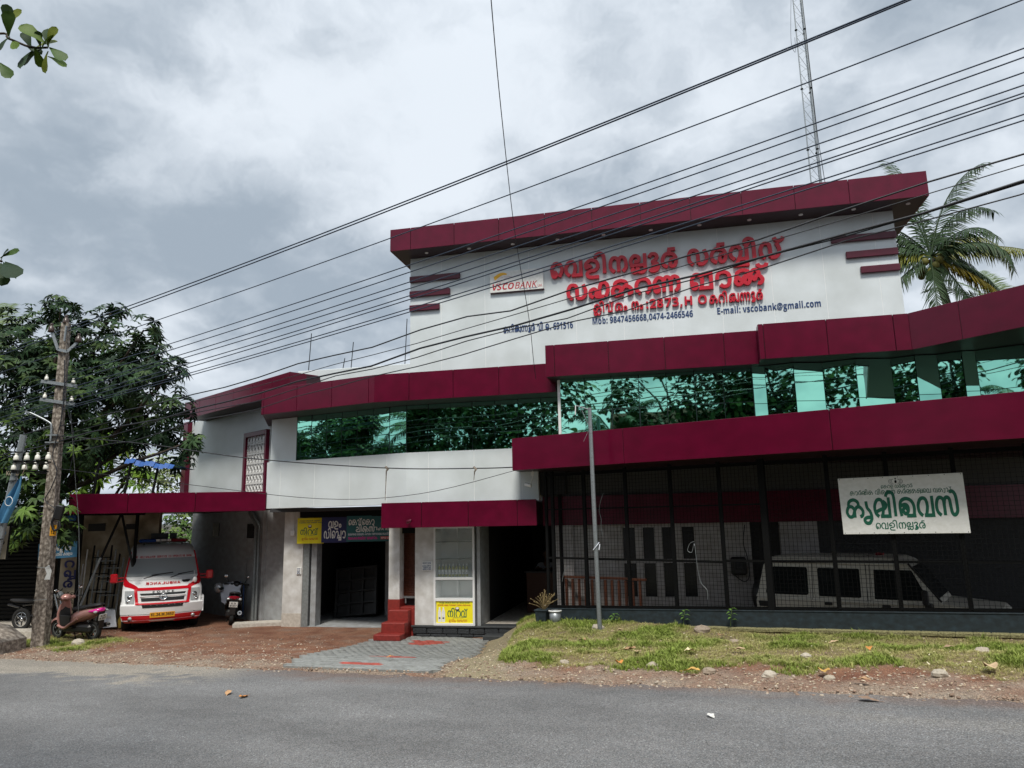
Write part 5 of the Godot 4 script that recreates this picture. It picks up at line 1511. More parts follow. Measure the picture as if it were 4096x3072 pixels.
func amb(y: float, u: float, off := 0.0) -> Vector3:
	var r: Array = amb_rows[0]
	for i in amb_rows.size() - 1:
		var a: Array = amb_rows[i]
		var b: Array = amb_rows[i + 1]
		if y >= a[0] and y <= b[0]:
			var k: float = (y - a[0]) / (b[0] - a[0])
			r = [y, lerpf(a[1], b[1], k), lerpf(a[2], b[2], k), lerpf(a[3], b[3], k)]
			break
		if y > b[0]: r = b
	var p := Vector3(u * r[2], y, r[1] - r[3] * u * u)
	if off != 0.0:
		var du := amb(y, clampf(u + 0.02, -1, 1)) - amb(y, clampf(u - 0.02, -1, 1))
		var dy := amb(minf(y + 0.01, 2.54), u) - amb(maxf(y - 0.01, 0.3), u)
		p += du.cross(dy).normalized() * off
	return p

# a thin skin over the ambulance front: rows of [y, u left, u right]
func skin(b: MB, rows: Array, off: float, cols := 10) -> void:
	b.smooth(true)
	var fine := []
	for i in rows.size() - 1:
		var n := maxi(1, int(absf(rows[i + 1][0] - rows[i][0]) / 0.05))
		for k in n: fine.append([lerpf(rows[i][0], rows[i + 1][0], float(k) / n), lerpf(rows[i][1], rows[i + 1][1], float(k) / n), lerpf(rows[i][2], rows[i + 1][2], float(k) / n)])
	fine.append(rows[-1])
	for i in fine.size() - 1:
		for k in cols:
			var q := []
			for e in [[i, k], [i + 1, k], [i + 1, k + 1], [i, k + 1]]:
				var r: Array = fine[e[0]]
				q.append(amb(r[0], lerpf(r[1], r[2], float(e[1]) / cols), off))
			b.quado(q[0], q[1], q[2], q[3], Vector3(0, 0.4, 1))
	b.smooth(false)

func both(b: MB, rows: Array, off: float, cols := 4) -> void:
	skin(b, rows, off, cols)
	var m := []
	for r in rows: m.append([r[0], -r[2], -r[1]])
	skin(b, m, off, cols)

func make_vehicles() -> void:
	make_ambulance()
	var pink := make_scooter("scooter", "rose pink scooter with a pink tail lamp parked behind the concrete pole", "rose_paint", "pink_lens")
	var d := Vector3(-0.93, 0, -0.37)
	pink.transform = Transform3D(Basis(Vector3.UP, atan2(d.x, d.z)) * Basis(Vector3.BACK, -0.07), Vector3(-11.2, ground_at(-11.2, -19.2) + 0.0, -19.22))
	var blk := make_scooter("scooter", "black scooter seen from behind, draped with a pale cloth, by the shaded wall", "black_paint", "red_lens")
	d = Vector3(-0.34, 0, -0.94)
	blk.transform = Transform3D(Basis(Vector3.UP, atan2(d.x, d.z)) * Basis(Vector3.BACK, 0.1), Vector3(-8.2, ground_at(-8.2, -21.5), -21.65))
	make_helmet()
	make_motorcycle()

func make_ambulance() -> void:
	var fwd := Vector3(0.47, 0, 0.883)
	var at := Vector3(-9.42, ground_at(-9.5, -20.2), -20.02)
	var root := thing("ambulance", "white and red ambulance van with a blue and red light bar under the canopy", "ambulance", at, rad_to_deg(atan2(fwd.x, fwd.z)))
	part("body", "ambulance_white", root, func(b: MB):
		b.smooth(true)
		var cols := 16
		for i in amb_rows.size() - 1:
			if i in [4, 5]: b.smooth(false)
			else: b.smooth(true)
			for k in cols:
				var q := []
				for e in [[i, k], [i + 1, k], [i + 1, k + 1], [i, k + 1]]:
					q.append(amb(amb_rows[e[0]][0], -1.0 + 2.0 * e[1] / cols))
				b.quado(q[0], q[1], q[2], q[3], Vector3(0, 0.4, 1))
		# flanks, roof and tail
		for sg in [-1, 1]:
			for i in amb_rows.size() - 1:
				var p0 := amb(amb_rows[i][0], sg)
				var p1 := amb(amb_rows[i + 1][0], sg)
				b.quado(p0, p1, Vector3(p1.x, p1.y, -5.3), Vector3(p0.x, p0.y, -5.3), Vector3(sg, 0.3, 0))
		b.smooth(false)
		var l := amb(2.55, -1)
		var r := amb(2.55, 1)
		for k in cols:
			var a := amb(2.55, -1.0 + 2.0 * k / cols)
			var c := amb(2.55, -1.0 + 2.0 * (k + 1) / cols)
			b.quado(a, c, Vector3(c.x, 2.56, -5.3), Vector3(a.x, 2.56, -5.3), Vector3.UP)
		b.box(Vector3(0, 1.4, -5.3), Vector3(1.7, 2.1, 0.05)))
	part("underside", "black_plastic", root, func(b: MB): b.box(Vector3(0, 0.42, -2.8), Vector3(1.7, 0.3, 4.6)); b.box(Vector3(0, 0.55, -0.45), Vector3(1.6, 0.45, 0.5)))
	part("lower_bumper", "ambulance_red", root, func(b: MB): skin(b, [[0.32, -0.96, 0.96], [0.5, -1, 1]], 0.008, 14); both(b, [[0.31, 0.3, 0.95], [0.36, 0.33, 0.97]], 0.03, 6))
	part("bumper", "ambulance_white", root, func(b: MB): skin(b, [[0.53, -1, 1], [0.6, -1, 1], [0.66, -1, 1], [0.78, -1, 1]], 0.02, 14))
	part("wing_flare", "ambulance_white", root, func(b: MB):
		for sg in [-1, 1]: b.prism(PackedVector2Array([Vector2(-0.3, 0.5), Vector2(-0.34, 0.95), Vector2(-0.6, 0.98), Vector2(-0.72, 0.8), Vector2(-0.66, 0.5)]), 0.97 * sg - 0.03, 0.97 * sg + 0.06, Transform3D(Basis(Vector3(0, 0, 1), Vector3.UP, Vector3(-1, 0, 0)), Vector3.ZERO)) if sg < 0 else b.prism(PackedVector2Array([Vector2(-0.3, 0.5), Vector2(-0.34, 0.95), Vector2(-0.6, 0.98), Vector2(-0.72, 0.8), Vector2(-0.66, 0.5)]), -1.03, -0.94, Transform3D(Basis(Vector3(0, 0, 1), Vector3.UP, Vector3(-1, 0, 0)), Vector3.ZERO)))
	var ws := part("windscreen", "tinted_glass", root, func(b: MB): skin(b, [[1.57, -0.93, 0.93], [1.62, -0.95, 0.95], [2.16, -0.955, 0.955]], 0.012, 16))
	ws.mesh.surface_set_material(0, windscreen_mat())
	part("banner", "ambulance_white", root, func(b: MB): skin(b, [[2.09, -0.95, 0.95], [2.18, -0.95, 0.95]], 0.018, 16))
	curved_text(root, "banner_lettering", "THE VELINALLOOR SERVICE CO-OPERATIVE BANK", 2.135, -0.86, 0.86, 0.075, "ambulance_red", 0.024, false)
	part("cowl", "ambulance_white", root, func(b: MB): skin(b, [[1.47, -0.9, 0.9], [1.56, -0.96, 0.96]], 0.01, 12))
	part("red_stripe", "ambulance_red", root, func(b: MB):
		both(b, [[1.23, 0.62, 0.7], [1.27, 0.62, 0.8], [1.31, 0.66, 0.95], [1.36, 0.74, 1.0], [1.42, 0.86, 1.0], [1.5, 0.93, 1.0], [1.6, 0.945, 1.0], [2.3, 0.955, 1.0]], 0.009, 3)
		both(b, [[0.8, 0.6, 0.66], [0.84, 0.6, 0.67], [1.23, 0.64, 0.72]], 0.011, 2)
		skin(b, [[1.2, -0.68, 0.68], [1.27, -0.7, 0.7]], 0.013, 10)
		skin(b, [[0.795, -0.62, 0.62], [0.83, -0.62, 0.62]], 0.024, 10))
	part("grille", "ambulance_white", root, func(b: MB): skin(b, [[0.84, -0.58, 0.58], [1.19, -0.62, 0.62]], 0.02, 12); b.tube([amb(1.03, -0.56, 0.03), amb(1.03, 0, 0.04), amb(1.03, 0.56, 0.03)], 0.02, 6))
	for q in [[1.06, 0.54, 1.12, 0.57], [0.89, 0.52, 0.99, 0.54], [0.715, 0.48, 0.785, 0.5]]:
		part("grille_slot", "black_plastic", root, func(b: MB): skin(b, [[q[0], -q[1], q[1]], [q[2], -q[3], q[3]]], 0.026, 12))
	part("badge", "chrome", root, func(b: MB): b.lathe([[0.075, 0.0], [0.095, 0.0], [0.1, 0.015], [0.085, 0.02], [0.075, 0.0]], 20, Transform3D(Basis(Vector3.RIGHT, PI / 2 - 0.2), amb(1.0, 0, 0.03))); b.lathe([[0.0, 0.0], [0.08, 0.0]], 20, Transform3D(Basis(Vector3.RIGHT, PI / 2 - 0.2), amb(1.0, 0, 0.034))))
	latin("badge_letter", "F", "black_plastic", root, Transform3D(Basis(Vector3.RIGHT, -0.2), amb(1.0, 0, 0.05) + Vector3(-0.03, 0, 0)), 0.09, 0.06, true)
	latin("maker_lettering", "F O R C E", "black_plastic", root, Transform3D(Basis(Vector3.RIGHT, -0.2), amb(1.155, 0, 0.03) + Vector3(-0.26, 0, -0.01)), 0.055, 0.52, true)
	curved_text(root, "bonnet_lettering", "AMBULANCE", 1.37, 0.45, -0.45, 0.15, "ambulance_red", 0.016, true)
	for sg in [-1, 1]:
		var hl := Node3D.new()
		hl.name = "headlight"
		root.add_child(hl, true)
		var a := 0.7 if sg > 0 else -0.93
		var e := 0.93 if sg > 0 else -0.7
		part("lens", "lamp_lens", hl, func(b: MB): skin(b, [[0.83, a + (0.0 if sg > 0 else 0.03), e - (0.03 if sg > 0 else 0.0)], [1.0, a, e], [1.2, a + 0.01 * sg, e + 0.01 * sg]], 0.014, 5))
		for q in [[1.03, 0.07, 0.81], [0.9, 0.045, 0.85]]:
			part("reflector", "chrome", hl, func(b: MB): b.lathe([[q[1], 0.0], [q[1] * 0.9, 0.012], [q[1] * 0.6, 0.0], [q[1] * 0.3, 0.02], [0.0, 0.03]], 16, Transform3D(Basis(Vector3.UP, 0.5 * sg) * Basis(Vector3.RIGHT, PI / 2 - 0.2), amb(q[0], q[2] * sg, 0.016))))
		var fog: Vector3 = amb(0.42, 0.78 * sg, 0.012)
		part("fog_lamp", "lamp_lens", root, func(b: MB): b.lathe([[0.05, 0.0], [0.045, 0.02], [0.0, 0.028]], 14, Transform3D(Basis(Vector3.UP, 0.5 * sg) * Basis(Vector3.RIGHT, PI / 2), fog)))
		var mr := Node3D.new()
		mr.name = "wing_mirror"
		root.add_child(mr, true)
		part("arm", "ambulance_red", mr, func(b: MB): b.tube([Vector3(0.95 * sg, 1.47, -1.0), Vector3(1.16 * sg, 1.45, -0.86)], 0.02, 6); b.tube([Vector3(0.95 * sg, 1.56, -1.0), Vector3(1.16 * sg, 1.56, -0.86)], 0.02, 6))
		part("housing", "ambulance_red", mr, func(b: MB): b.box(Vector3(1.2 * sg, 1.56, -0.86), Vector3(0.18, 0.27, 0.12), Basis(Vector3.UP, 0.1 * sg), 0.03))
		for z in [-1.0, -4.2]:
			wheel_parts(root, Vector3(0.84 * sg, 0.36, z), 0.36, 0.22, "chrome", 9)
	part("wiper", "black_plastic", root, func(b: MB):
		for q in [[-0.5, 0.25], [0.2, 0.8]]:
			b.tube([amb(1.5, q[0], 0.03), amb(1.6, (q[0] + q[1]) / 2 + 0.02, 0.035), amb(1.64, q[1], 0.03)], 0.011, 5)
			b.tube([amb(1.585, q[0] + 0.2, 0.03), amb(1.645, q[1] + 0.02, 0.03)], 0.013, 5))
	part("scoop", "black_plastic", root, func(b: MB): skin(b, [[1.37, 0.52, 0.66], [1.43, 0.48, 0.74]], 0.014, 4))
	part("blind_spot_mirror", "white_plastic", root, func(b: MB): b.sphere(amb(1.33, 0.8, 0.12), Vector3(0.06, 0.09, 0.05), 12); b.tube([amb(1.33, 0.7, 0.0), amb(1.33, 0.78, 0.1)], 0.012, 6); b.tube([amb(1.4, 0.81, 0.05), amb(1.4, 0.81, 0.05) + Vector3(0, 0.26, 0)], 0.006, 5))
	var pl := Node3D.new()
	pl.name = "number_plate"
	root.add_child(pl, true)
	pl.transform = Transform3D(Basis(Vector3.RIGHT, -0.02), amb(0.5, 0, 0.05))
	part("plate", "amber_plate", pl, func(b: MB): b.box(Vector3(0, 0, 0), Vector3(0.6, 0.15, 0.012), Basis(), 0.003))
	latin("number", "KL.24.M.3653", "black_plastic", pl, Transform3D(Basis(), Vector3(-0.27, 0.01, 0.008)), 0.085, 0.54, true)
	# roof light bar and horns
	var lb := Node3D.new()
	lb.name = "light_bar"
	root.add_child(lb, true)
	lb.position = Vector3(0, 2.6, -1.9)
	part("base", "black_plastic", lb, func(b: MB): b.box(Vector3(0, -0.02, 0), Vector3(1.2, 0.04, 0.2), Basis(), 0.01); b.box(Vector3(-0.5, -0.07, 0), Vector3(0.05, 0.1, 0.1)); b.box(Vector3(0.5, -0.07, 0), Vector3(0.05, 0.1, 0.1)))
	part("blue_lens", "blue_lens", lb, func(b: MB): b.box(Vector3(-0.42, 0.045, 0), Vector3(0.46, 0.1, 0.26), Basis(), 0.04))
	part("red_lens", "red_lens", lb, func(b: MB): b.box(Vector3(0.42, 0.045, 0), Vector3(0.46, 0.1, 0.26), Basis(), 0.04))
	part("speaker_grille", "grey_metal", lb, func(b: MB): b.box(Vector3(0, 0.045, 0), Vector3(0.37, 0.09, 0.22), Basis(), 0.02))
	part("white_module", "white_plastic", lb, func(b: MB): b.box(Vector3(-0.15, 0.05, 0.09), Vector3(0.09, 0.07, 0.06), Basis(), 0.01); b.box(Vector3(0.15, 0.05, 0.09), Vector3(0.09, 0.07, 0.06), Basis(), 0.01); b.box(Vector3(0, 0.06, 0.1), Vector3(0.14, 0.05, 0.05), Basis(), 0.015))
	part("horn", "black_plastic", root, func(b: MB):
		for x in [-0.22, 0.0, 0.28]:
			var wd := 0.3 if x == 0.0 else 0.2
			b.loft([[Vector3(x - wd / 2, 2.68, -2.35), Vector3(x + wd / 2, 2.68, -2.35), Vector3(x + wd / 2, 2.87, -2.35), Vector3(x - wd / 2, 2.87, -2.35)], [Vector3(x - 0.05, 2.73, -2.7), Vector3(x + 0.05, 2.73, -2.7), Vector3(x + 0.05, 2.81, -2.7), Vector3(x - 0.05, 2.81, -2.7)]], true, true, false)
		b.box(Vector3(0, 2.62, -2.45), Vector3(0.9, 0.08, 0.1)))
	squash(root, 0.885)

# letters set one by one on the curved front
func curved_text(root: Node3D, called: String, s: String, y: float, u0: float, u1: float, tall: float, m: String, off: float, flip: bool) -> void:
	var n := s.length()
	for i in n:
		if s[i] == " ": continue
		var u := lerpf(u0, u1, (i + 0.5) / n)
		var p := amb(y, u, off)
		var x := (amb(y, u + 0.02) - amb(y, u - 0.02)).normalized()
		var up := (amb(y + 0.03, u) - amb(y - 0.03, u)).normalized()
		var w := absf(u1 - u0) / n * 0.86
		if flip: x = -x
		var z := (x if not flip else -x).cross(up).normalized()
		latin(called, s[i], m, root, Transform3D(Basis(x, up, z), p - x * w * 0.45), tall, w * 0.9 * (0.45 if s[i] in "I-" else 1.0), true, 0.004)

func squash(root: Node3D, k: float) -> void:
	# lower the van without flattening its wheels
	root.scale = Vector3(1, k, 1)
	for c in root.get_children():
		if c is Node3D and str(c.name).begins_with("wheel"):
			c.transform = Transform3D(Basis.from_scale(Vector3(1, 1.0 / k, 1)) * c.transform.basis, c.position * Vector3(1, 1.0 / k, 1))

func windscreen_mat() -> StandardMaterial3D:
	if mats.has("van_screen"): return mats["van_screen"]
	var m := mat("van_screen", Color(0.34, 0.37, 0.38), 0.03)
	m.metallic_specular = 1.0
	return m

func ring(c: Vector3, rx: float, ry: float, n := 12, sq := 2.6) -> Array:
	var out := []
	for k in n:
		var a := TAU * k / n
		var x := signf(cos(a)) * pow(absf(cos(a)), 2.0 / sq)
		var y := signf(sin(a)) * pow(absf(sin(a)), 2.0 / sq)
		out.append(c + Vector3(x * rx, y * ry, 0))
	return out

func make_scooter(called: String, label: String, paint: String, tail: String) -> Node3D:
	var root := thing(called, label, "scooter")
	part("rear_body", paint, root, func(b: MB):
		var r := []
		for q in [[-0.9, 0.79, 0.04, 0.04], [-0.84, 0.76, 0.1, 0.07], [-0.66, 0.69, 0.185, 0.12], [-0.42, 0.63, 0.21, 0.15], [-0.18, 0.58, 0.2, 0.15], [0.0, 0.5, 0.16, 0.16], [0.06, 0.42, 0.12, 0.12]]: r.append(ring(Vector3(0, q[1], q[0]), q[2], q[3]))
		b.loft(r))
	part("seat", "seat_vinyl", root, func(b: MB):
		var r := []
		for q in [[-0.9, 0.9, 0.05, 0.02], [-0.82, 0.885, 0.11, 0.035], [-0.6, 0.84, 0.15, 0.06], [-0.35, 0.79, 0.16, 0.07], [-0.1, 0.77, 0.14, 0.06], [0.06, 0.75, 0.08, 0.045]]: r.append(ring(Vector3(0, q[1], q[0]), q[2], q[3]))
		b.loft(r))
	part("grab_rail", "black_plastic", root, func(b: MB): b.tube(smooth_path([Vector3(-0.13, 0.84, -0.5), Vector3(-0.13, 0.87, -0.8), Vector3(0, 0.89, -0.92), Vector3(0.13, 0.87, -0.8), Vector3(0.13, 0.84, -0.5)], 4), 0.018, 6))
	part("tail_lamp", tail, root, func(b: MB):
		var r := []
		for q in [[-0.935, 0.76, 0.06, 0.03], [-0.9, 0.75, 0.12, 0.055], [-0.78, 0.74, 0.165, 0.06], [-0.66, 0.735, 0.192, 0.03]]: r.append(ring(Vector3(0, q[1], q[0]), q[2], q[3]))
		b.loft(r))
	part("floorboard", "black_plastic", root, func(b: MB): b.box(Vector3(0, 0.33, 0.2), Vector3(0.34, 0.06, 0.5), Basis(), 0.02); b.box(Vector3(0, 0.26, 0.0), Vector3(0.26, 0.12, 0.7), Basis(), 0.03))
	part("side_skirt", paint, root, func(b: MB):
		for sg in [-1, 1]: b.tube(smooth_path([Vector3(0.19 * sg, 0.56, -0.3), Vector3(0.19 * sg, 0.4, 0.0), Vector3(0.18 * sg, 0.31, 0.2), Vector3(0.17 * sg, 0.36, 0.44)], 4), 0.035, 6))
	part("front_apron", paint, root, func(b: MB):
		var r := []
		for q in [[0.3, 0.46, 0.14, 0.05], [0.45, 0.5, 0.19, 0.06], [0.65, 0.5, 0.2, 0.06], [0.82, 0.46, 0.17, 0.06], [0.95, 0.42, 0.1, 0.05]]:
			var ringp := []
			for k in 12:
				var a := TAU * k / 12
				ringp.append(Vector3(cos(a) * q[2], q[0], q[1] + sin(a) * q[3] - absf(cos(a)) * 0.06))
			r.append(ringp)
		b.loft(r))
	part("inner_panel", "black_plastic", root, func(b: MB): b.box(Vector3(0, 0.6, 0.41), Vector3(0.3, 0.5, 0.06), Basis(Vector3.RIGHT, 0.12), 0.02); b.box(Vector3(0.19, 0.5, 0.15), Vector3(0.02, 0.24, 0.34), Basis(), 0.008); b.box(Vector3(-0.19, 0.5, 0.15), Vector3(0.02, 0.24, 0.34), Basis(), 0.008))
	part("handlebar_cowl", paint, root, func(b: MB): b.sphere(Vector3(0, 1.02, 0.38), Vector3(0.13, 0.1, 0.13), 14); b.sphere(Vector3(0.13, 1.02, 0.33), Vector3(0.1, 0.05, 0.06), 10); b.sphere(Vector3(-0.13, 1.02, 0.33), Vector3(0.1, 0.05, 0.06), 10))
	part("headlight", "lamp_lens", root, func(b: MB): b.sphere(Vector3(0, 1.0, 0.45), Vector3(0.09, 0.07, 0.07), 12))
	part("handlebar", "black_plastic", root, func(b: MB): b.tube([Vector3(-0.34, 1.03, 0.22), Vector3(-0.16, 1.03, 0.32), Vector3(0.16, 1.03, 0.32), Vector3(0.34, 1.03, 0.22)], 0.018, 8); b.tube([Vector3(0.34, 1.04, 0.27), Vector3(0.18, 1.04, 0.38)], 0.008, 5); b.tube([Vector3(-0.34, 1.04, 0.27), Vector3(-0.18, 1.04, 0.38)], 0.008, 5))
	for sg in [-1, 1]:
		var mr := Node3D.new()
		mr.name = "mirror"
		root.add_child(mr, true)
		part("stalk", "black_plastic", mr, func(b: MB): b.tube([Vector3(0.2 * sg, 1.03, 0.32), Vector3(0.25 * sg, 1.14, 0.33), Vector3(0.3 * sg, 1.22, 0.31)], 0.008, 6))
		part("glass", "chrome", mr, func(b: MB): b.sphere(Vector3(0.32 * sg, 1.25, 0.29), Vector3(0.06, 0.04, 0.012), 12))
		part("shell", "black_plastic", mr, func(b: MB): b.sphere(Vector3(0.32 * sg, 1.25, 0.305), Vector3(0.066, 0.046, 0.022), 12))
	part("fork", "black_plastic", root, func(b: MB): b.tube([Vector3(0.07, 0.24, 0.62), Vector3(0.06, 0.55, 0.52)], 0.025, 8); b.tube([Vector3(-0.07, 0.24, 0.62), Vector3(-0.06, 0.55, 0.52)], 0.025, 8))
	part("front_fender", paint, root, func(b: MB):
		var r := []
		for k in 9:
			var a := -0.5 + 2.9 * k / 8.0
			var c := Vector3(0, 0.24 + sin(a) * 0.27, 0.62 + cos(a) * 0.27)
			var out := Vector3(0, sin(a), cos(a))
			r.append([c + Vector3(-0.07, 0, 0) - out * 0.03, c + Vector3(-0.04, 0, 0) + out * 0.02, c + Vector3(0.04, 0, 0) + out * 0.02, c + Vector3(0.07, 0, 0) - out * 0.03])
		b.loft(r, false, false))
	part("engine", "black_plastic", root, func(b: MB): b.box(Vector3(0.08, 0.3, -0.42), Vector3(0.18, 0.2, 0.5), Basis(), 0.05); b.box(Vector3(-0.02, 0.36, -0.15), Vector3(0.24, 0.18, 0.3), Basis(), 0.05))
	part("exhaust", "black_plastic", root, func(b: MB): b.tube([Vector3(-0.15, 0.24, -0.05), Vector3(-0.17, 0.25, -0.3), Vector3(-0.18, 0.3, -0.42), Vector3(-0.19, 0.36, -0.88)], [0.02, 0.03, 0.055, 0.06], 10); b.tube([Vector3(-0.195, 0.365, -0.89), Vector3(-0.197, 0.37, -0.94)], 0.025, 8))
	part("exhaust_tip", "chrome", root, func(b: MB): b.tube([Vector3(-0.19, 0.36, -0.875), Vector3(-0.192, 0.362, -0.9)], 0.062, 10))
	part("rear_fender", "black_plastic", root, func(b: MB): b.box(Vector3(0, 0.6, -0.86), Vector3(0.2, 0.3, 0.03), Basis(Vector3.RIGHT, -0.35), 0.01); b.box(Vector3(0, 0.4, -0.88), Vector3(0.15, 0.2, 0.02), Basis(Vector3.RIGHT, -0.15), 0.01))
	var pl := Node3D.new()
	pl.name = "number_plate"
	root.add_child(pl, true)
	pl.transform = Transform3D(Basis(Vector3.UP, PI) * Basis(Vector3.RIGHT, 0.25), Vector3(0, 0.58, -0.93))
	part("plate", "sign_white", pl, func(b: MB): b.box(Vector3.ZERO, Vector3(0.22, 0.15, 0.008), Basis(), 0.003))
	latin("number", "KL 24", "black_plastic", pl, Transform3D(Basis(), Vector3(-0.06, 0.035, 0.005)), 0.045, 0.12, true, 0.002)
	latin("number", "M 3417", "black_plastic", pl, Transform3D(Basis(), Vector3(-0.085, -0.03, 0.005)), 0.05, 0.17, true, 0.002)
	for sg in [-1, 1]:
		part("indicator", "lamp_lens", root, func(b: MB): b.sphere(Vector3(0.15 * sg, 0.72, -0.86), Vector3(0.05, 0.035, 0.05), 10))
	wheel_parts(root, Vector3(0, 0.24, 0.62), 0.24, 0.09, "grey_metal", 5, Vector3.RIGHT, "front_wheel")
	wheel_parts(root, Vector3(0, 0.24, -0.62), 0.24, 0.1, "grey_metal", 5, Vector3.RIGHT, "rear_wheel")
	part("centre_stand", "black_iron", root, func(b: MB): b.tube([Vector3(-0.12, 0.02, -0.15), Vector3(-0.08, 0.2, -0.05)], 0.012, 6); b.tube([Vector3(0.12, 0.02, -0.15), Vector3(0.08, 0.2, -0.05)], 0.012, 6))
	return root

func make_helmet() -> void:
	# silver helmet hung on the mirror of the black scooter and a cloth thrown over its bars
	var h := thing("helmet", "silver helmet hanging on the left mirror of the black scooter", "helmet", Vector3(-8.62, 0.95, -21.72), 20.0)
	part("shell", "helmet_silver", h, func(b: MB): b.lathe([[0.0, 0.15], [0.07, 0.135], [0.115, 0.09], [0.13, 0.02], [0.125, -0.05], [0.1, -0.11], [0.085, -0.12]], 18, Transform3D(Basis(Vector3.BACK, 0.35), Vector3.ZERO)))
	part("visor", "tinted_glass", h, func(b: MB): b.sphere(Vector3(0.035, -0.01, 0.035), Vector3(0.108, 0.06, 0.108), 14))
	part("lining", "black_plastic", h, func(b: MB): b.lathe([[0.0, -0.1], [0.08, -0.125], [0.1, -0.115]], 18, Transform3D(Basis(Vector3.BACK, 0.35), Vector3.ZERO)))
	var c := thing("cloth", "pale lavender cloth draped over the bars of the black scooter", "cloth", Vector3(-8.36, 0.0, -21.98), 18.0)
	part("drape", "cloth_pale", c, func(b: MB):
		b.smooth(true)
		var P := []
		for i in 15:
			var row := []
			for k in 11:
				var a := i / 14.0
				var s := k / 10.0
				var x := lerpf(-0.26, 0.27, s)
				# over the bar and hanging down towards the rear
				var y: float
				var z: float
				if a < 0.25:
					y = 1.06 + 0.04 * sin(a * 12.0)
					z = -0.1 + a * 0.6
				else:
					y = 1.09 - (a - 0.25) * (0.62 + 0.16 * sin(s * 5.0))
					z = 0.05 + (a - 0.25) * 0.3
				var fold := 0.028 * sin(s * 21.0 + a * 3.0) * a + 0.02 * sin(s * 9.0 - a * 7.0)
				row.append(Vector3(x + 0.02 * sin(a * 8.0), y - 0.05 * absf(s - 0.5) * 2.0, z + fold))
			P.append(row)
		for i in 14:
			for k in 10: b.quado(P[i][k], P[i + 1][k], P[i + 1][k + 1], P[i][k + 1], Vector3(0, 0.6, 1)))

func make_motorcycle() -> void:
	var root := thing("motorcycle", "dark motorcycle with a long chrome exhaust half hidden behind the concrete pole", "motorcycle", Vector3(-13.4, ground_at(-13.4, -20.4) + 0.15, -20.4), 80.0)
	# forward is +z of the node
	wheel_parts(root, Vector3(0, 0.29, 0.0), 0.29, 0.09, "chrome", 6, Vector3.RIGHT, "rear_wheel")
	wheel_parts(root, Vector3(0, 0.29, 1.26), 0.29, 0.08, "chrome", 6, Vector3.RIGHT, "front_wheel")
	part("exhaust", "chrome", root, func(b: MB): b.tube([Vector3(0.2, 0.33, -0.3), Vector3(0.2, 0.3, 0.3), Vector3(0.17, 0.24, 0.6), Vector3(0.1, 0.3, 0.8)], [0.045, 0.045, 0.02, 0.02], 10))
	part("frame", "black_paint", root, func(b: MB): b.tube([Vector3(0, 0.3, 0), Vector3(0, 0.42, 0.45), Vector3(0, 0.35, 0.8), Vector3(0, 0.75, 1.0)], 0.03, 8); b.tube([Vector3(0, 0.66, 0.0), Vector3(0, 0.72, 0.5), Vector3(0, 0.85, 0.95)], 0.03, 8))
	part("engine", "grey_metal", root, func(b: MB): b.box(Vector3(0, 0.36, 0.62), Vector3(0.26, 0.3, 0.34), Basis(), 0.05))
	part("tank", "black_paint", root, func(b: MB): b.loft([ring(Vector3(0, 0.8, 0.45), 0.09, 0.06), ring(Vector3(0, 0.86, 0.6), 0.14, 0.1), ring(Vector3(0, 0.88, 0.85), 0.14, 0.11), ring(Vector3(0, 0.86, 1.0), 0.06, 0.06)]))
	part("seat", "seat_vinyl", root, func(b: MB): b.loft([ring(Vector3(0, 0.8, -0.35), 0.08, 0.03), ring(Vector3(0, 0.78, -0.2), 0.12, 0.05), ring(Vector3(0, 0.77, 0.2), 0.13, 0.05), ring(Vector3(0, 0.78, 0.5), 0.1, 0.04)]))
	part("fender", "black_paint", root, func(b: MB): b.box(Vector3(0, 0.64, -0.25), Vector3(0.14, 0.05, 0.4), Basis(Vector3.RIGHT, 0.2), 0.02))
	part("fork", "chrome", root, func(b: MB): b.tube([Vector3(0.07, 0.29, 1.26), Vector3(0.07, 0.95, 1.0)], 0.022, 8); b.tube([Vector3(-0.07, 0.29, 1.26), Vector3(-0.07, 0.95, 1.0)], 0.022, 8))
	part("handlebar", "black_plastic", root, func(b: MB): b.tube([Vector3(-0.36, 1.05, 0.86), Vector3(-0.1, 1.0, 1.0), Vector3(0.1, 1.0, 1.0), Vector3(0.36, 1.05, 0.86)], 0.014, 8))
	part("headlight", "lamp_lens", root, func(b: MB): b.sphere(Vector3(0, 0.92, 1.12), Vector3(0.1, 0.1, 0.08), 12))
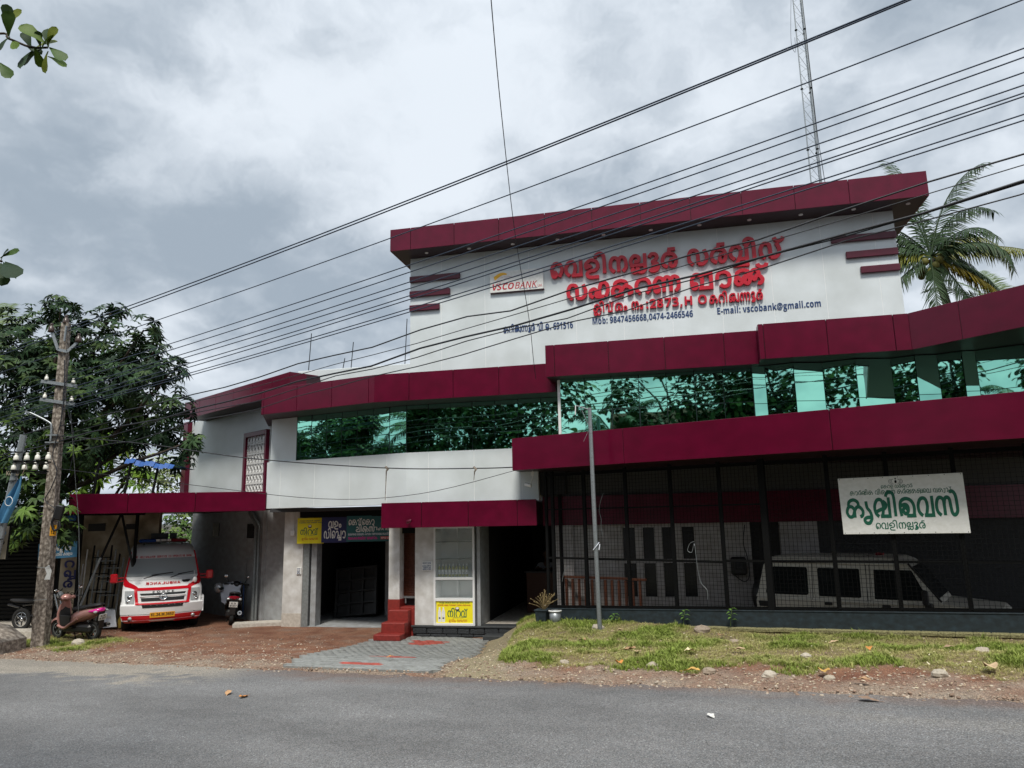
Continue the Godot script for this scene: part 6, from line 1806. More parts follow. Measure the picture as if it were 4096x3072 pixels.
# ------------------------------------------------------------------ left shop, poles, wires
func make_left_shop() -> void:
	var s := thing("shop_building", "low shop building with a stained cream wall beside the drive", "building", Vector3(-13.4, 0, -22.0), 0.0)
	# side wall along the drive and the dark open front
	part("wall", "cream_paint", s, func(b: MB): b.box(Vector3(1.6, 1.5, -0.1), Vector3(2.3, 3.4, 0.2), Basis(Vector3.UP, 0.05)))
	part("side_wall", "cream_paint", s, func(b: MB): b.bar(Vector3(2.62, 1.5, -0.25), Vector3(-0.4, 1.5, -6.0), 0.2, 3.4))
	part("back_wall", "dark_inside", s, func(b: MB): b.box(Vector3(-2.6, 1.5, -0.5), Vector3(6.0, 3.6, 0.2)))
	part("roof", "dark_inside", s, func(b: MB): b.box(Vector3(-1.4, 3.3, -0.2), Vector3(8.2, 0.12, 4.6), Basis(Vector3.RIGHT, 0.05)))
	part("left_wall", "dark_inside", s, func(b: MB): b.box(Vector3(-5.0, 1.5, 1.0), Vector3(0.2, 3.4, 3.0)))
	part("vent", "dark_inside", s, func(b: MB): b.box(Vector3(0.95, 2.75, 0.02), Vector3(0.5, 0.22, 0.06)); b.box(Vector3(1.95, 2.75, -0.02), Vector3(0.3, 0.16, 0.06)))
	part("floor", "stained_paint", s, func(b: MB): b.box(Vector3(-2.2, 0.02, 1.0), Vector3(6.4, 0.2, 2.6)))
	part("awning", "tarpaulin", s, func(b: MB): b.box(Vector3(1.1, 3.02, 1.9), Vector3(0.62, 0.14, 0.05)))
	for k in 24: part("shutter_slat", "black_iron", s, func(b: MB): b.box(Vector3(-2.0, 0.25 + 0.11 * k, 0.15), Vector3(3.2, 0.09, 0.03), Basis(Vector3.RIGHT, 0.3), 0.01))
	# steel props under the canopy
	var pr := thing("steel_prop_frame", "black steel props slanting under the maroon drive canopy", "frame", Vector3(-11.86, 0, -20.2))
	part("post", "black_iron", pr, func(b: MB): b.bar(Vector3(0, 0.02, 0), Vector3(-0.02, 3.15, 0), 0.07, 0.07))
	part("post", "black_iron", pr, func(b: MB): b.bar(Vector3(1.18, 0.02, -0.6), Vector3(1.2, 3.15, -0.6), 0.07, 0.07))
	part("brace", "black_iron", pr, func(b: MB): b.bar(Vector3(1.16, 3.1, 0.2), Vector3(0.19, 0.65, 0.2), 0.045, 0.045))
	part("brace", "black_iron", pr, func(b: MB): b.bar(Vector3(1.2, 3.1, 0.25), Vector3(1.6, 1.7, 0.25), 0.045, 0.045))
	part("brace", "galvanised", pr, func(b: MB): b.bar(Vector3(0.72, 1.95, 0.26), Vector3(0.1, 0.2, 0.26), 0.04, 0.04))
	part("beam", "black_iron", pr, func(b: MB): b.bar(Vector3(-0.6, 3.13, 0.1), Vector3(1.7, 3.1, 0.0), 0.08, 0.08))
	# rack of frames leaning on the wall
	var rk := thing("metal_rack", "stack of grey metal window frames leaning on the cream wall", "frames", Vector3(-11.7, 0.05, -20.9))
	for k in 4:
		part("frame", "grey_metal" if k % 2 else "black_iron", rk, func(b: MB):
			var x := -0.3 + 0.12 * k
			var h := 2.2 - 0.12 * k
			for e in [[x, 0.0, x + 0.02, h], [x + 0.5, 0.0, x + 0.52, h]]: b.bar(Vector3(e[0], e[1], 0.02 * k), Vector3(e[2], e[3], -0.2), 0.035, 0.035)
			for j in 5: b.bar(Vector3(x, 0.1 + j * h / 5.0, 0.02 * k - 0.04 * j), Vector3(x + 0.5, 0.1 + j * h / 5.0, 0.02 * k - 0.04 * j), 0.025, 0.025))
	part("pale_strip", "white_paint", rk, func(b: MB): b.bar(Vector3(-0.45, 0.0, 0.12), Vector3(-0.42, 1.7, 0.05), 0.05, 0.02); b.bar(Vector3(-0.38, 0.0, 0.12), Vector3(-0.33, 2.1, 0.05), 0.03, 0.02))
	for q in [[-11.25, -20.7, 0.36, 0.5, "sign_white", "pale board scrap leaning behind the pink scooter's tail"], [-10.85, -20.9, 0.3, 0.55, "logo_gold", "ochre sack slumped between the pale board scrap and the ambulance"]]:
		var sc := thing("board_scrap" if q[4] == "sign_white" else "sack", q[5], "scrap" if q[4] == "sign_white" else "sack", Vector3(q[0], 0.02, q[1]), 10.0)
		if q[4] == "sign_white":
			part("board", "cloth_pale", sc, func(b: MB): b.prism(PackedVector2Array([Vector2(-0.2, 0.0), Vector2(0.26, 0.02), Vector2(0.14, 0.48), Vector2(-0.16, 0.5)]), -0.01, 0.01, Transform3D(Basis(Vector3.RIGHT, -0.3), Vector3(0, 0.02, 0))))
			part("corner", "white_plastic", sc, func(b: MB): b.box(Vector3(0.02, 0.3, -0.06), Vector3(0.1, 0.06, 0.02)))
		else:
			part("bag", mat("ochre", Color(0.3, 0.2, 0.03), 0.9), sc, func(b: MB): b.loft([ring_y(Vector3(0, 0.0, 0), 0.16), ring_y(Vector3(0.02, 0.2, 0), 0.2), ring_y(Vector3(0.06, 0.4, 0.02), 0.15), ring_y(Vector3(0.13, 0.58, 0.02), 0.06)]))
			part("tie", "black_plastic", sc, func(b: MB): b.tube([Vector3(0.06, 0.55, 0.06), Vector3(0.16, 0.55, 0.05)], 0.015, 5))
	# shop signs
	var bs := print_sign("shop_sign", "faded blue shop sign with white lettering behind the concrete pole", Vector3(-12.82, 1.93, -19.95), 6.0, 0.98, 0.42, "flag_blue")
	bs.rotation_degrees.z = 3.0
	part("lettering", "sign_white", bs, func(b: MB): line_of(b, ["rra", "bba", "rr"], 0.1, 0.56, 0.15, Vector3(0.3, 0.2, 0.0135), 0.002))
	squiggle(bs, "sign_white", Vector2(0.28, 0.07), 0.62, 0.06, 31, 2)
	var vs := print_sign("shop_sign", "tall cream sign with navy letters one above another behind the scooter", Vector3(-12.6, 0.4, -20.6), 4.0, 0.52, 1.55, "cream_paint")
	for q in [["rra", 1.28], ["bba", 1.02], ["rr", 0.75]]:
		part("lettering", "board_navy", vs, func(b: MB): put_letter(b, q[0], 0.13, Vector2(0.24, 0.17), Vector3(0.13, q[1], 0.0135), 0.002))
	part("lettering", "black_paint", vs, func(b: MB): line_of(b, ["va", "ya", "virama", "kka"], 0.09, 0.4, 0.1, Vector3(0.08, 0.5, 0.0135), 0.002))
	part("lettering", "black_paint", vs, func(b: MB): line_of(b, ["nka", "e", "ppa", "ta", "am"], 0.09, 0.46, 0.1, Vector3(0.03, 0.32, 0.0135), 0.002))
	squiggle(vs, "wood_brown", Vector2(0.05, 0.16), 0.4, 0.06, 33, 1)
	squiggle(vs, "wood_brown", Vector2(0.05, 0.05), 0.4, 0.06, 34, 1)
	var ws := print_sign("shop_sign", "cream sign with blue and black writing cut by the left picture edge", Vector3(-12.35, 2.1, -16.8), 0.0, 0.84, 0.73, "cream_paint")
	part("lettering", "flag_blue", ws, func(b: MB): line_of(b, ["rra", "bba", "rr"], 0.1, 0.62, 0.14, Vector3(0.18, 0.53, 0.0135), 0.002))
	part("lettering", "black_paint", ws, func(b: MB): line_of(b, ["va", "i", "ya", "kka"], 0.09, 0.66, 0.13, Vector3(0.12, 0.33, 0.0135), 0.002))
	part("lettering", "black_paint", ws, func(b: MB): line_of(b, ["sa", "nka", "am"], 0.09, 0.5, 0.12, Vector3(0.22, 0.16, 0.0135), 0.002))
	squiggle(ws, "black_paint", Vector2(0.2, 0.04), 0.5, 0.05, 36, 2)
	part("frame", "black_iron", ws, func(b: MB): b.bar(Vector3(0.83, -0.02, 0.0), Vector3(0.86, 0.78, 0.0), 0.03, 0.03); b.bar(Vector3(0.86, 0.72, 0.0), Vector3(1.0, 0.72, 0.1), 0.02, 0.02))
	var sl := thing("concrete_slab", "weathered concrete slab at the left picture edge below the leaning pole", "slab", Vector3(-12.25, -0.1, -17.5), -10.0)
	part("slab", "pole_concrete", sl, func(b: MB): b.prism(PackedVector2Array([Vector2(-0.6, 0.0), Vector2(0.6, 0.0), Vector2(0.58, 0.34), Vector2(0.1, 0.62), Vector2(-0.6, 0.7)]), -0.5, 0.3))
	part("moss", "dark_stone", sl, func(b: MB): b.box(Vector3(0.0, 0.15, 0.3), Vector3(1.15, 0.28, 0.04), Basis(), 0.01))

func ring_y(c: Vector3, r: float, n := 10) -> Array:
	var out := []
	for k in n:
		var a := TAU * k / n
		out.append(c + Vector3(cos(a) * r, 0, sin(a) * r * 0.8) * (1.0 + 0.12 * sin(a * 3.0)))
	return out

func insulator(parent: Node3D, at: Vector3, m: String, k := 1.0) -> void:
	part("insulator", m, parent, func(b: MB): b.lathe([[0.0, 0.15], [0.022, 0.15], [0.03, 0.135], [0.022, 0.12], [0.028, 0.1], [0.045, 0.085], [0.05, 0.03], [0.055, 0.0], [0.0, 0.0]], 12, Transform3D(Basis.from_scale(Vector3.ONE * k), at)))

func make_poles() -> void:
	var p := thing("utility_pole", "tall weathered concrete utility pole with iron cross arms in front of the tree", "pole", Vector3(-11.33, ground_at(-11.33, -18.0) - 0.05, -18.0))
	part("shaft", "pole_concrete", p, func(b: MB):
		var r := []
		for k in 9:
			var t := k / 8.0
			var w := lerpf(0.155, 0.085, t)
			var c := Vector3(lerpf(0.0, -0.09, t), 8.0 * t, 0)
			r.append([c + Vector3(-w, 0, -w * 0.8), c + Vector3(-w * 0.25, 0, w * 0.72), c + Vector3(w * 0.25, 0, w * 0.72), c + Vector3(w, 0, w * 0.8), c + Vector3(w, 0, -w * 0.8)])
			r[-1] = [c + Vector3(-w, 0, -w * 0.8), c + Vector3(-w, 0, w * 0.8), c + Vector3(-w * 0.45, 0, w * 0.8), c + Vector3(-w * 0.3, 0, w * 0.6), c + Vector3(w * 0.3, 0, w * 0.6), c + Vector3(w * 0.45, 0, w * 0.8), c + Vector3(w, 0, w * 0.8), c + Vector3(w, 0, -w * 0.8)]
		b.loft(r, true, true, false))
	part("v_arm", "galvanised", p, func(b: MB): b.bar(Vector3(-0.36, 7.75, 0.12), Vector3(-0.16, 7.28, 0.12), 0.07, 0.03, Vector3.BACK); b.bar(Vector3(-0.16, 7.28, 0.12), Vector3(0.08, 7.22, 0.12), 0.07, 0.03, Vector3.BACK); b.bar(Vector3(0.08, 7.22, 0.12), Vector3(0.32, 7.46, 0.12), 0.07, 0.03, Vector3.BACK); b.bar(Vector3(-0.02, 7.9, 0.1), Vector3(-0.03, 7.5, 0.1), 0.03, 0.05, Vector3.BACK))
	insulator(p, Vector3(-0.38, 7.74, 0.12), "dark_porcelain", 1.5)
	insulator(p, Vector3(0.34, 7.46, 0.12), "dark_porcelain", 1.5)
	insulator(p, Vector3(-0.1, 7.98, 0.0), "dark_porcelain", 1.5)
	for q in [[6.42, 0.46], [5.96, 0.44]]:
		part("cross_arm", "galvanised", p, func(b: MB): b.bar(Vector3(-q[1] - 0.05, q[0] + 0.05, 0.12), Vector3(q[1] - 0.05, q[0] - 0.1, 0.12), 0.03, 0.08))
		for x in [-0.38, 0.3]: insulator(p, Vector3(x, q[0] + 0.02 - x * 0.15, 0.12), "porcelain", 0.9)
		part("clamp", "black_iron", p, func(b: MB): b.box(Vector3(-0.06, q[0] - 0.02, 0), Vector3(0.26, 0.05, 0.26)))
	part("lamp_arm", "galvanised", p, func(b: MB): b.tube(smooth_path([Vector3(-0.12, 4.95, 0.14), Vector3(-0.13, 5.3, 0.14), Vector3(-0.2, 5.42, 0.14), Vector3(-0.62, 5.64, 0.16), Vector3(-0.7, 5.66, 0.18)], 4), 0.025, 8); b.box(Vector3(-0.72, 5.67, 0.18), Vector3(0.12, 0.04, 0.08), Basis(Vector3.BACK, -0.4)); b.bar(Vector3(-0.14, 5.34, 0.14), Vector3(-0.56, 5.2, 0.16), 0.012, 0.012); b.box(Vector3(-0.1, 4.92, 0.12), Vector3(0.3, 0.035, 0.06)); b.box(Vector3(-0.1, 5.1, 0.12), Vector3(0.3, 0.035, 0.06)))
	part("cable_box", "black_plastic", p, func(b: MB): b.box(Vector3(0.26, 3.2, 0.16), Vector3(0.19, 0.36, 0.14), Basis(Vector3.BACK, -0.22), 0.03); b.tube(smooth_path([Vector3(0.3, 3.0, 0.2), Vector3(0.34, 2.85, 0.2), Vector3(0.22, 2.78, 0.2), Vector3(0.14, 2.95, 0.2), Vector3(0.2, 3.1, 0.22)], 4), 0.03, 6))
	part("number_plate", "amber_plate", p, func(b: MB): b.box(Vector3(0.14, 2.78, 0.125), Vector3(0.15, 0.26, 0.012)))
	latin("number", "36", "black_paint", p, Transform3D(Basis(), Vector3(0.09, 2.82, 0.133)), 0.08, 0.09, true, 0.002)
	latin("number", "12", "black_paint", p, Transform3D(Basis(), Vector3(0.09, 2.73, 0.133)), 0.08, 0.09, true, 0.002)
	part("torn_poster", "sign_white", p, func(b: MB): b.prism(PackedVector2Array([Vector2(-0.04, 0.0), Vector2(0.1, 0.0), Vector2(0.12, 0.2), Vector2(0.05, 0.34), Vector2(-0.05, 0.28), Vector2(0.01, 0.14)]), 0.0, 0.004, Transform3D(Basis(), Vector3(0.07, 1.62, 0.118))))
	part("wrap_wire", "galvanised", p, func(b: MB): b.tube([Vector3(-0.17, 1.92, 0.13), Vector3(0.0, 1.9, 0.15), Vector3(0.15, 1.93, 0.14)], 0.006, 5); b.tube([Vector3(-0.17, 1.15, 0.14), Vector3(0.15, 1.17, 0.14)], 0.006, 5))
	part("cable", "wire_black", p, func(b: MB):
		b.tube(smooth_path([Vector3(0.04, 7.0, 0.14), Vector3(0.12, 6.2, 0.16), Vector3(0.1, 5.4, 0.16), Vector3(-0.02, 4.6, 0.16), Vector3(0.12, 4.2, 0.16), Vector3(0.02, 3.8, 0.16), Vector3(-0.1, 3.5, 0.16), Vector3(0.2, 3.3, 0.2)], 4), 0.012, 5)
		b.tube(smooth_path([Vector3(0.16, 7.1, 0.14), Vector3(0.2, 6.0, 0.2), Vector3(0.5, 5.0, 0.2), Vector3(0.4, 4.2, 0.1)], 4), 0.008, 5))
	# leaning galvanised pole with porcelain insulators
	var l := thing("leaning_pole", "leaning grey steel pole with eight white porcelain insulators", "pole", Vector3(-11.93, -0.05, -16.65))
	part("shaft", "galvanised", l, func(b: MB): b.tube([Vector3(0, 0, 0), Vector3(0.62, 4.95, 0)], [0.085, 0.07], 14))
	for q in [[4.36, 0.0], [4.14, -0.03]]:
		part("cross_arm", "black_iron", l, func(b: MB): b.bar(Vector3(0.5 + q[1], q[0] - 0.02, 0.07), Vector3(1.35 + q[1], q[0] - 0.06, 0.07), 0.03, 0.035); b.bar(Vector3(0.5 + q[1], q[0] - 0.06, 0.11), Vector3(1.35 + q[1], q[0] - 0.1, 0.11), 0.02, 0.02))
		for k in 4: insulator(l, Vector3(0.55 + 0.245 * k + q[1], q[0], 0.07), "porcelain", 1.1)
	part("strap", "black_iron", l, func(b: MB):
		for h in [4.55, 3.9, 2.6, 2.2, 1.55, 1.25]: b.tube([Vector3(0.125 * h - 0.1, h, 0.04), Vector3(0.125 * h, h - 0.01, 0.1), Vector3(0.125 * h + 0.1, h, 0.04)], 0.012, 5))
	part("arm", "galvanised", l, func(b: MB): b.bar(Vector3(0.15, 2.95, 0.1), Vector3(0.5, 2.96, 0.1), 0.02, 0.03))
	var fl := thing("flag", "faded blue flag hanging furled beside the leaning pole", "flag", Vector3(-11.2, 3.9, -16.5))
	part("rope", "cream_paint", fl, func(b: MB): b.tube([Vector3(0.12, 0.28, 0), Vector3(0.03, -0.05, 0.02)], 0.008, 5))
	part("cloth", "flag_blue", fl, func(b: MB):
		b.smooth(true)
		var P := []
		for i in 13:
			var row := []
			for k in 8:
				var t := i / 12.0
				var s := k / 7.0
				var w := 0.05 + 0.3 * sin(clampf(t * 1.25, 0, 1) * PI * 0.62)
				row.append(Vector3(0.03 - 0.34 * t + (s - 0.5) * w * (1.0 - 0.35 * t), -0.05 - 0.95 * t + 0.1 * s * (1 - t), 0.05 * sin(s * 9.0 + t * 2.0)))
			P.append(row)
		for i in 12:
			for k in 7: b.quado(P[i][k], P[i + 1][k], P[i + 1][k + 1], P[i][k + 1], Vector3(0, 0, 1)))
	part("emblem", "sign_white", fl, func(b: MB):
		var pts := []
		for k in 15: pts.append(Vector3(-0.14 + cos(TAU * k / 14.0) * 0.085, -0.52 + sin(TAU * k / 14.0) * 0.1, 0.075))
		b.tube(pts, 0.008, 4))
	var kc := thing("wire_letters", "small white letters KCEU mounted above the blue flag", "lettering", Vector3(-11.58, 4.02, -16.6))
	latin("letter", "KCEU", "cream_paint", kc, Transform3D(Basis(), Vector3.ZERO), 0.1, 0.29, false, 0.01)
	part("rod", "black_iron", kc, func(b: MB): b.bar(Vector3(-0.02, -0.06, 0), Vector3(0.42, -0.08, 0), 0.012, 0.012))
	# slim street lamp in front of the balcony
	var sl := thing("street_lamp", "slim grey street lamp post standing in the grass before the balcony", "lamp post", Vector3(1.66, ground_at(1.66, -15.0) - 0.05, -15.0))
	part("post", "galvanised", sl, func(b: MB): b.tube([Vector3(-0.02, 0, 0), Vector3(-0.04, 2.4, 0), Vector3(-0.05, 4.5, 0)], [0.045, 0.045, 0.04], 12))
	part("arm", "galvanised", sl, func(b: MB): b.tube([Vector3(-0.05, 4.46, 0), Vector3(-0.32, 4.55, 0)], 0.014, 6); b.tube([Vector3(-0.05, 4.05, 0), Vector3(-0.24, 4.52, 0)], 0.008, 5); b.tube([Vector3(-0.05, 4.1, 0), Vector3(-0.2, 3.8, 0)], 0.004, 4))
	part("fitting", "white_plastic", sl, func(b: MB): b.tube([Vector3(-0.34, 4.56, 0), Vector3(-0.35, 4.42, 0), Vector3(-0.35, 4.36, 0)], 0.012, 6))
	part("tie", "cloth_pale", sl, func(b: MB): b.tube(smooth_path([Vector3(0.03, 1.75, 0.04), Vector3(-0.03, 1.68, 0.06), Vector3(-0.1, 1.6, 0.04)], 3), 0.01, 5); b.tube([Vector3(0.04, 1.72, 0.05), Vector3(0.02, 1.6, 0.06)], 0.012, 5))

func make_wires() -> void:
	var A := Vector3(-11.2, 0, -17.9)
	var B := Vector3(23.5, 0, 1.6)
	var L := Vector3(-46.0, 0, -37.0)
	var runs := [[7.82, 12.33, 1, "topmost overhead power line crossing the sky, upper wire of a close pair"], [7.73, 12.37, 1, "overhead power line just under the topmost one, lower wire of the close pair"], [7.22, 11.65, 0, "third overhead power line from the top, alone below the close pair"], [6.54, 11.06, 0, "fourth overhead power line from the top"], [6.38, 10.99, 0, "fifth overhead power line from the top"], [6.2, 10.78, 0, "sixth overhead power line from the top"], [6.12, 10.54, 0, "seventh overhead power line from the top"], [5.94, 10.52, 0, "eighth overhead power line from the top"], [5.84, 10.53, 0, "ninth overhead power line from the top"], [5.73, 10.19, 0, "tenth overhead power line from the top"], [5.68, 10.09, 0, "eleventh overhead power line from the top, lowest of the bare lines"]]
	for i in runs.size():
		var q: Array = runs[i]
		var pts := []
		for k in 9:
			var t := k / 8.0
			var c := L.lerp(A, t)
			pts.append(Vector3(c.x, lerpf(q[0] - 1.2, q[0], t) - 4.0 * 0.5 * t * (1 - t), c.z))
		for k in range(1, 25):
			var t := k / 24.0
			var c := A.lerp(B, t)
			pts.append(Vector3(c.x, lerpf(q[0], q[1], t) - 4.0 * 0.5 * t * (1 - t), c.z))
		var b := MB.new()
		b.tube(pts, 0.0125 if q[2] else 0.0095, 6)
		tag(obj("power_line", b, "wire_blue"), q[3], "wire", "overhead lines between the poles")
	# slacker insulated cables below them
	var cabs := [[5.27, 9.61, 0.012, 0.05, "upper black service cable sagging across the white wall"], [5.04, 9.6, 0.007, 0.02, "thin second service cable sagging across the white wall"], [4.89, 9.39, 0.016, 0.03, "thickest black service cable sagging across the white wall"], [4.76, 9.4, 0.009, 0.06, "fourth black service cable, wavy, crossing the white wall"], [4.53, 9.46, 0.009, 0.04, "lowest black service cable crossing the white wall"]]
	for i in cabs.size():
		var q: Array = cabs[i]
		var pts := []
		for k in range(-3, 41):
			var t := k / 40.0
			var c := A + (B - A) * t
			var sway: float = wob.get_noise_1d(t * 14.0 + i * 20.0) * q[3] * 3.0
			pts.append(Vector3(c.x + sway, lerpf(q[0], q[1], t) - 4.0 * 0.5 * t * (1 - t) + sway * 1.2, c.z))
		var b := MB.new()
		b.tube(pts, q[2], 6)
		tag(obj("service_cable", b, "wire_black"), q[4], "cable", "service cables below the power lines")
	# drop wire hanging down to the roof edge
	var dw := MB.new()
	dw.tube(smooth_path([Vector3(0.55, 5.9, -16.35), Vector3(0.5, 6.3, -16.1), Vector3(0.39, 6.99, -15.0), Vector3(0.12, 8.05, -13.0), Vector3(-0.06, 8.59, -10.0), Vector3(-0.16, 9.12, -8.0), Vector3(-0.3, 9.6, -3.0)], 6), 0.0075, 6)
	tag(obj("drop_wire", dw, "wire_black"), "thin black drop wire hanging down the middle of the sky to the roof fascia", "wire")
	var c1 := MB.new()
	c1.tube(smooth_path([Vector3(-11.2, 5.0, -17.9), Vector3(-9.0, 4.75, -17.9), Vector3(-6.3, 4.32, -17.6), Vector3(-3.0, 4.0, -17.2), Vector3(-0.9, 3.93, -16.9), Vector3(0.02, 3.92, -16.65)], 6), 0.014, 6)
	tag(obj("service_cable", c1, "wire_black"), "black cable running from the pole to the balcony corner across the white apron", "cable")
	for q in [[-3.0, 4.0, -17.2, 0.75], [-0.9, 3.93, -16.9, 0.28]]:
		var tz := MB.new()
		var o := Vector3(q[0], q[1], q[2])
		tz.tube([o + Vector3(-0.03, 0.03, 0), o + Vector3(0.03, -0.02, 0.02), o + Vector3(-0.01, -0.08, 0), o + Vector3(-0.02, -q[3] * 0.6, 0), o + Vector3(-0.03, -q[3], 0)], [0.03, 0.035, 0.015, 0.009, 0.006], 6)
		tag(obj("cable_tie", tz, "pole_concrete"), "frayed tie with a %s tail hanging from the black apron cable" % ("long" if q[3] > 0.5 else "short"), "tie")
	var c2 := MB.new()
	c2.tube(smooth_path([Vector3(-11.2, 4.2, -17.9), Vector3(-8.0, 3.75, -17.8), Vector3(-4.6, 3.32, -17.4), Vector3(-2.2, 3.38, -17.1), Vector3(0.05, 3.85, -16.62)], 6), 0.007, 5)
	tag(obj("service_cable", c2, "wire_black"), "thin lower wire sagging across the white apron", "cable")
	var c3 := MB.new()
	c3.tube(smooth_path([Vector3(-11.1, 5.6, -18.0), Vector3(-11.2, 4.0, -18.6), Vector3(-11.1, 2.6, -18.8), Vector3(-11.0, 0.6, -18.9)], 6), 0.007, 5)
	tag(obj("loose_wire", c3, "galvanised"), "loose thin wire hanging in front of the maroon drive canopy", "wire")
	# posts with a tarpaulin on the canopy
	var tp := thing("tarpaulin_frame", "dark posts holding a torn blue tarpaulin above the drive canopy", "shelter", Vector3(-11.3, 3.6, -19.6))
	for q in [[0.0, 1.0], [0.85, 0.9], [1.6, 0.85]]:
		part("post", "black_iron", tp, func(b: MB): b.bar(Vector3(q[0], -0.02, 0), Vector3(q[0] + 0.08, q[1], -0.1), 0.05, 0.05))
	part("sheet", "tarpaulin", tp, func(b: MB):
		for i in 10:
			var x := 0.9 + 0.13 * i
			var y0 := 0.86 - 0.02 * i + 0.03 * sin(i * 1.7)
			b.quado(Vector3(x, y0 + 0.1, 0.1), Vector3(x + 0.13, y0 + 0.07, 0.1), Vector3(x + 0.13, y0 - 0.05 + 0.02 * sin(i * 2.3), 0.22), Vector3(x, y0 - 0.04, 0.22), Vector3(0, 1, 0.3))
			b.quado(Vector3(x, y0 + 0.1, 0.1), Vector3(x + 0.13, y0 + 0.07, 0.1), Vector3(x + 0.13, y0 + 0.02, -1.2), Vector3(x, y0 + 0.02, -1.2), Vector3(0, 1, 0)))
	# lattice mast on a roof behind
	var m := thing("lattice_mast", "tall thin steel lattice mast rising behind the bank's top block", "mast", Vector3(18.3, 0.0, -40.3))
	var w := 0.42
	var top := 40.0
	var legs := [Vector3(-w, 0, w * 0.5), Vector3(w * 0.55, 0, w * 0.8), Vector3(w, 0, -w * 0.7)]
	var lean := Vector3(-0.1, 0, 0)
	for g in legs: part("leg", "galvanised", m, func(b: MB): b.tube([g, g * 0.7 + Vector3(0, top, 0)], 0.035, 6))
	for i in 3:
		var g0: Vector3 = legs[i]
		var g1: Vector3 = legs[(i + 1) % 3]
		part("bracing", "galvanised", m, func(b: MB):
			for k in 66:
				var t0 := k / 66.0
				var t1 := (k + 1) / 66.0
				var s0 := 1.0 - 0.3 * t0
				var s1 := 1.0 - 0.3 * t1
				if k % 2: b.bar(g0 * s0 + Vector3(0, top * t0, 0), g1 * s1 + Vector3(0, top * t1, 0), 0.016, 0.016)
				else: b.bar(g1 * s0 + Vector3(0, top * t0, 0), g0 * s1 + Vector3(0, top * t1, 0), 0.016, 0.016))
	for k in 9:
		var t := 0.1 + k * 0.1
		for g in legs: part("joint", "black_iron", m, func(b: MB): b.sphere(g * (1.0 - 0.3 * t) + Vector3(0, top * t, 0), Vector3(0.09, 0.06, 0.09), 8))
	part("cable", "wire_black", m, func(b: MB): b.tube([Vector3(0.36, 0, 0.1), Vector3(0.28, top, 0.08)], 0.025, 5); b.tube([Vector3(0.46, 0, 0.0), Vector3(0.5, 22, 0.1), Vector3(0.38, 25, 0.05), Vector3(0.3, top, 0.0)], 0.02, 5); b.tube(smooth_path([Vector3(-0.38, 35, 0.3), Vector3(-0.6, 33.0, 0.3), Vector3(-0.75, 31.0, 0.3), Vector3(-0.55, 30.4, 0.3), Vector3(-0.5, 31.4, 0.3)], 4), 0.012, 5))
# ------------------------------------------------------------------ vegetation
func leaflet(b: MB, base: Vector3, dir: Vector3, up: Vector3, length: float, wide: float, droop := 0.25) -> void:
	var side := dir.cross(up).normalized()
	var mid := base + dir * length * 0.5 + up * length * 0.06
	var tip := base + dir * length - up * length * droop
	var l := mid + side * wide - up * wide * 0.3
	var r := mid - side * wide - up * wide * 0.3
	b.trio(base, l, mid, up)
	b.trio(base, mid, r, up)
	b.trio(mid, l, tip, up)
	b.trio(mid, tip, r, up)

func palmate_leaf() -> ArrayMesh:
	var b := MB.new()
	b.col(Color.WHITE)
	for k in 8:
		var a := -2.3 + 4.6 * k / 7.0
		var len := 1.0 - 0.25 * absf(a) / 2.3
		leaflet(b, Vector3.ZERO, Vector3(sin(a), 0.1, cos(a)).normalized(), Vector3.UP, len, 0.13, 0.3)
	return b.mesh(mats["leaf"])

func oval_leaf(n := 1, wide := 0.3) -> ArrayMesh:
	var b := MB.new()
	b.col(Color.WHITE)
	for k in n:
		var a := TAU * k / n
		leaflet(b, Vector3.ZERO, Vector3(sin(a), 0.25, cos(a)).normalized(), Vector3(0, 1, 0), 1.0, wide, 0.2)
	return b.mesh(mats["leaf"])

func broad_leaf() -> ArrayMesh:
	# widest near the tip, as on an almond tree
	var b := MB.new()
	b.smooth(true)
	b.col(Color.WHITE)
	var prof := [[0.0, 0.02], [0.25, 0.1], [0.5, 0.2], [0.75, 0.27], [0.92, 0.2], [1.0, 0.02]]
	for i in prof.size() - 1:
		var z0: float = prof[i][0]
		var z1: float = prof[i + 1][0]
		var y0 := 0.1 * sin(z0 * 2.6)
		var y1 := 0.1 * sin(z1 * 2.6)
		for sg in [-1, 1]:
			b.quado(Vector3(0, y0, z0), Vector3(sg * prof[i][1], y0 + 0.04, z0), Vector3(sg * prof[i + 1][1], y1 + 0.04, z1), Vector3(0, y1, z1), Vector3.UP)
	return b.mesh(mats["leaf"])

func crown(parent: Node3D, me: Mesh, clumps: Array, per: float, lo: float, hi: float, cols: Array, sd: int, shell := 0.45, called := "crown") -> void:
	var r := RandomNumberGenerator.new()
	r.seed = sd
	var xfs := []
	var cs := []
	for c in clumps:
		var n := int(per * c[3] * c[3]) + 6
		for i in n:
			var d := Vector3(r.randfn(), r.randfn() * 0.9, r.randfn()).normalized()
			var rad: float = c[3] * pow(lerpf(shell * shell * shell, 1.0, r.randf()), 0.333) * r.randf_range(0.85, 1.12)
			var p := Vector3(c[0], c[1], c[2]) + d * rad
			var up := (d * 0.7 + Vector3(0, 0.8, 0) + Vector3(r.randfn(), r.randfn(), r.randfn()) * 0.3).normalized()
			var f := (d + Vector3(r.randfn(), r.randfn() - 0.4, r.randfn()) * 0.6)
			f = (f - up * f.dot(up)).normalized()
			var s := r.randf_range(lo, hi)
			xfs.append(Transform3D(Basis(up.cross(f), up, f) * s, p))
			var q: Color = cols[r.randi() % cols.size()]
			cs.append(q * r.randf_range(0.75, 1.25))
	var o := copies(called, me, xfs, cs, parent)
	o.set_meta("kind", "stuff")

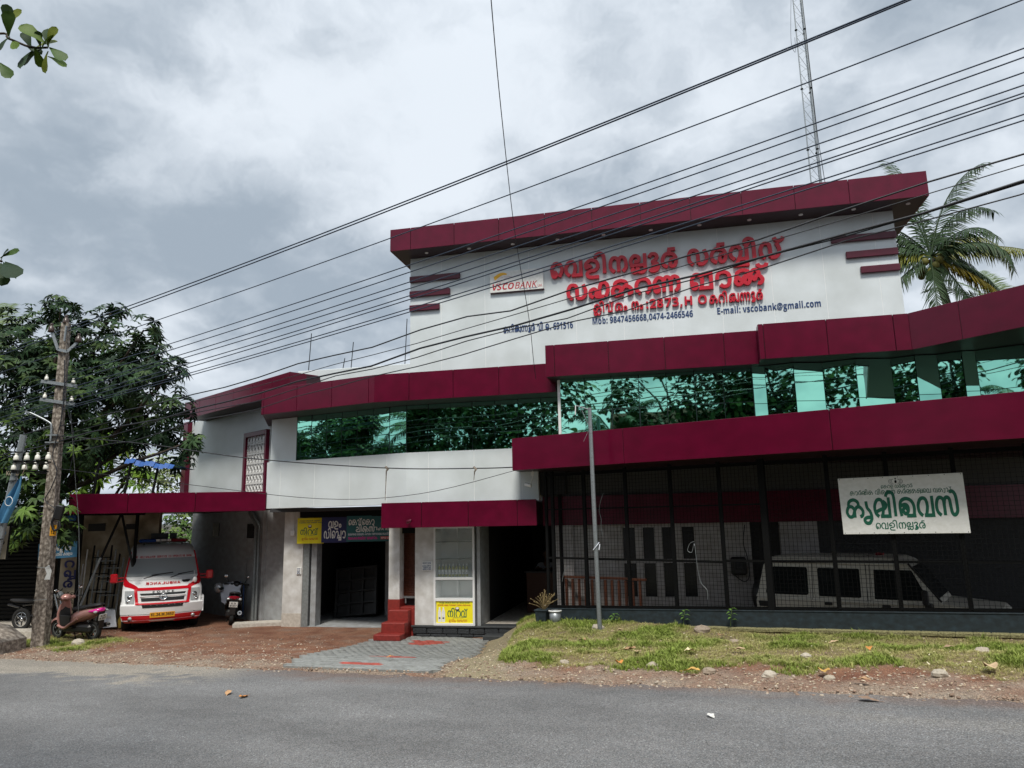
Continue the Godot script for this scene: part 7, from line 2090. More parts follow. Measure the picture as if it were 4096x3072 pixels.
func limb(b: MB, a: Vector3, c: Vector3, r0: float, r1: float, bend := 0.3, sd := 1) -> void:
	var r := RandomNumberGenerator.new()
	r.seed = sd
	var pts := []
	var rr := []
	for k in 6:
		var t := k / 5.0
		var w := sin(t * PI) * bend
		pts.append(a.lerp(c, t) + Vector3(r.randf_range(-1, 1), r.randf_range(-0.4, 0.8), r.randf_range(-1, 1)) * w * 0.5)
		rr.append(lerpf(r0, r1, t))
	b.tube(pts, rr, 8)

func frond(b: MB, o: Vector3, az: float, el: float, length: float, bend: float, lf: float, col: Color, n := 34, hang := 0.7, twist := 0.0) -> void:
	# one palm frond: a bowed rachis with drooping leaflets
	var flat := Vector3(sin(az), 0, -cos(az))
	var pts := []
	var e := el
	var p := o
	var dirs := []
	for k in n + 1:
		var t := float(k) / n
		var d := flat * cos(e) + Vector3.UP * sin(e)
		pts.append(p)
		dirs.append(d)
		p += d * length / n
		e -= bend / n * (0.4 + 1.4 * t)
	b.col(col * 0.8)
	var main := []
	var rad := []
	for k in range(0, n + 1, 3):
		main.append(pts[k])
		rad.append(lerpf(0.035, 0.006, float(k) / n))
	b.tube(main, rad, 5, false)
	var side0 := flat.cross(Vector3.UP).normalized()
	for k in range(3, n + 1):
		var t := float(k) / n
		var d: Vector3 = dirs[k]
		var up := side0.cross(d).normalized()
		var len := lf * (0.45 + 0.55 * sin(clampf(t * 1.15, 0, 1) * PI * 0.85 + 0.25)) * rng.randf_range(0.85, 1.1)
		for sg in [-1, 1]:
			var side: Vector3 = side0 * float(sg)
			for j in 2:
				var base: Vector3 = pts[k] + d * (length / n) * 0.5 * j
				var dir: Vector3 = (side * (1.0 - hang * 0.45) + d * 0.55 + up * (0.25 - hang * 0.4 + twist * sg) + Vector3.DOWN * hang * 0.45 + Vector3(rng.randfn(), rng.randfn(), rng.randfn()) * 0.06).normalized()
				var tip: Vector3 = (dir + Vector3.DOWN * hang * 0.8).normalized()
				var w := 0.028
				var wv := d * w
				var m: Vector3 = base + dir * len * 0.5
				var q: Vector3 = m + tip * len * 0.5
				b.col(col * rng.randf_range(0.7, 1.25))
				b.quad(base - wv * 0.6, base + wv * 0.6, m + wv, m - wv)
				b.tri(m - wv, m + wv, q)

func coconut_palm(label: String, base: Vector3, top: Vector3, fr: Array, lf: float, nuts := 10, group := "") -> void:
	var t := thing("coconut_palm", label, "palm", base, 0.0, group)
	var o := top - base
	part("trunk", "palm_bark", t, func(b: MB):
		var pts := []
		var r := []
		for k in 11:
			var q := k / 10.0
			pts.append(Vector3(o.x * q * q, o.y * q, o.z * q * q))
			r.append(lerpf(0.2, 0.12, q) * (1.0 + 0.04 * (k % 2)))
		b.tube(pts, r, 10))
	for f in fr:
		var col := Color(0.05, 0.09, 0.025)
		if f.size() > 5: col = f[5]
		part("frond", "leaf", t, func(b: MB): frond(b, o + Vector3(0, 0.1, 0), f[0], f[1], f[2], f[3], lf, col, 34, f[4]))
	if nuts:
		part("coconuts", "leaf", t, func(b: MB):
			for k in nuts:
				var a := TAU * k / nuts
				b.col(Color(0.12, 0.11, 0.03))
				b.sphere(o + Vector3(cos(a) * 0.35, -0.15 - 0.2 * (k % 3), sin(a) * 0.35), Vector3(0.13, 0.15, 0.13), 8))

func make_trees() -> void:
	var pal := palmate_leaf()
	var oval := oval_leaf(1, 0.26)
	var spray := oval_leaf(4, 0.26)
	var broad := broad_leaf()
	# the big palmate tree behind the utility pole
	var cl := [[-14.82, 7.60, -20.90, 1.23], [-14.29, 8.42, -21.22, 1.10], [-13.15, 9.05, -20.38, 0.53], [-12.69, 8.37, -20.82, 0.86], [-12.33, 9.27, -21.59, 0.52], [-12.36, 8.08, -21.59, 1.12], [-10.48, 8.27, -20.05, 0.48], [-10.58, 6.99, -20.21, 1.18], [-9.52, 7.05, -19.90, 0.41], [-11.93, 6.38, -20.68, 1.43], [-12.53, 6.54, -19.86, 1.23], [-14.19, 6.28, -20.71, 1.29], [-10.60, 6.12, -21.10, 0.95], [-9.52, 5.99, -20.36, 0.49], [-11.01, 5.32, -21.15, 0.95], [-9.90, 5.20, -20.98, 0.58], [-8.81, 5.06, -19.85, 0.31], [-9.62, 4.69, -20.92, 0.36], [-12.12, 5.11, -20.32, 0.98], [-13.56, 4.82, -20.63, 1.21], [-14.01, 4.04, -20.37, 0.98], [-12.28, 3.23, -19.00, 0.72], [-11.61, 2.65, -19.00, 0.33], [-12.88, 2.80, -19.00, 0.52], [-10.55, 7.88, -20.89, 0.36], [-15.8, 6.5, -20.8, 1.3], [-15.6, 4.8, -20.6, 1.2], [-13.2, 7.2, -21.4, 1.3], [-11.2, 7.5, -21.2, 0.9]]
	var t := thing("broadleaf_tree", "large dark tree with hand shaped leaves overhanging the drive canopy", "tree", Vector3(-13.4, 0, -21.2))
	part("trunk", "bark", t, func(b: MB):
		limb(b, Vector3.ZERO, Vector3(0.2, 3.6, 0.2), 0.22, 0.17, 0.2, 3)
		for k in range(0, cl.size(), 2):
			var c: Array = cl[k]
			limb(b, Vector3(0.2, 3.2 + 0.03 * k, 0.2), Vector3(c[0] + 13.4, c[1], c[2] + 21.2), 0.09, 0.025, 0.5, k))
	var loc := []
	for c in cl: loc.append([c[0] + 13.4, c[1], c[2] + 21.2, c[3]])
	crown(t, pal, loc, 62.0, 0.24, 0.4, [Color(0.022, 0.05, 0.02), Color(0.03, 0.062, 0.022), Color(0.02, 0.042, 0.02), Color(0.05, 0.085, 0.025)], 4, 0.35)
	crown(t, pal, loc.slice(18, 24) + loc.slice(0, 2), 9.0, 0.26, 0.4, [Color(0.1, 0.17, 0.03), Color(0.08, 0.14, 0.03)], 9, 0.9, "young_leaves")
	# bright tree behind the canopy
	var p := thing("young_tree", "bright yellow green large leaved tree seen above the drive canopy", "tree", Vector3(-15.1, 0, -26.0))
	part("trunk", "bark", p, func(b: MB): limb(b, Vector3.ZERO, Vector3(0.4, 4.6, 0.0), 0.12, 0.06, 0.2, 5); limb(b, Vector3(0.2, 3.0, 0.0), Vector3(1.6, 4.8, 0.0), 0.07, 0.03, 0.2, 6))
	crown(p, pal, [[0.2, 5.6, 0.0, 0.9], [-0.7, 5.2, 0.2, 0.8], [1.0, 4.7, 0.0, 0.7], [1.7, 4.4, 0.1, 0.4], [0.0, 4.4, 0.3, 0.7], [0.9, 5.6, 0.2, 0.5]], 30.0, 0.4, 0.6, [Color(0.12, 0.22, 0.02), Color(0.09, 0.17, 0.02), Color(0.16, 0.24, 0.03)], 12, 0.5)
	var q := thing("distant_bush", "pale green treetop behind the drive canopy beside the maroon corner strip", "tree", Vector3(-15.6, 0, -32.0))
	part("trunk", "bark", q, func(b: MB): limb(b, Vector3.ZERO, Vector3(0.0, 5.0, 0.0), 0.1, 0.04, 0.2, 7))
	crown(q, spray, [[0.0, 5.3, 0.0, 0.9], [-0.7, 4.9, 0.0, 0.7], [0.8, 4.8, 0.0, 0.8], [0.0, 4.2, 0.0, 1.0], [1.0, 5.5, 0.2, 0.3]], 90.0, 0.16, 0.26, [Color(0.18, 0.23, 0.09), Color(0.14, 0.2, 0.07), Color(0.22, 0.26, 0.1)], 14, 0.3)
	# hedge of trees seen through the drive
	for k in 3:
		var h := thing("background_tree", ["leafy sunlit tree behind the ambulance roof, left of the other two", "leafy sunlit tree behind the ambulance, between the other two", "leafy sunlit tree beside the far end of the shaded wing wall"][k], "tree", Vector3(-16.2 + 1.9 * k, 0, -31.0 - 0.6 * k), 0.0, "trees behind the drive")
		part("trunk", "bark", h, func(b: MB): limb(b, Vector3.ZERO, Vector3(0.0, 2.6, 0.0), 0.12, 0.06, 0.2, 20 + k))
		crown(h, spray, [[0.0, 2.6, 0.0, 1.2], [-0.6, 1.6, 0.2, 1.0], [0.7, 1.5, 0.2, 1.0], [0.1, 0.7, 0.2, 1.1], [0.2, 3.3, 0.0, 0.7]], 100.0, 0.16, 0.28, [Color(0.07, 0.13, 0.03), Color(0.1, 0.17, 0.04), Color(0.15, 0.21, 0.06), Color(0.04, 0.08, 0.02)], 30 + k, 0.4)
	# coconut palms
	var g := Color(0.05, 0.085, 0.03)
	var y := Color(0.16, 0.17, 0.05)
	var dk := Color(0.03, 0.055, 0.022)
	coconut_palm("tall coconut palm with drooping fronds right of the bank's top block", Vector3(16.2, 0, -24.4), Vector3(14.62, 11.3, -24.0), [[-0.35, 1.38, 4.3, 0.7, 0.55, dk], [-0.25, 1.47, 4.4, 0.5, 0.6, dk], [1.4, 1.28, 4.6, 0.8, 0.85, dk], [1.3, 1.1, 4.0, 1.3, 0.9, dk], [1.35, 0.72, 4.2, 2.0, 0.95, y], [1.6, 0.25, 4.0, 0.7, 1.0, y], [2.0, -0.55, 3.4, 0.7, 0.8, Color(0.26, 0.2, 0.02)], [1.8, -0.3, 2.8, 1.0, 0.8, dk], [2.8, -0.9, 3.2, 0.5, 0.8, dk], [-2.6, -0.85, 3.4, 0.5, 0.8, dk], [-1.7, -0.5, 3.2, 0.7, 0.9, dk], [-1.5, -0.1, 3.0, 1.0, 0.9, dk], [-1.5, 0.5, 3.0, 1.4, 0.9, dk], [-1.2, 0.9, 3.3, 1.2, 0.9, dk], [-1.4, 0.35, 2.6, 2.2, 0.95, Color(0.19, 0.2, 0.03)], [0.7, 1.0, 3.6, 1.6, 0.9, dk], [3.0, 0.4, 3.2, 1.4, 0.8, dk], [-0.9, 1.05, 3.5, 1.1, 0.8, dk], [2.4, 0.3, 3.0, 1.8, 0.9, dk], [1.2, 0.3, 2.6, 1.5, 0.9, dk]], 0.82, 14)
	coconut_palm("palm crown peeping over the maroon roof fascia at the right picture edge", Vector3(21.6, 0, -30.2), Vector3(21.2, 10.6, -30.0), [[-1.2, 0.9, 3.4, 0.9, 0.3, Color(0.09, 0.13, 0.05)], [-0.6, 1.1, 3.6, 0.8, 0.3, Color(0.09, 0.13, 0.05)], [0.2, 1.25, 3.4, 0.7, 0.3, Color(0.1, 0.14, 0.06)], [0.9, 1.0, 3.4, 0.9, 0.3, Color(0.1, 0.14, 0.06)], [-1.5, 0.5, 3.2, 1.0, 0.4, g], [-1.9, 0.25, 3.0, 1.0, 0.5, y], [1.6, 0.6, 3.0, 1.0, 0.5, g]], 0.75, 0)
	coconut_palm("coconut palm crown rising above the dark tree at the left picture edge", Vector3(-19.6, 0, -26.4), Vector3(-19.4, 8.6, -26.0), [[0.5, 1.2, 3.6, 0.8, 0.25, Color(0.09, 0.13, 0.04)], [-0.3, 1.35, 3.4, 0.8, 0.3, Color(0.1, 0.14, 0.05)], [1.0, 0.95, 3.8, 0.5, 0.2, Color(0.1, 0.15, 0.05)], [1.3, 0.7, 3.2, 1.2, 0.6, g], [0.8, 0.6, 3.0, 1.3, 0.8, Color(0.12, 0.14, 0.05)], [-1.0, 0.8, 3.2, 1.2, 0.5, g], [1.8, 0.3, 3.0, 1.4, 0.8, g]], 0.8, 0)
	almond_branch(broad)

func almond_branch(broad: Mesh) -> void:
	# twigs of a nearby almond tree reaching in from the left
	var t := thing("almond_tree", "twigs with large glossy leaves reaching into the sky at the upper left corner", "tree", Vector3(-8.4, 0.0, -4.0))
	var o := Vector3(-8.4, 0.0, -4.0)
	part("trunk", "bark", t, func(b: MB): limb(b, Vector3.ZERO, Vector3(0.4, 5.0, -0.4), 0.2, 0.14, 0.2, 40))
	part("branch", "bark", t, func(b: MB):
		b.tube(smooth_path([Vector3(0.4, 5.0, -0.4), Vector3(1.6, 7.0, -1.8), Vector3(-5.6, 8.05, -7.0) - o, Vector3(-5.36, 7.99, -7.0) - o, Vector3(-5.11, 7.88, -7.0) - o, Vector3(-4.92, 7.87, -7.0) - o], 4), 0.012, 6)
		b.tube(smooth_path([Vector3(0.4, 4.6, -0.4), Vector3(2.4, 5.6, -1.4), Vector3(-4.75, 5.2, -6.0) - o, Vector3(-4.42, 5.08, -6.0) - o], 4), 0.01, 6))
	var cls := []
	var cr := RandomNumberGenerator.new()
	cr.seed = 17
	for i in 20: cls.append([cr.randf_range(-3.2, 0.6), cr.randf_range(3.6, 9.6), cr.randf_range(-0.6, 3.6), cr.randf_range(0.7, 1.2)])
	crown(t, broad, cls, 85.0, 0.22, 0.36, [Color(0.03, 0.06, 0.02), Color(0.045, 0.085, 0.025), Color(0.025, 0.05, 0.02)], 41, 0.3)
	var lv := [[-5.33, 7.99, 0.05, 0.24, 0.26], [-5.33, 8.0, -0.1, -0.2, 0.2], [-5.35, 8.1, 0.02, 0.16, 0.22], [-5.4, 8.12, 0.1, 0.1, 0.26], [-5.12, 7.88, -0.08, 0.18, 0.2], [-5.1, 7.86, -0.06, -0.2, 0.26], [-5.08, 7.88, 0.2, 0.1, 0.24], [-5.05, 7.88, 0.05, -0.18, 0.22], [-4.92, 7.88, -0.03, 0.22, 0.24], [-4.9, 7.87, 0.1, 0.18, 0.22], [-4.92, 7.88, -0.2, 0.14, 0.3], [-4.88, 7.84, 0.22, -0.2, 0.26], [-4.9, 7.82, -0.02, -0.2, 0.24], [-4.93, 7.78, 0.18, -0.1, 0.2], [-4.98, 7.84, 0.14, 0.1, 0.22], [-5.2, 7.93, 0.18, -0.1, 0.2], [-5.3, 7.95, 0.12, -0.16, 0.2], [-5.44, 7.72, 0.1, -0.14, 0.24], [-5.0, 7.86, -0.16, -0.12, 0.26], [-5.0, 7.88, 0.02, 0.14, 0.16]]
	var low := [[-4.42, 5.1, 0.16, 0.05, 0.18], [-4.38, 5.06, 0.2, -0.2, 0.32], [-4.4, 5.06, 0.02, -0.26, 0.22], [-4.44, 5.06, -0.02, -0.22, 0.2], [-4.44, 5.1, 0.1, 0.06, 0.14], [-4.4, 5.05, 0.1, -0.2, 0.2]]
	var cols := [Color(0.05, 0.1, 0.02), Color(0.03, 0.06, 0.025), Color(0.09, 0.15, 0.02), Color(0.025, 0.05, 0.025), Color(0.13, 0.16, 0.02)]
	var k := 0
	for q in lv + low:
		var z := -7.0 if k < lv.size() else -6.0
		var f := Vector3(q[2], q[3], rng.randf_range(-0.1, 0.12)).normalized()
		var up := Vector3(rng.randf_range(-0.3, 0.3), 0.35, rng.randf_range(0.3, 1.0)).normalized()
		up = (up - f * up.dot(f)).normalized()
		var col: Color = cols[(k * 3 + (k / 4)) % cols.size()]
		var m: Mesh = tinted(broad, col)
		inst("leaf", m, t, Transform3D(Basis(up.cross(f), up, f) * q[4], Vector3(q[0], q[1], z + rng.randf_range(-0.05, 0.05)) - o))
		k += 1

var tint_cache := {}
func tinted(me: Mesh, col: Color) -> Mesh:
	var id := str(me.get_rid()) + str(col)
	if tint_cache.has(id): return tint_cache[id]
	var c: ArrayMesh = me.duplicate()
	var m: StandardMaterial3D = mats["leaf"].duplicate()
	m.vertex_color_use_as_albedo = false
	m.albedo_color = col.linear_to_srgb()
	m.resource_name = "leaf_tint"
	c.surface_set_material(0, m)
	tint_cache[id] = c
	return c

# what stands across the road behind the camera: it shows in the mirror glass
func make_opposite_side() -> void:
	var broad := broad_leaf()
	var spray := oval_leaf(5, 0.2)
	var dark := [Color(0.03, 0.06, 0.02), Color(0.045, 0.085, 0.025), Color(0.025, 0.05, 0.02), Color(0.07, 0.12, 0.03)]
	var spots := [[1.8, 5.5, 13.0, 0, "broad almond tree across the road mirrored in the glass above the balcony"], [-0.8, 7.0, 12.0, 0, "almond tree across the road behind the old tiled house"], [4.6, 5.5, 11.0, 0, "almond tree across the road right of the broad one"], [7.5, 7.5, 12.0, 0, "almond tree across the road mirrored at the right of the glass"], [-11.0, 1.5, 13.5, 0, "tall almond tree across the road mirrored in the middle of the glass"], [-8.0, 0.8, 12.5, 0, "almond tree across the road right of the tallest one"], [-15.5, 0.0, 12.5, 0, "almond tree across the road left of the tallest one"], [-26.0, -9.5, 9.0, 1, "bushy tree across the road mirrored in the left glass"], [-33.0, -13.0, 11.0, 1, "second bushy tree across the road mirrored in the left glass"], [-14.0, -4.0, 10.0, 1, "bushy tree across the road nearest to the left roadside"], [-20.0, -7.2, 7.5, 1, "bushy tree across the road beyond the nearest bushy one"]]
	for i in spots.size():
		var q: Array = spots[i]
		var t := thing("almond_tree" if q[3] == 0 else "roadside_tree", q[4], "tree", Vector3(q[0], ground_at(q[0], q[1]) - 0.1, q[1]), 0.0, "trees across the road")
		var h: float = q[2]
		part("trunk", "bark", t, func(b: MB):
			limb(b, Vector3.ZERO, Vector3(0, h * 0.6, 0), 0.28, 0.15, 0.2, 50 + i)
			for k in 6: limb(b, Vector3(0, h * (0.3 + 0.05 * k), 0), Vector3(sin(k * 1.1) * 2.6, h * (0.5 + 0.07 * k), cos(k * 1.1) * 2.0), 0.09, 0.03, 0.3, 60 + k))
		var cls := []
		var r := RandomNumberGenerator.new()
		r.seed = i * 7 + 3
		for k in 28: cls.append([r.randf_range(-3.2, 3.2), h * r.randf_range(0.2, 1.0), r.randf_range(-1.8, 1.8), r.randf_range(0.8, 1.4)])
		crown(t, broad if q[3] == 0 else spray, cls, 120.0, 0.3, 0.5, dark, 70 + i, 0.3)
	var g := Color(0.05, 0.085, 0.03)
	for q in [[-3.6, 5.0, 6.6, "coconut palm across the road mirrored beside the glass corner"], [-21.5, -6.5, 7.5, "coconut palm across the road mirrored in the left glass"]]:
		var fr := []
		for k in 11: fr.append([k * 0.57, 0.4 + 0.7 * (k % 3) / 2.0, 3.4, 1.3, 0.7, g])
		coconut_palm(q[3], Vector3(q[0], 0.6, q[1]), Vector3(q[0] - 0.3, q[2], q[1]), fr, 0.8, 8, "trees across the road")
	# old tiled house
	var h := thing("tiled_house", "old brown house with a tiled roof across the road, mirrored in the glass", "house", Vector3(1.0, 0.6, 9.6), -14.0)
	part("wall", "wood_brown", h, func(b: MB): b.box(Vector3(0, 2.7, 0), Vector3(11.0, 5.4, 5.0)))
	part("roof", "tile_roof", h, func(b: MB): b.prism(PackedVector2Array([Vector2(-3.6, 5.0), Vector2(3.6, 5.0), Vector2(0, 8.0)]), -6.2, 6.2, Transform3D(Basis(Vector3.UP, PI / 2), Vector3.ZERO)))
	part("door", "black_paint", h, func(b: MB): b.box(Vector3(0, 1.05, -2.5), Vector3(1.0, 2.1, 0.08)))
	for y in [1.6, 4.0]:
		for x in [-3.6, -1.8, 1.8, 3.6]: part("window", "tinted_glass", h, func(b: MB): b.box(Vector3(x, y, -2.5), Vector3(1.0, 1.2, 0.08)))
# ------------------------------------------------------------------ small things on the ground
func make_small_things() -> void:
	var r := RandomNumberGenerator.new()
	r.seed = 9
	# grass tufts
	var b := MB.new()
	b.col(Color.WHITE)
	for k in 9:
		var a := TAU * k / 9.0 + r.randf()
		var d := Vector3(cos(a), 0, sin(a))
		var base := d * r.randf_range(0.0, 0.25)
		var h := r.randf_range(0.6, 1.1)
		var out := r.randf_range(0.15, 0.6)
		var side := d.cross(Vector3.UP) * 0.035
		var m := base + d * out * 0.35 + Vector3(0, h * 0.6, 0)
		b.quad(base - side, base + side, m + side * 0.8, m - side * 0.8)
		b.tri(m - side * 0.8, m + side * 0.8, base + d * out + Vector3(0, h * 0.9, 0))
	var tuft := b.mesh(mats["leaf"])
	var xfs := []
	var cs := []
	var left := []
	var leftc := []
	var tries := 0
	while tries < 330000:
		tries += 1
		var s := r.randf_range(-3.5, 25.0)
		var t := r.randf_range(0.3, 6.6)
		if s > 11.0 and t > 5.7 - (s - 11.0) * 0.14 + r.randf() * 0.2: continue
		if s < 2.5 and t > 3.0: continue
		var g := grassy(s, t)
		var n := patchy.get_noise_2d(s * 5.0 + 30.0, t * 5.0)
		var n2 := patchy.get_noise_2d(s * 2.2 + 80.0, t * 2.2)
		if r.randf() > g * clampf(0.7 + n * 1.0 + n2 * 0.5, 0.25, 1.0): continue
		var q := from_st(s, t)
		var lush := clampf(0.4 + n2 * 2.2 + n * 0.5, 0, 1)
		# two thick clumps of fresh green
		for c in [[12.5, 1.6, 0.75], [14.0, 2.7, 0.6], [20.5, 1.9, 1.2]]:
			lush = maxf(lush, 1.3 * (1.0 - Vector2(s - c[0], (t - c[1]) * 1.4).length() / c[2]))
		var sc := r.randf_range(0.02, 0.055) * (0.75 + lush) * (1.7 if r.randf() < 0.03 else 1.0)
		var up := Vector3(r.randf_range(-0.25, 0.25), 1, r.randf_range(-0.25, 0.25)).normalized()
		var xf := Transform3D(Basis(Vector3.UP, r.randf() * TAU) * Basis(Vector3.RIGHT, r.randf_range(-0.3, 0.3)) * Basis.from_scale(Vector3(sc * 1.2, sc, sc * 1.2)), Vector3(q.x, ground_height(s, t) + lumpy(s, t) - 0.004, q.y))
		var dry := Color(0.46, 0.42, 0.18)
		var col := dry.lerp(Color(0.21, 0.275, 0.05), clampf(lush + r.randf_range(-0.25, 0.25), 0, 1)) * r.randf_range(0.75, 1.2)
		if s > 6.0:
			xfs.append(xf)
			cs.append(col)
		else:
			left.append(xf)
			leftc.append(col)
	tag(copies("grass", tuft, xfs, cs), "short patchy grass on the bank below the wire fence", "grass", "", "stuff")
	tag(copies("grass", tuft, left, leftc), "strip of weeds along the foot of the utility pole", "grass", "", "stuff")
	# pebbles and grit
	var pb := MB.new()
	pb.col(Color.WHITE)
	pb.sphere(Vector3.ZERO, Vector3(1, 0.6, 0.8), 6)
	var peb := pb.mesh(mats["pebble"])
	xfs = []
	cs = []
	for i in 24000:
		var s := r.randf_range(-4.0, 24.0)
		var t := r.randf_range(-0.35, 1.2) if i % 3 else r.randf_range(0.0, 5.0)
		if on_drive(s, t): continue
		if s < 12.0 and s > 2.0 and t > 4.6: continue
		if grassy(s, t) > 0.5 and r.randf() < 0.6: continue
		var sz := 0.005 + 0.024 * pow(r.randf(), 6.0)
		var q := from_st(s, t)
		xfs.append(Transform3D(Basis(Vector3.UP, r.randf() * TAU).scaled(Vector3.ONE * sz), Vector3(q.x, ground_height(s, t) + lumpy(s, t) + sz * 0.2, q.y)))
		cs.append([Color(0.5, 0.4, 0.31), Color(0.4, 0.28, 0.21), Color(0.58, 0.5, 0.41), Color(0.34, 0.24, 0.18)][r.randi() % 4] * r.randf_range(0.7, 1.1))
	tag(copies("gravel", peb, xfs, cs), "loose pebbles and grit along the road edge and drive", "gravel", "", "stuff")
	# straw, chips and leaf crumbs
	var lb := MB.new()
	lb.col(Color.WHITE)
	leaflet(lb, Vector3(0, 0, -0.5), Vector3(0, 0.15, 1).normalized(), Vector3.UP, 1.0, 0.22, 0.1)
	var crumb := lb.mesh(mats["dry_leaf"])
	xfs = []
	cs = []
	for i in 5200:
		var s := r.randf_range(9.5, 24.5) if i % 5 else r.randf_range(-3.5, 9.0)
		var t := r.randf_range(0.15, 5.4)
		if on_drive(s, t) or s < 9.0 and t > 3.4: continue
		if s > 11.0 and t > 5.6 - (s - 11.0) * 0.14: continue
		var q := from_st(s, t)
		var sz := r.randf_range(0.02, 0.06) * (1.6 if r.randf() < 0.08 else 1.0)
		xfs.append(Transform3D(Basis(Vector3.UP, r.randf() * TAU) * Basis(Vector3.RIGHT, r.randf_range(-0.5, 0.4)) * Basis(Vector3.BACK, r.randf_range(-0.5, 0.5)) * Basis.from_scale(Vector3(sz * r.randf_range(0.5, 1.2), sz, sz)), Vector3(q.x, ground_height(s, t) + lumpy(s, t) + r.randf_range(0.005, 0.03), q.y)))
		cs.append([Color(0.55, 0.44, 0.28), Color(0.4, 0.29, 0.18), Color(0.66, 0.58, 0.42), Color(0.26, 0.18, 0.12)][r.randi() % 4] * r.randf_range(0.7, 1.1))
	tag(copies("leaf_litter", crumb, xfs, cs), "dry straw and leaf crumbs scattered over the grassy bank", "litter", "", "stuff")
	make_stones(r)
	make_dead_leaves(r)
	make_pots(r)
	make_clerk()

func make_stones(r: RandomNumberGenerator) -> void:
	var where := [[14.65, 1.0, 0.1], [14.4, 4.9, 0.17], [12.4, 4.6, 0.14], [13.2, 1.15, 0.08], [15.5, 0.75, 0.09], [16.3, 0.62, 0.1], [17.0, 0.7, 0.08], [13.8, 0.72, 0.07], [18.2, 0.9, 0.1], [19.3, 1.2, 0.09], [-2.6, 1.25, 0.12], [0.3, 1.6, 0.16], [18.8, 3.1, 0.12], [15.3, 3.4, 0.09], [16.6, 1.9, 0.08]]
	var place := ["in the middle of the grit strip", "largest one, at the foot of the plinth", "dark one near the lamp post", "on the edge of the lush grass clump", "right of the yellow leaf", "on the red grit, small", "on the red grit, near the road edge", "left of the orange leaf", "in the red soil at the right", "farther right in the red soil", "at the foot of the concrete slab", "flat one beside the pink scooter's wheel", "pale one under the office sign", "half buried in the grass", "between grass and red soil"]
	for i in where.size():
		var q: Array = where[i]
		var p := from_st(q[0], q[1])
		var o := MB.new()
		o.smooth(true)
		var rings := []
		for a in 6:
			var ph := -PI / 2 + PI * (a + 0.15) / 5.3
			var ringp := []
			for k in 9:
				var th := TAU * k / 9
				var rad: float = q[2] * (1.0 + 0.35 * wob.get_noise_3d(cos(th) * 2.0 + i * 5.0, sin(th) * 2.0, ph * 2.0))
				ringp.append(Vector3(cos(th) * cos(ph) * rad, sin(ph) * rad * 0.55, sin(th) * cos(ph) * rad * 0.8))
			rings.append(ringp)
		o.col([Color(0.5, 0.44, 0.36), Color(0.4, 0.33, 0.26), Color(0.55, 0.5, 0.42)][i % 3])
		o.loft(rings, true, true, false)
		var ob := obj("stone", o, "pebble")
		ob.position = Vector3(p.x, ground_height(q[0], q[1]) + lumpy(q[0], q[1]) + q[2] * 0.2, p.y)
		tag(ob, "rough stone on the roadside, " + place[i], "stone", "stones on the roadside")

func dead_leaf(r: RandomNumberGenerator, col: Color) -> MB:
	var b := MB.new()
	b.smooth(true)
	var prof := [[0.0, 0.02], [0.14, 0.1], [0.3, 0.2], [0.45, 0.24], [0.6, 0.27], [0.75, 0.24], [0.88, 0.15], [1.0, 0.02]]
	var curl := r.randf_range(0.2, 0.55)
	var bow := r.randf_range(-0.5, 0.7)
	for i in prof.size(): prof[i] = [prof[i][0], prof[i][1] * r.randf_range(0.75, 1.1), prof[i][1] * r.randf_range(0.75, 1.1)]
	for i in prof.size() - 1:
		for sg in [-1, 1]:
			var w0: float = prof[i][1 if sg < 0 else 2]
			var w1: float = prof[i + 1][1 if sg < 0 else 2]
			b.col(col * r.randf_range(0.7, 1.1))
			var z0: float = prof[i][0]
			var z1: float = prof[i + 1][0]
			var y0 := bow * z0 * (1.0 - z0) * 0.6
			var y1 := bow * z1 * (1.0 - z1) * 0.6
			var k0 := curl * w0 * (1.0 + 0.5 * sin(i * 2.1 + sg))
			var k1 := curl * w1 * (1.0 + 0.5 * sin((i + 1) * 2.1 + sg))
			b.quado(Vector3(0, y0, z0), Vector3(sg * w0, y0 + k0, z0), Vector3(sg * w1, y1 + k1, z1), Vector3(0, y1, z1), Vector3.UP)
	b.tube([Vector3(0, 0, 0), Vector3(0.02, 0.02, -0.18)], 0.012, 4)
	return b

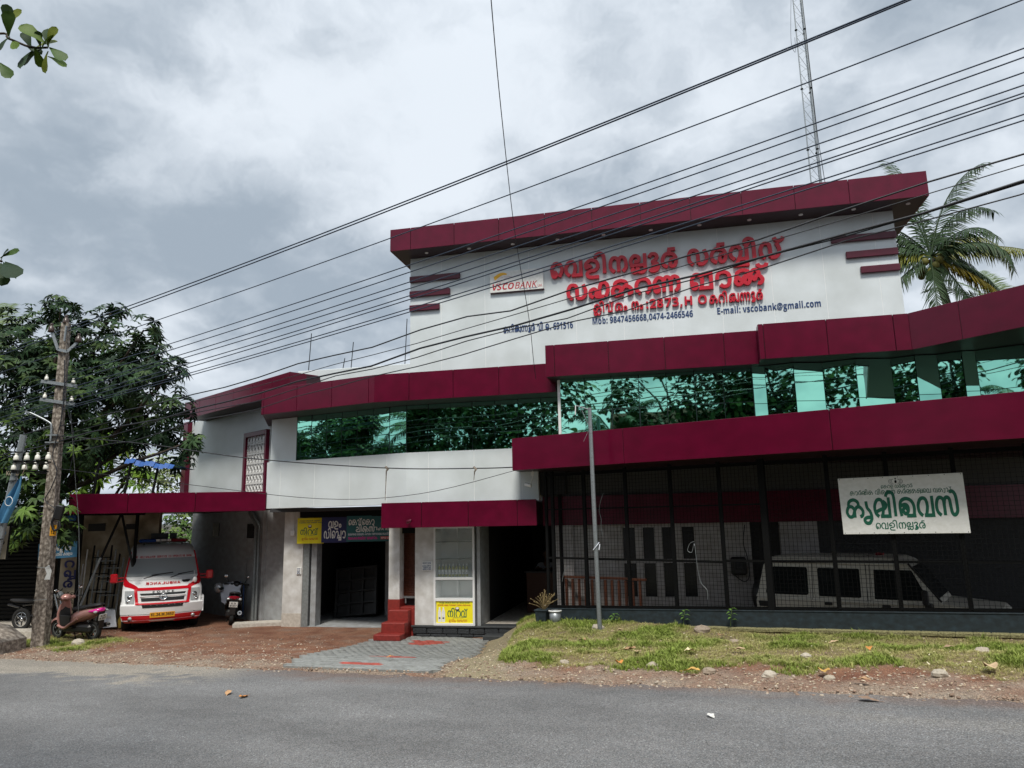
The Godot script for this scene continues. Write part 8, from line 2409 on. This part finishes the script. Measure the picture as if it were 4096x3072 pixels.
func make_dead_leaves(r: RandomNumberGenerator) -> void:
	var brown := Color(0.42, 0.26, 0.14)
	var tan := Color(0.55, 0.4, 0.24)
	var gold := Color(0.6, 0.37, 0.1)
	var orange := Color(0.6, 0.25, 0.06)
	var list := [[13.76, 2.13, 0.3, brown, "large curled brown leaf on the grass, left of a pair"], [14.1, 1.95, 0.28, tan, "large curled tan leaf on the grass, right of a pair"], [14.06, 1.15, 0.24, orange, "bright orange fallen leaf at the edge of the grass"], [15.2, 0.56, 0.28, gold, "golden fallen leaf lying beside the asphalt"], [9.42, -1.93, 0.22, Color(0.55, 0.32, 0.16), "left of two orange brown leaves lying on the asphalt"], [9.76, -1.86, 0.22, orange, "right of two orange brown leaves lying on the asphalt"], [9.92, 1.02, 0.16, orange, "small orange leaf on the grey paving between the red stains"], [12.63, 3.03, 0.24, brown, "brown leaf in the grass before the flower pots"], [15.0, 2.1, 0.24, Color(0.7, 0.6, 0.36), "pale straw coloured leaf at the edge of the grass and grit"], [15.5, 2.2, 0.26, tan, "tan curled leaf right of the straw coloured leaf"], [16.9, 0.95, 0.3, gold, "golden leaf on the red soil right of the middle"], [17.3, 0.35, 0.24, brown, "brown leaf on the red soil next to the road edge"], [18.7, 1.35, 0.34, tan, "large tan leaf on the red soil at the right"], [19.6, 1.0, 0.26, brown, "brown leaf on the red soil at the right picture edge"], [16.1, -1.57, 0.16, Color(0.75, 0.74, 0.7), "small white scrap lying on the asphalt"], [17.6, -0.5, 0.26, Color(0.3, 0.2, 0.14), "dark curled leaf on the asphalt at the right"], [14.9, 4.4, 0.26, brown, "brown leaf at the foot of the slate plinth"], [16.8, 3.0, 0.22, tan, "tan leaf in the grass under the office sign"], [18.3, 3.4, 0.24, Color(0.45, 0.3, 0.2), "brown leaf near the mossy ledge"], [13.0, 3.9, 0.22, tan, "tan leaf beside the street lamp post"], [11.6, 2.8, 0.18, tan, "small tan leaf on the sandy slope beside the drive"], [17.4, 2.3, 0.2, orange, "small orange leaf on the grass at the right"]]
	for q in list:
		var b := dead_leaf(r, q[3])
		var o := obj("paper_scrap" if "scrap" in q[4] else "dead_leaf", b, "dry_leaf")
		var p := from_st(q[0], q[1])
		var h := ground_height(q[0], q[1]) + lumpy(q[0], q[1])
		o.transform = Transform3D(Basis(Vector3.UP, r.randf() * TAU) * Basis(Vector3.RIGHT, -0.12) * Basis.from_scale(Vector3.ONE * q[2] * 0.85), Vector3(p.x, h + (0.012 if q[1] < 0.0 else 0.05), p.y))
		tag(o, q[4], "scrap" if "scrap" in q[4] else "leaf", "" if "scrap" in q[4] else "fallen leaves on the roadside")

func make_pots(r: RandomNumberGenerator) -> void:
	var g := ground_at(0.62, -16.6)
	var a := thing("flower_pot", "dark square flower pot with a dry brown plant at the end of the plinth", "pot", Vector3(0.56, 0.46, -16.66), -20.0)
	part("pot", "slate_plinth", a, func(b: MB): b.loft([[Vector3(-0.1, 0, -0.1), Vector3(0.1, 0, -0.1), Vector3(0.1, 0, 0.1), Vector3(-0.1, 0, 0.1)], [Vector3(-0.13, 0.3, -0.13), Vector3(0.13, 0.3, -0.13), Vector3(0.13, 0.3, 0.13), Vector3(-0.13, 0.3, 0.13)]], true, true, false))
	part("rim", "slate_plinth", a, func(b: MB): b.box(Vector3(0, 0.31, 0), Vector3(0.29, 0.03, 0.29), Basis(), 0.006))
	part("plant", "dry_leaf", a, func(b: MB):
		for k in 46:
			var an := r.randf() * TAU
			var out := r.randf_range(0.05, 0.34)
			var h := r.randf_range(0.15, 0.42)
			b.col(Color(0.3, 0.22, 0.1) * r.randf_range(0.6, 1.2))
			var p0 := Vector3(0.05, 0.3, 0)
			var p1 := p0 + Vector3(cos(an) * out * 0.5, h * 0.7, sin(an) * out * 0.5)
			var p2 := p0 + Vector3(cos(an) * out, h, sin(an) * out)
			b.tube([p0, p1, p2], 0.004, 4, false)
			b.sphere(p2, Vector3.ONE * r.randf_range(0.008, 0.016), 5))
	var c := thing("bucket", "grey plastic bucket standing beside the dark flower pot", "bucket", Vector3(0.84, 0.46, -16.55), 0.0)
	part("shell", "galvanised", c, func(b: MB): b.lathe([[0.0, 0.0], [0.11, 0.0], [0.135, 0.3], [0.128, 0.3], [0.105, 0.02], [0.0, 0.02]], 18))
	part("lip", "white_plastic", c, func(b: MB): b.lathe([[0.13, 0.28], [0.148, 0.285], [0.148, 0.31], [0.13, 0.315]], 18))
	# seedlings against the plinth
	var lab := ["small green seedling at the plinth near the middle of the fence", "taller thin seedling with drooping leaves against the plinth", "little weed at the foot of the plinth beside the lamp post"]
	var sp := [[4.15, 0.3], [5.1, 0.34], [2.6, 0.2]]
	for i in 3:
		var base := fw(sp[i][0], plinth_top(sp[i][0]) - 0.26, 0.22)
		var t := thing("seedling", lab[i], "plant", base, 0.0, "weeds at the plinth")
		part("stem", "leaf", t, func(b: MB):
			b.col(Color(0.1, 0.16, 0.04))
			b.tube([Vector3.ZERO, Vector3(0.02, sp[i][1] * 0.6, 0), Vector3(0.06, sp[i][1], 0)], 0.005, 5))
		part("leaves", "leaf", t, func(b: MB):
			for k in 7:
				var an := k * 2.2
				b.col(Color(0.1, 0.19, 0.04) * r.randf_range(0.8, 1.3))
				leaflet(b, Vector3(0.03, sp[i][1] * (0.35 + 0.1 * k), 0), Vector3(cos(an), 0.2, sin(an) * 0.6).normalized(), Vector3.UP, 0.13, 0.03, 0.4))

# ------------------------------------------------------------------ the clerk behind the counter
func cap_dist(p: Vector3, a: Vector3, c: Vector3, ra: float, rc: float) -> float:
	var d := c - a
	var t := clampf((p - a).dot(d) / d.length_squared(), 0, 1)
	return p.distance_to(a + d * t) - lerpf(ra, rc, t)

func net_mesh(bones: Array, lo: Vector3, hi: Vector3, cell: float, blend: float) -> MB:
	# surface nets over the smooth union of tapered capsules
	var n := Vector3i(((hi - lo) / cell).ceil()) + Vector3i.ONE
	var val := PackedFloat32Array()
	val.resize(n.x * n.y * n.z)
	for z in n.z:
		for y in n.y:
			for x in n.x:
				var p := lo + Vector3(x, y, z) * cell
				var d := 9.0
				for q in bones:
					var e := cap_dist(p, q[0], q[1], q[2], q[3])
					var h := clampf(0.5 + 0.5 * (d - e) / blend, 0, 1)
					d = lerpf(d, e, h) - blend * h * (1.0 - h)
				val[(z * n.y + y) * n.x + x] = d
	var vert := {}
	var at := func(x: int, y: int, z: int) -> int: return (z * n.y + y) * n.x + x
	for z in n.z - 1:
		for y in n.y - 1:
			for x in n.x - 1:
				var sum := Vector3.ZERO
				var cnt := 0
				for e in [[0, 1], [0, 2], [0, 4], [1, 3], [1, 5], [2, 3], [2, 6], [3, 7], [4, 5], [4, 6], [5, 7], [6, 7]]:
					var a: int = e[0]
					var c: int = e[1]
					var va := val[at.call(x + (a & 1), y + ((a >> 1) & 1), z + (a >> 2))]
					var vc := val[at.call(x + (c & 1), y + ((c >> 1) & 1), z + (c >> 2))]
					if (va < 0.0) != (vc < 0.0):
						var t := va / (va - vc)
						sum += Vector3(a & 1, (a >> 1) & 1, a >> 2).lerp(Vector3(c & 1, (c >> 1) & 1, c >> 2), t)
						cnt += 1
				if cnt: vert[at.call(x, y, z)] = lo + (Vector3(x, y, z) + sum / cnt) * cell
	var b := MB.new()
	b.smooth(true)
	for z in range(1, n.z - 1):
		for y in range(1, n.y - 1):
			for x in range(1, n.x - 1):
				var v0 := val[at.call(x, y, z)]
				for ax in 3:
					var s := Vector3i.ZERO
					s[ax] = 1
					var v1 := val[at.call(x + s.x, y + s.y, z + s.z)]
					if (v0 < 0.0) == (v1 < 0.0): continue
					var i := Vector3i.ZERO
					var j := Vector3i.ZERO
					i[(ax + 1) % 3] = 1
					j[(ax + 2) % 3] = 1
					var q := []
					for o in [Vector3i.ZERO, i, i + j, j]:
						var k: int = at.call(x - o.x, y - o.y, z - o.z)
						if vert.has(k): q.append(vert[k])
					if q.size() == 4: b.quado(q[0], q[1], q[2], q[3], Vector3(s) * (1.0 if v0 < 0.0 else -1.0))
	return b

func make_clerk() -> void:
	var t := thing("person", "person in a white shirt sitting behind the counter in the dark entrance hall", "person", bw(2.75, 0.25, -3.55), BUILD_TURN)
	# seated, forearms on the counter, facing the door (+z)
	var skin_b := [[Vector3(0, 1.27, 0.02), Vector3(0, 1.36, 0.03), 0.05, 0.05], [Vector3(0, 1.45, 0.045), Vector3(0, 1.52, 0.03), 0.075, 0.085], [Vector3(0, 1.4, 0.09), Vector3(0, 1.44, 0.08), 0.04, 0.05], [Vector3(0, 1.46, 0.12), Vector3(0, 1.44, 0.14), 0.014, 0.018], [Vector3(0.085, 1.46, 0.02), Vector3(0.088, 1.48, 0.02), 0.02, 0.016], [Vector3(-0.085, 1.46, 0.02), Vector3(-0.088, 1.48, 0.02), 0.02, 0.016]]
	for sg in [-1.0, 1.0]:
		skin_b.append([Vector3(0.24 * sg, 1.09, 0.2), Vector3(0.14 * sg, 1.11, 0.42), 0.042, 0.03])
		skin_b.append([Vector3(0.14 * sg, 1.11, 0.42), Vector3(0.1 * sg, 1.115, 0.48), 0.032, 0.034])
		for k in 4: skin_b.append([Vector3((0.125 - 0.02 * k) * sg, 1.115, 0.49), Vector3((0.09 - 0.022 * k) * sg, 1.11, 0.56 - 0.008 * absf(k - 1.5)), 0.012, 0.009])
		skin_b.append([Vector3(0.08 * sg, 1.12, 0.46), Vector3(0.03 * sg, 1.12, 0.5), 0.013, 0.01])
	skin_b.append([Vector3(0, 0.5, 0), Vector3(0, 1.2, 0.0), 0.12, 0.1])
	skin_b.append([Vector3(-0.16, 1.17, 0), Vector3(0.16, 1.17, 0), 0.05, 0.05])
	for sg in [-1.0, 1.0]: skin_b.append([Vector3(0.19 * sg, 1.17, 0), Vector3(0.24 * sg, 1.09, 0.2), 0.045, 0.04])
	for sg in [-1.0, 1.0]: skin_b.append([Vector3(0.08 * sg, 0.5, 0), Vector3(0.1 * sg, 0.45, 0.3), 0.09, 0.07])
	obj("body", net_mesh(skin_b, Vector3(-0.36, 0.34, -0.16), Vector3(0.36, 1.66, 0.62), 0.02, 0.03), "skin", t)
	var sh := [[Vector3(0, 0.55, 0), Vector3(0, 0.9, 0.0), 0.17, 0.17], [Vector3(-0.08, 1.0, 0), Vector3(0.08, 1.0, 0), 0.16, 0.16], [Vector3(-0.15, 1.17, 0), Vector3(0.15, 1.17, 0), 0.085, 0.085]]
	for sg in [-1.0, 1.0]: sh.append([Vector3(0.19 * sg, 1.17, 0), Vector3(0.25 * sg, 1.06, 0.14), 0.08, 0.07])
	obj("shirt", net_mesh(sh, Vector3(-0.4, 0.34, -0.26), Vector3(0.4, 1.36, 0.3), 0.024, 0.06), "shirt", t)
	obj("hair", net_mesh([[Vector3(0, 1.53, 0.0), Vector3(0, 1.55, 0.03), 0.09, 0.075], [Vector3(0, 1.46, -0.04), Vector3(0, 1.5, -0.03), 0.06, 0.075]], Vector3(-0.14, 1.34, -0.16), Vector3(0.14, 1.7, 0.16), 0.018, 0.03), "hair", t)
	for sg in [-1.0, 1.0]: part("eye", "hair", t, func(b: MB): b.sphere(Vector3(0.033 * sg, 1.475, 0.117), Vector3(0.013, 0.007, 0.008), 8))
	part("mouth", "red_paint", t, func(b: MB): b.sphere(Vector3(0, 1.405, 0.126), Vector3(0.022, 0.005, 0.006), 8))
	var ch := thing("stool", "plain stool under the person behind the counter", "stool", bw(2.75, 0.25, -3.58), BUILD_TURN)
	part("seat", "wood_brown", ch, func(b: MB): b.box(Vector3(0, 0.38, 0), Vector3(0.36, 0.05, 0.36), Basis(), 0.01))
	for x in [-0.14, 0.14]:
		for z in [-0.14, 0.14]: part("leg", "wood_brown", ch, func(b: MB): b.box(Vector3(x, 0.18, z), Vector3(0.04, 0.36, 0.04)))
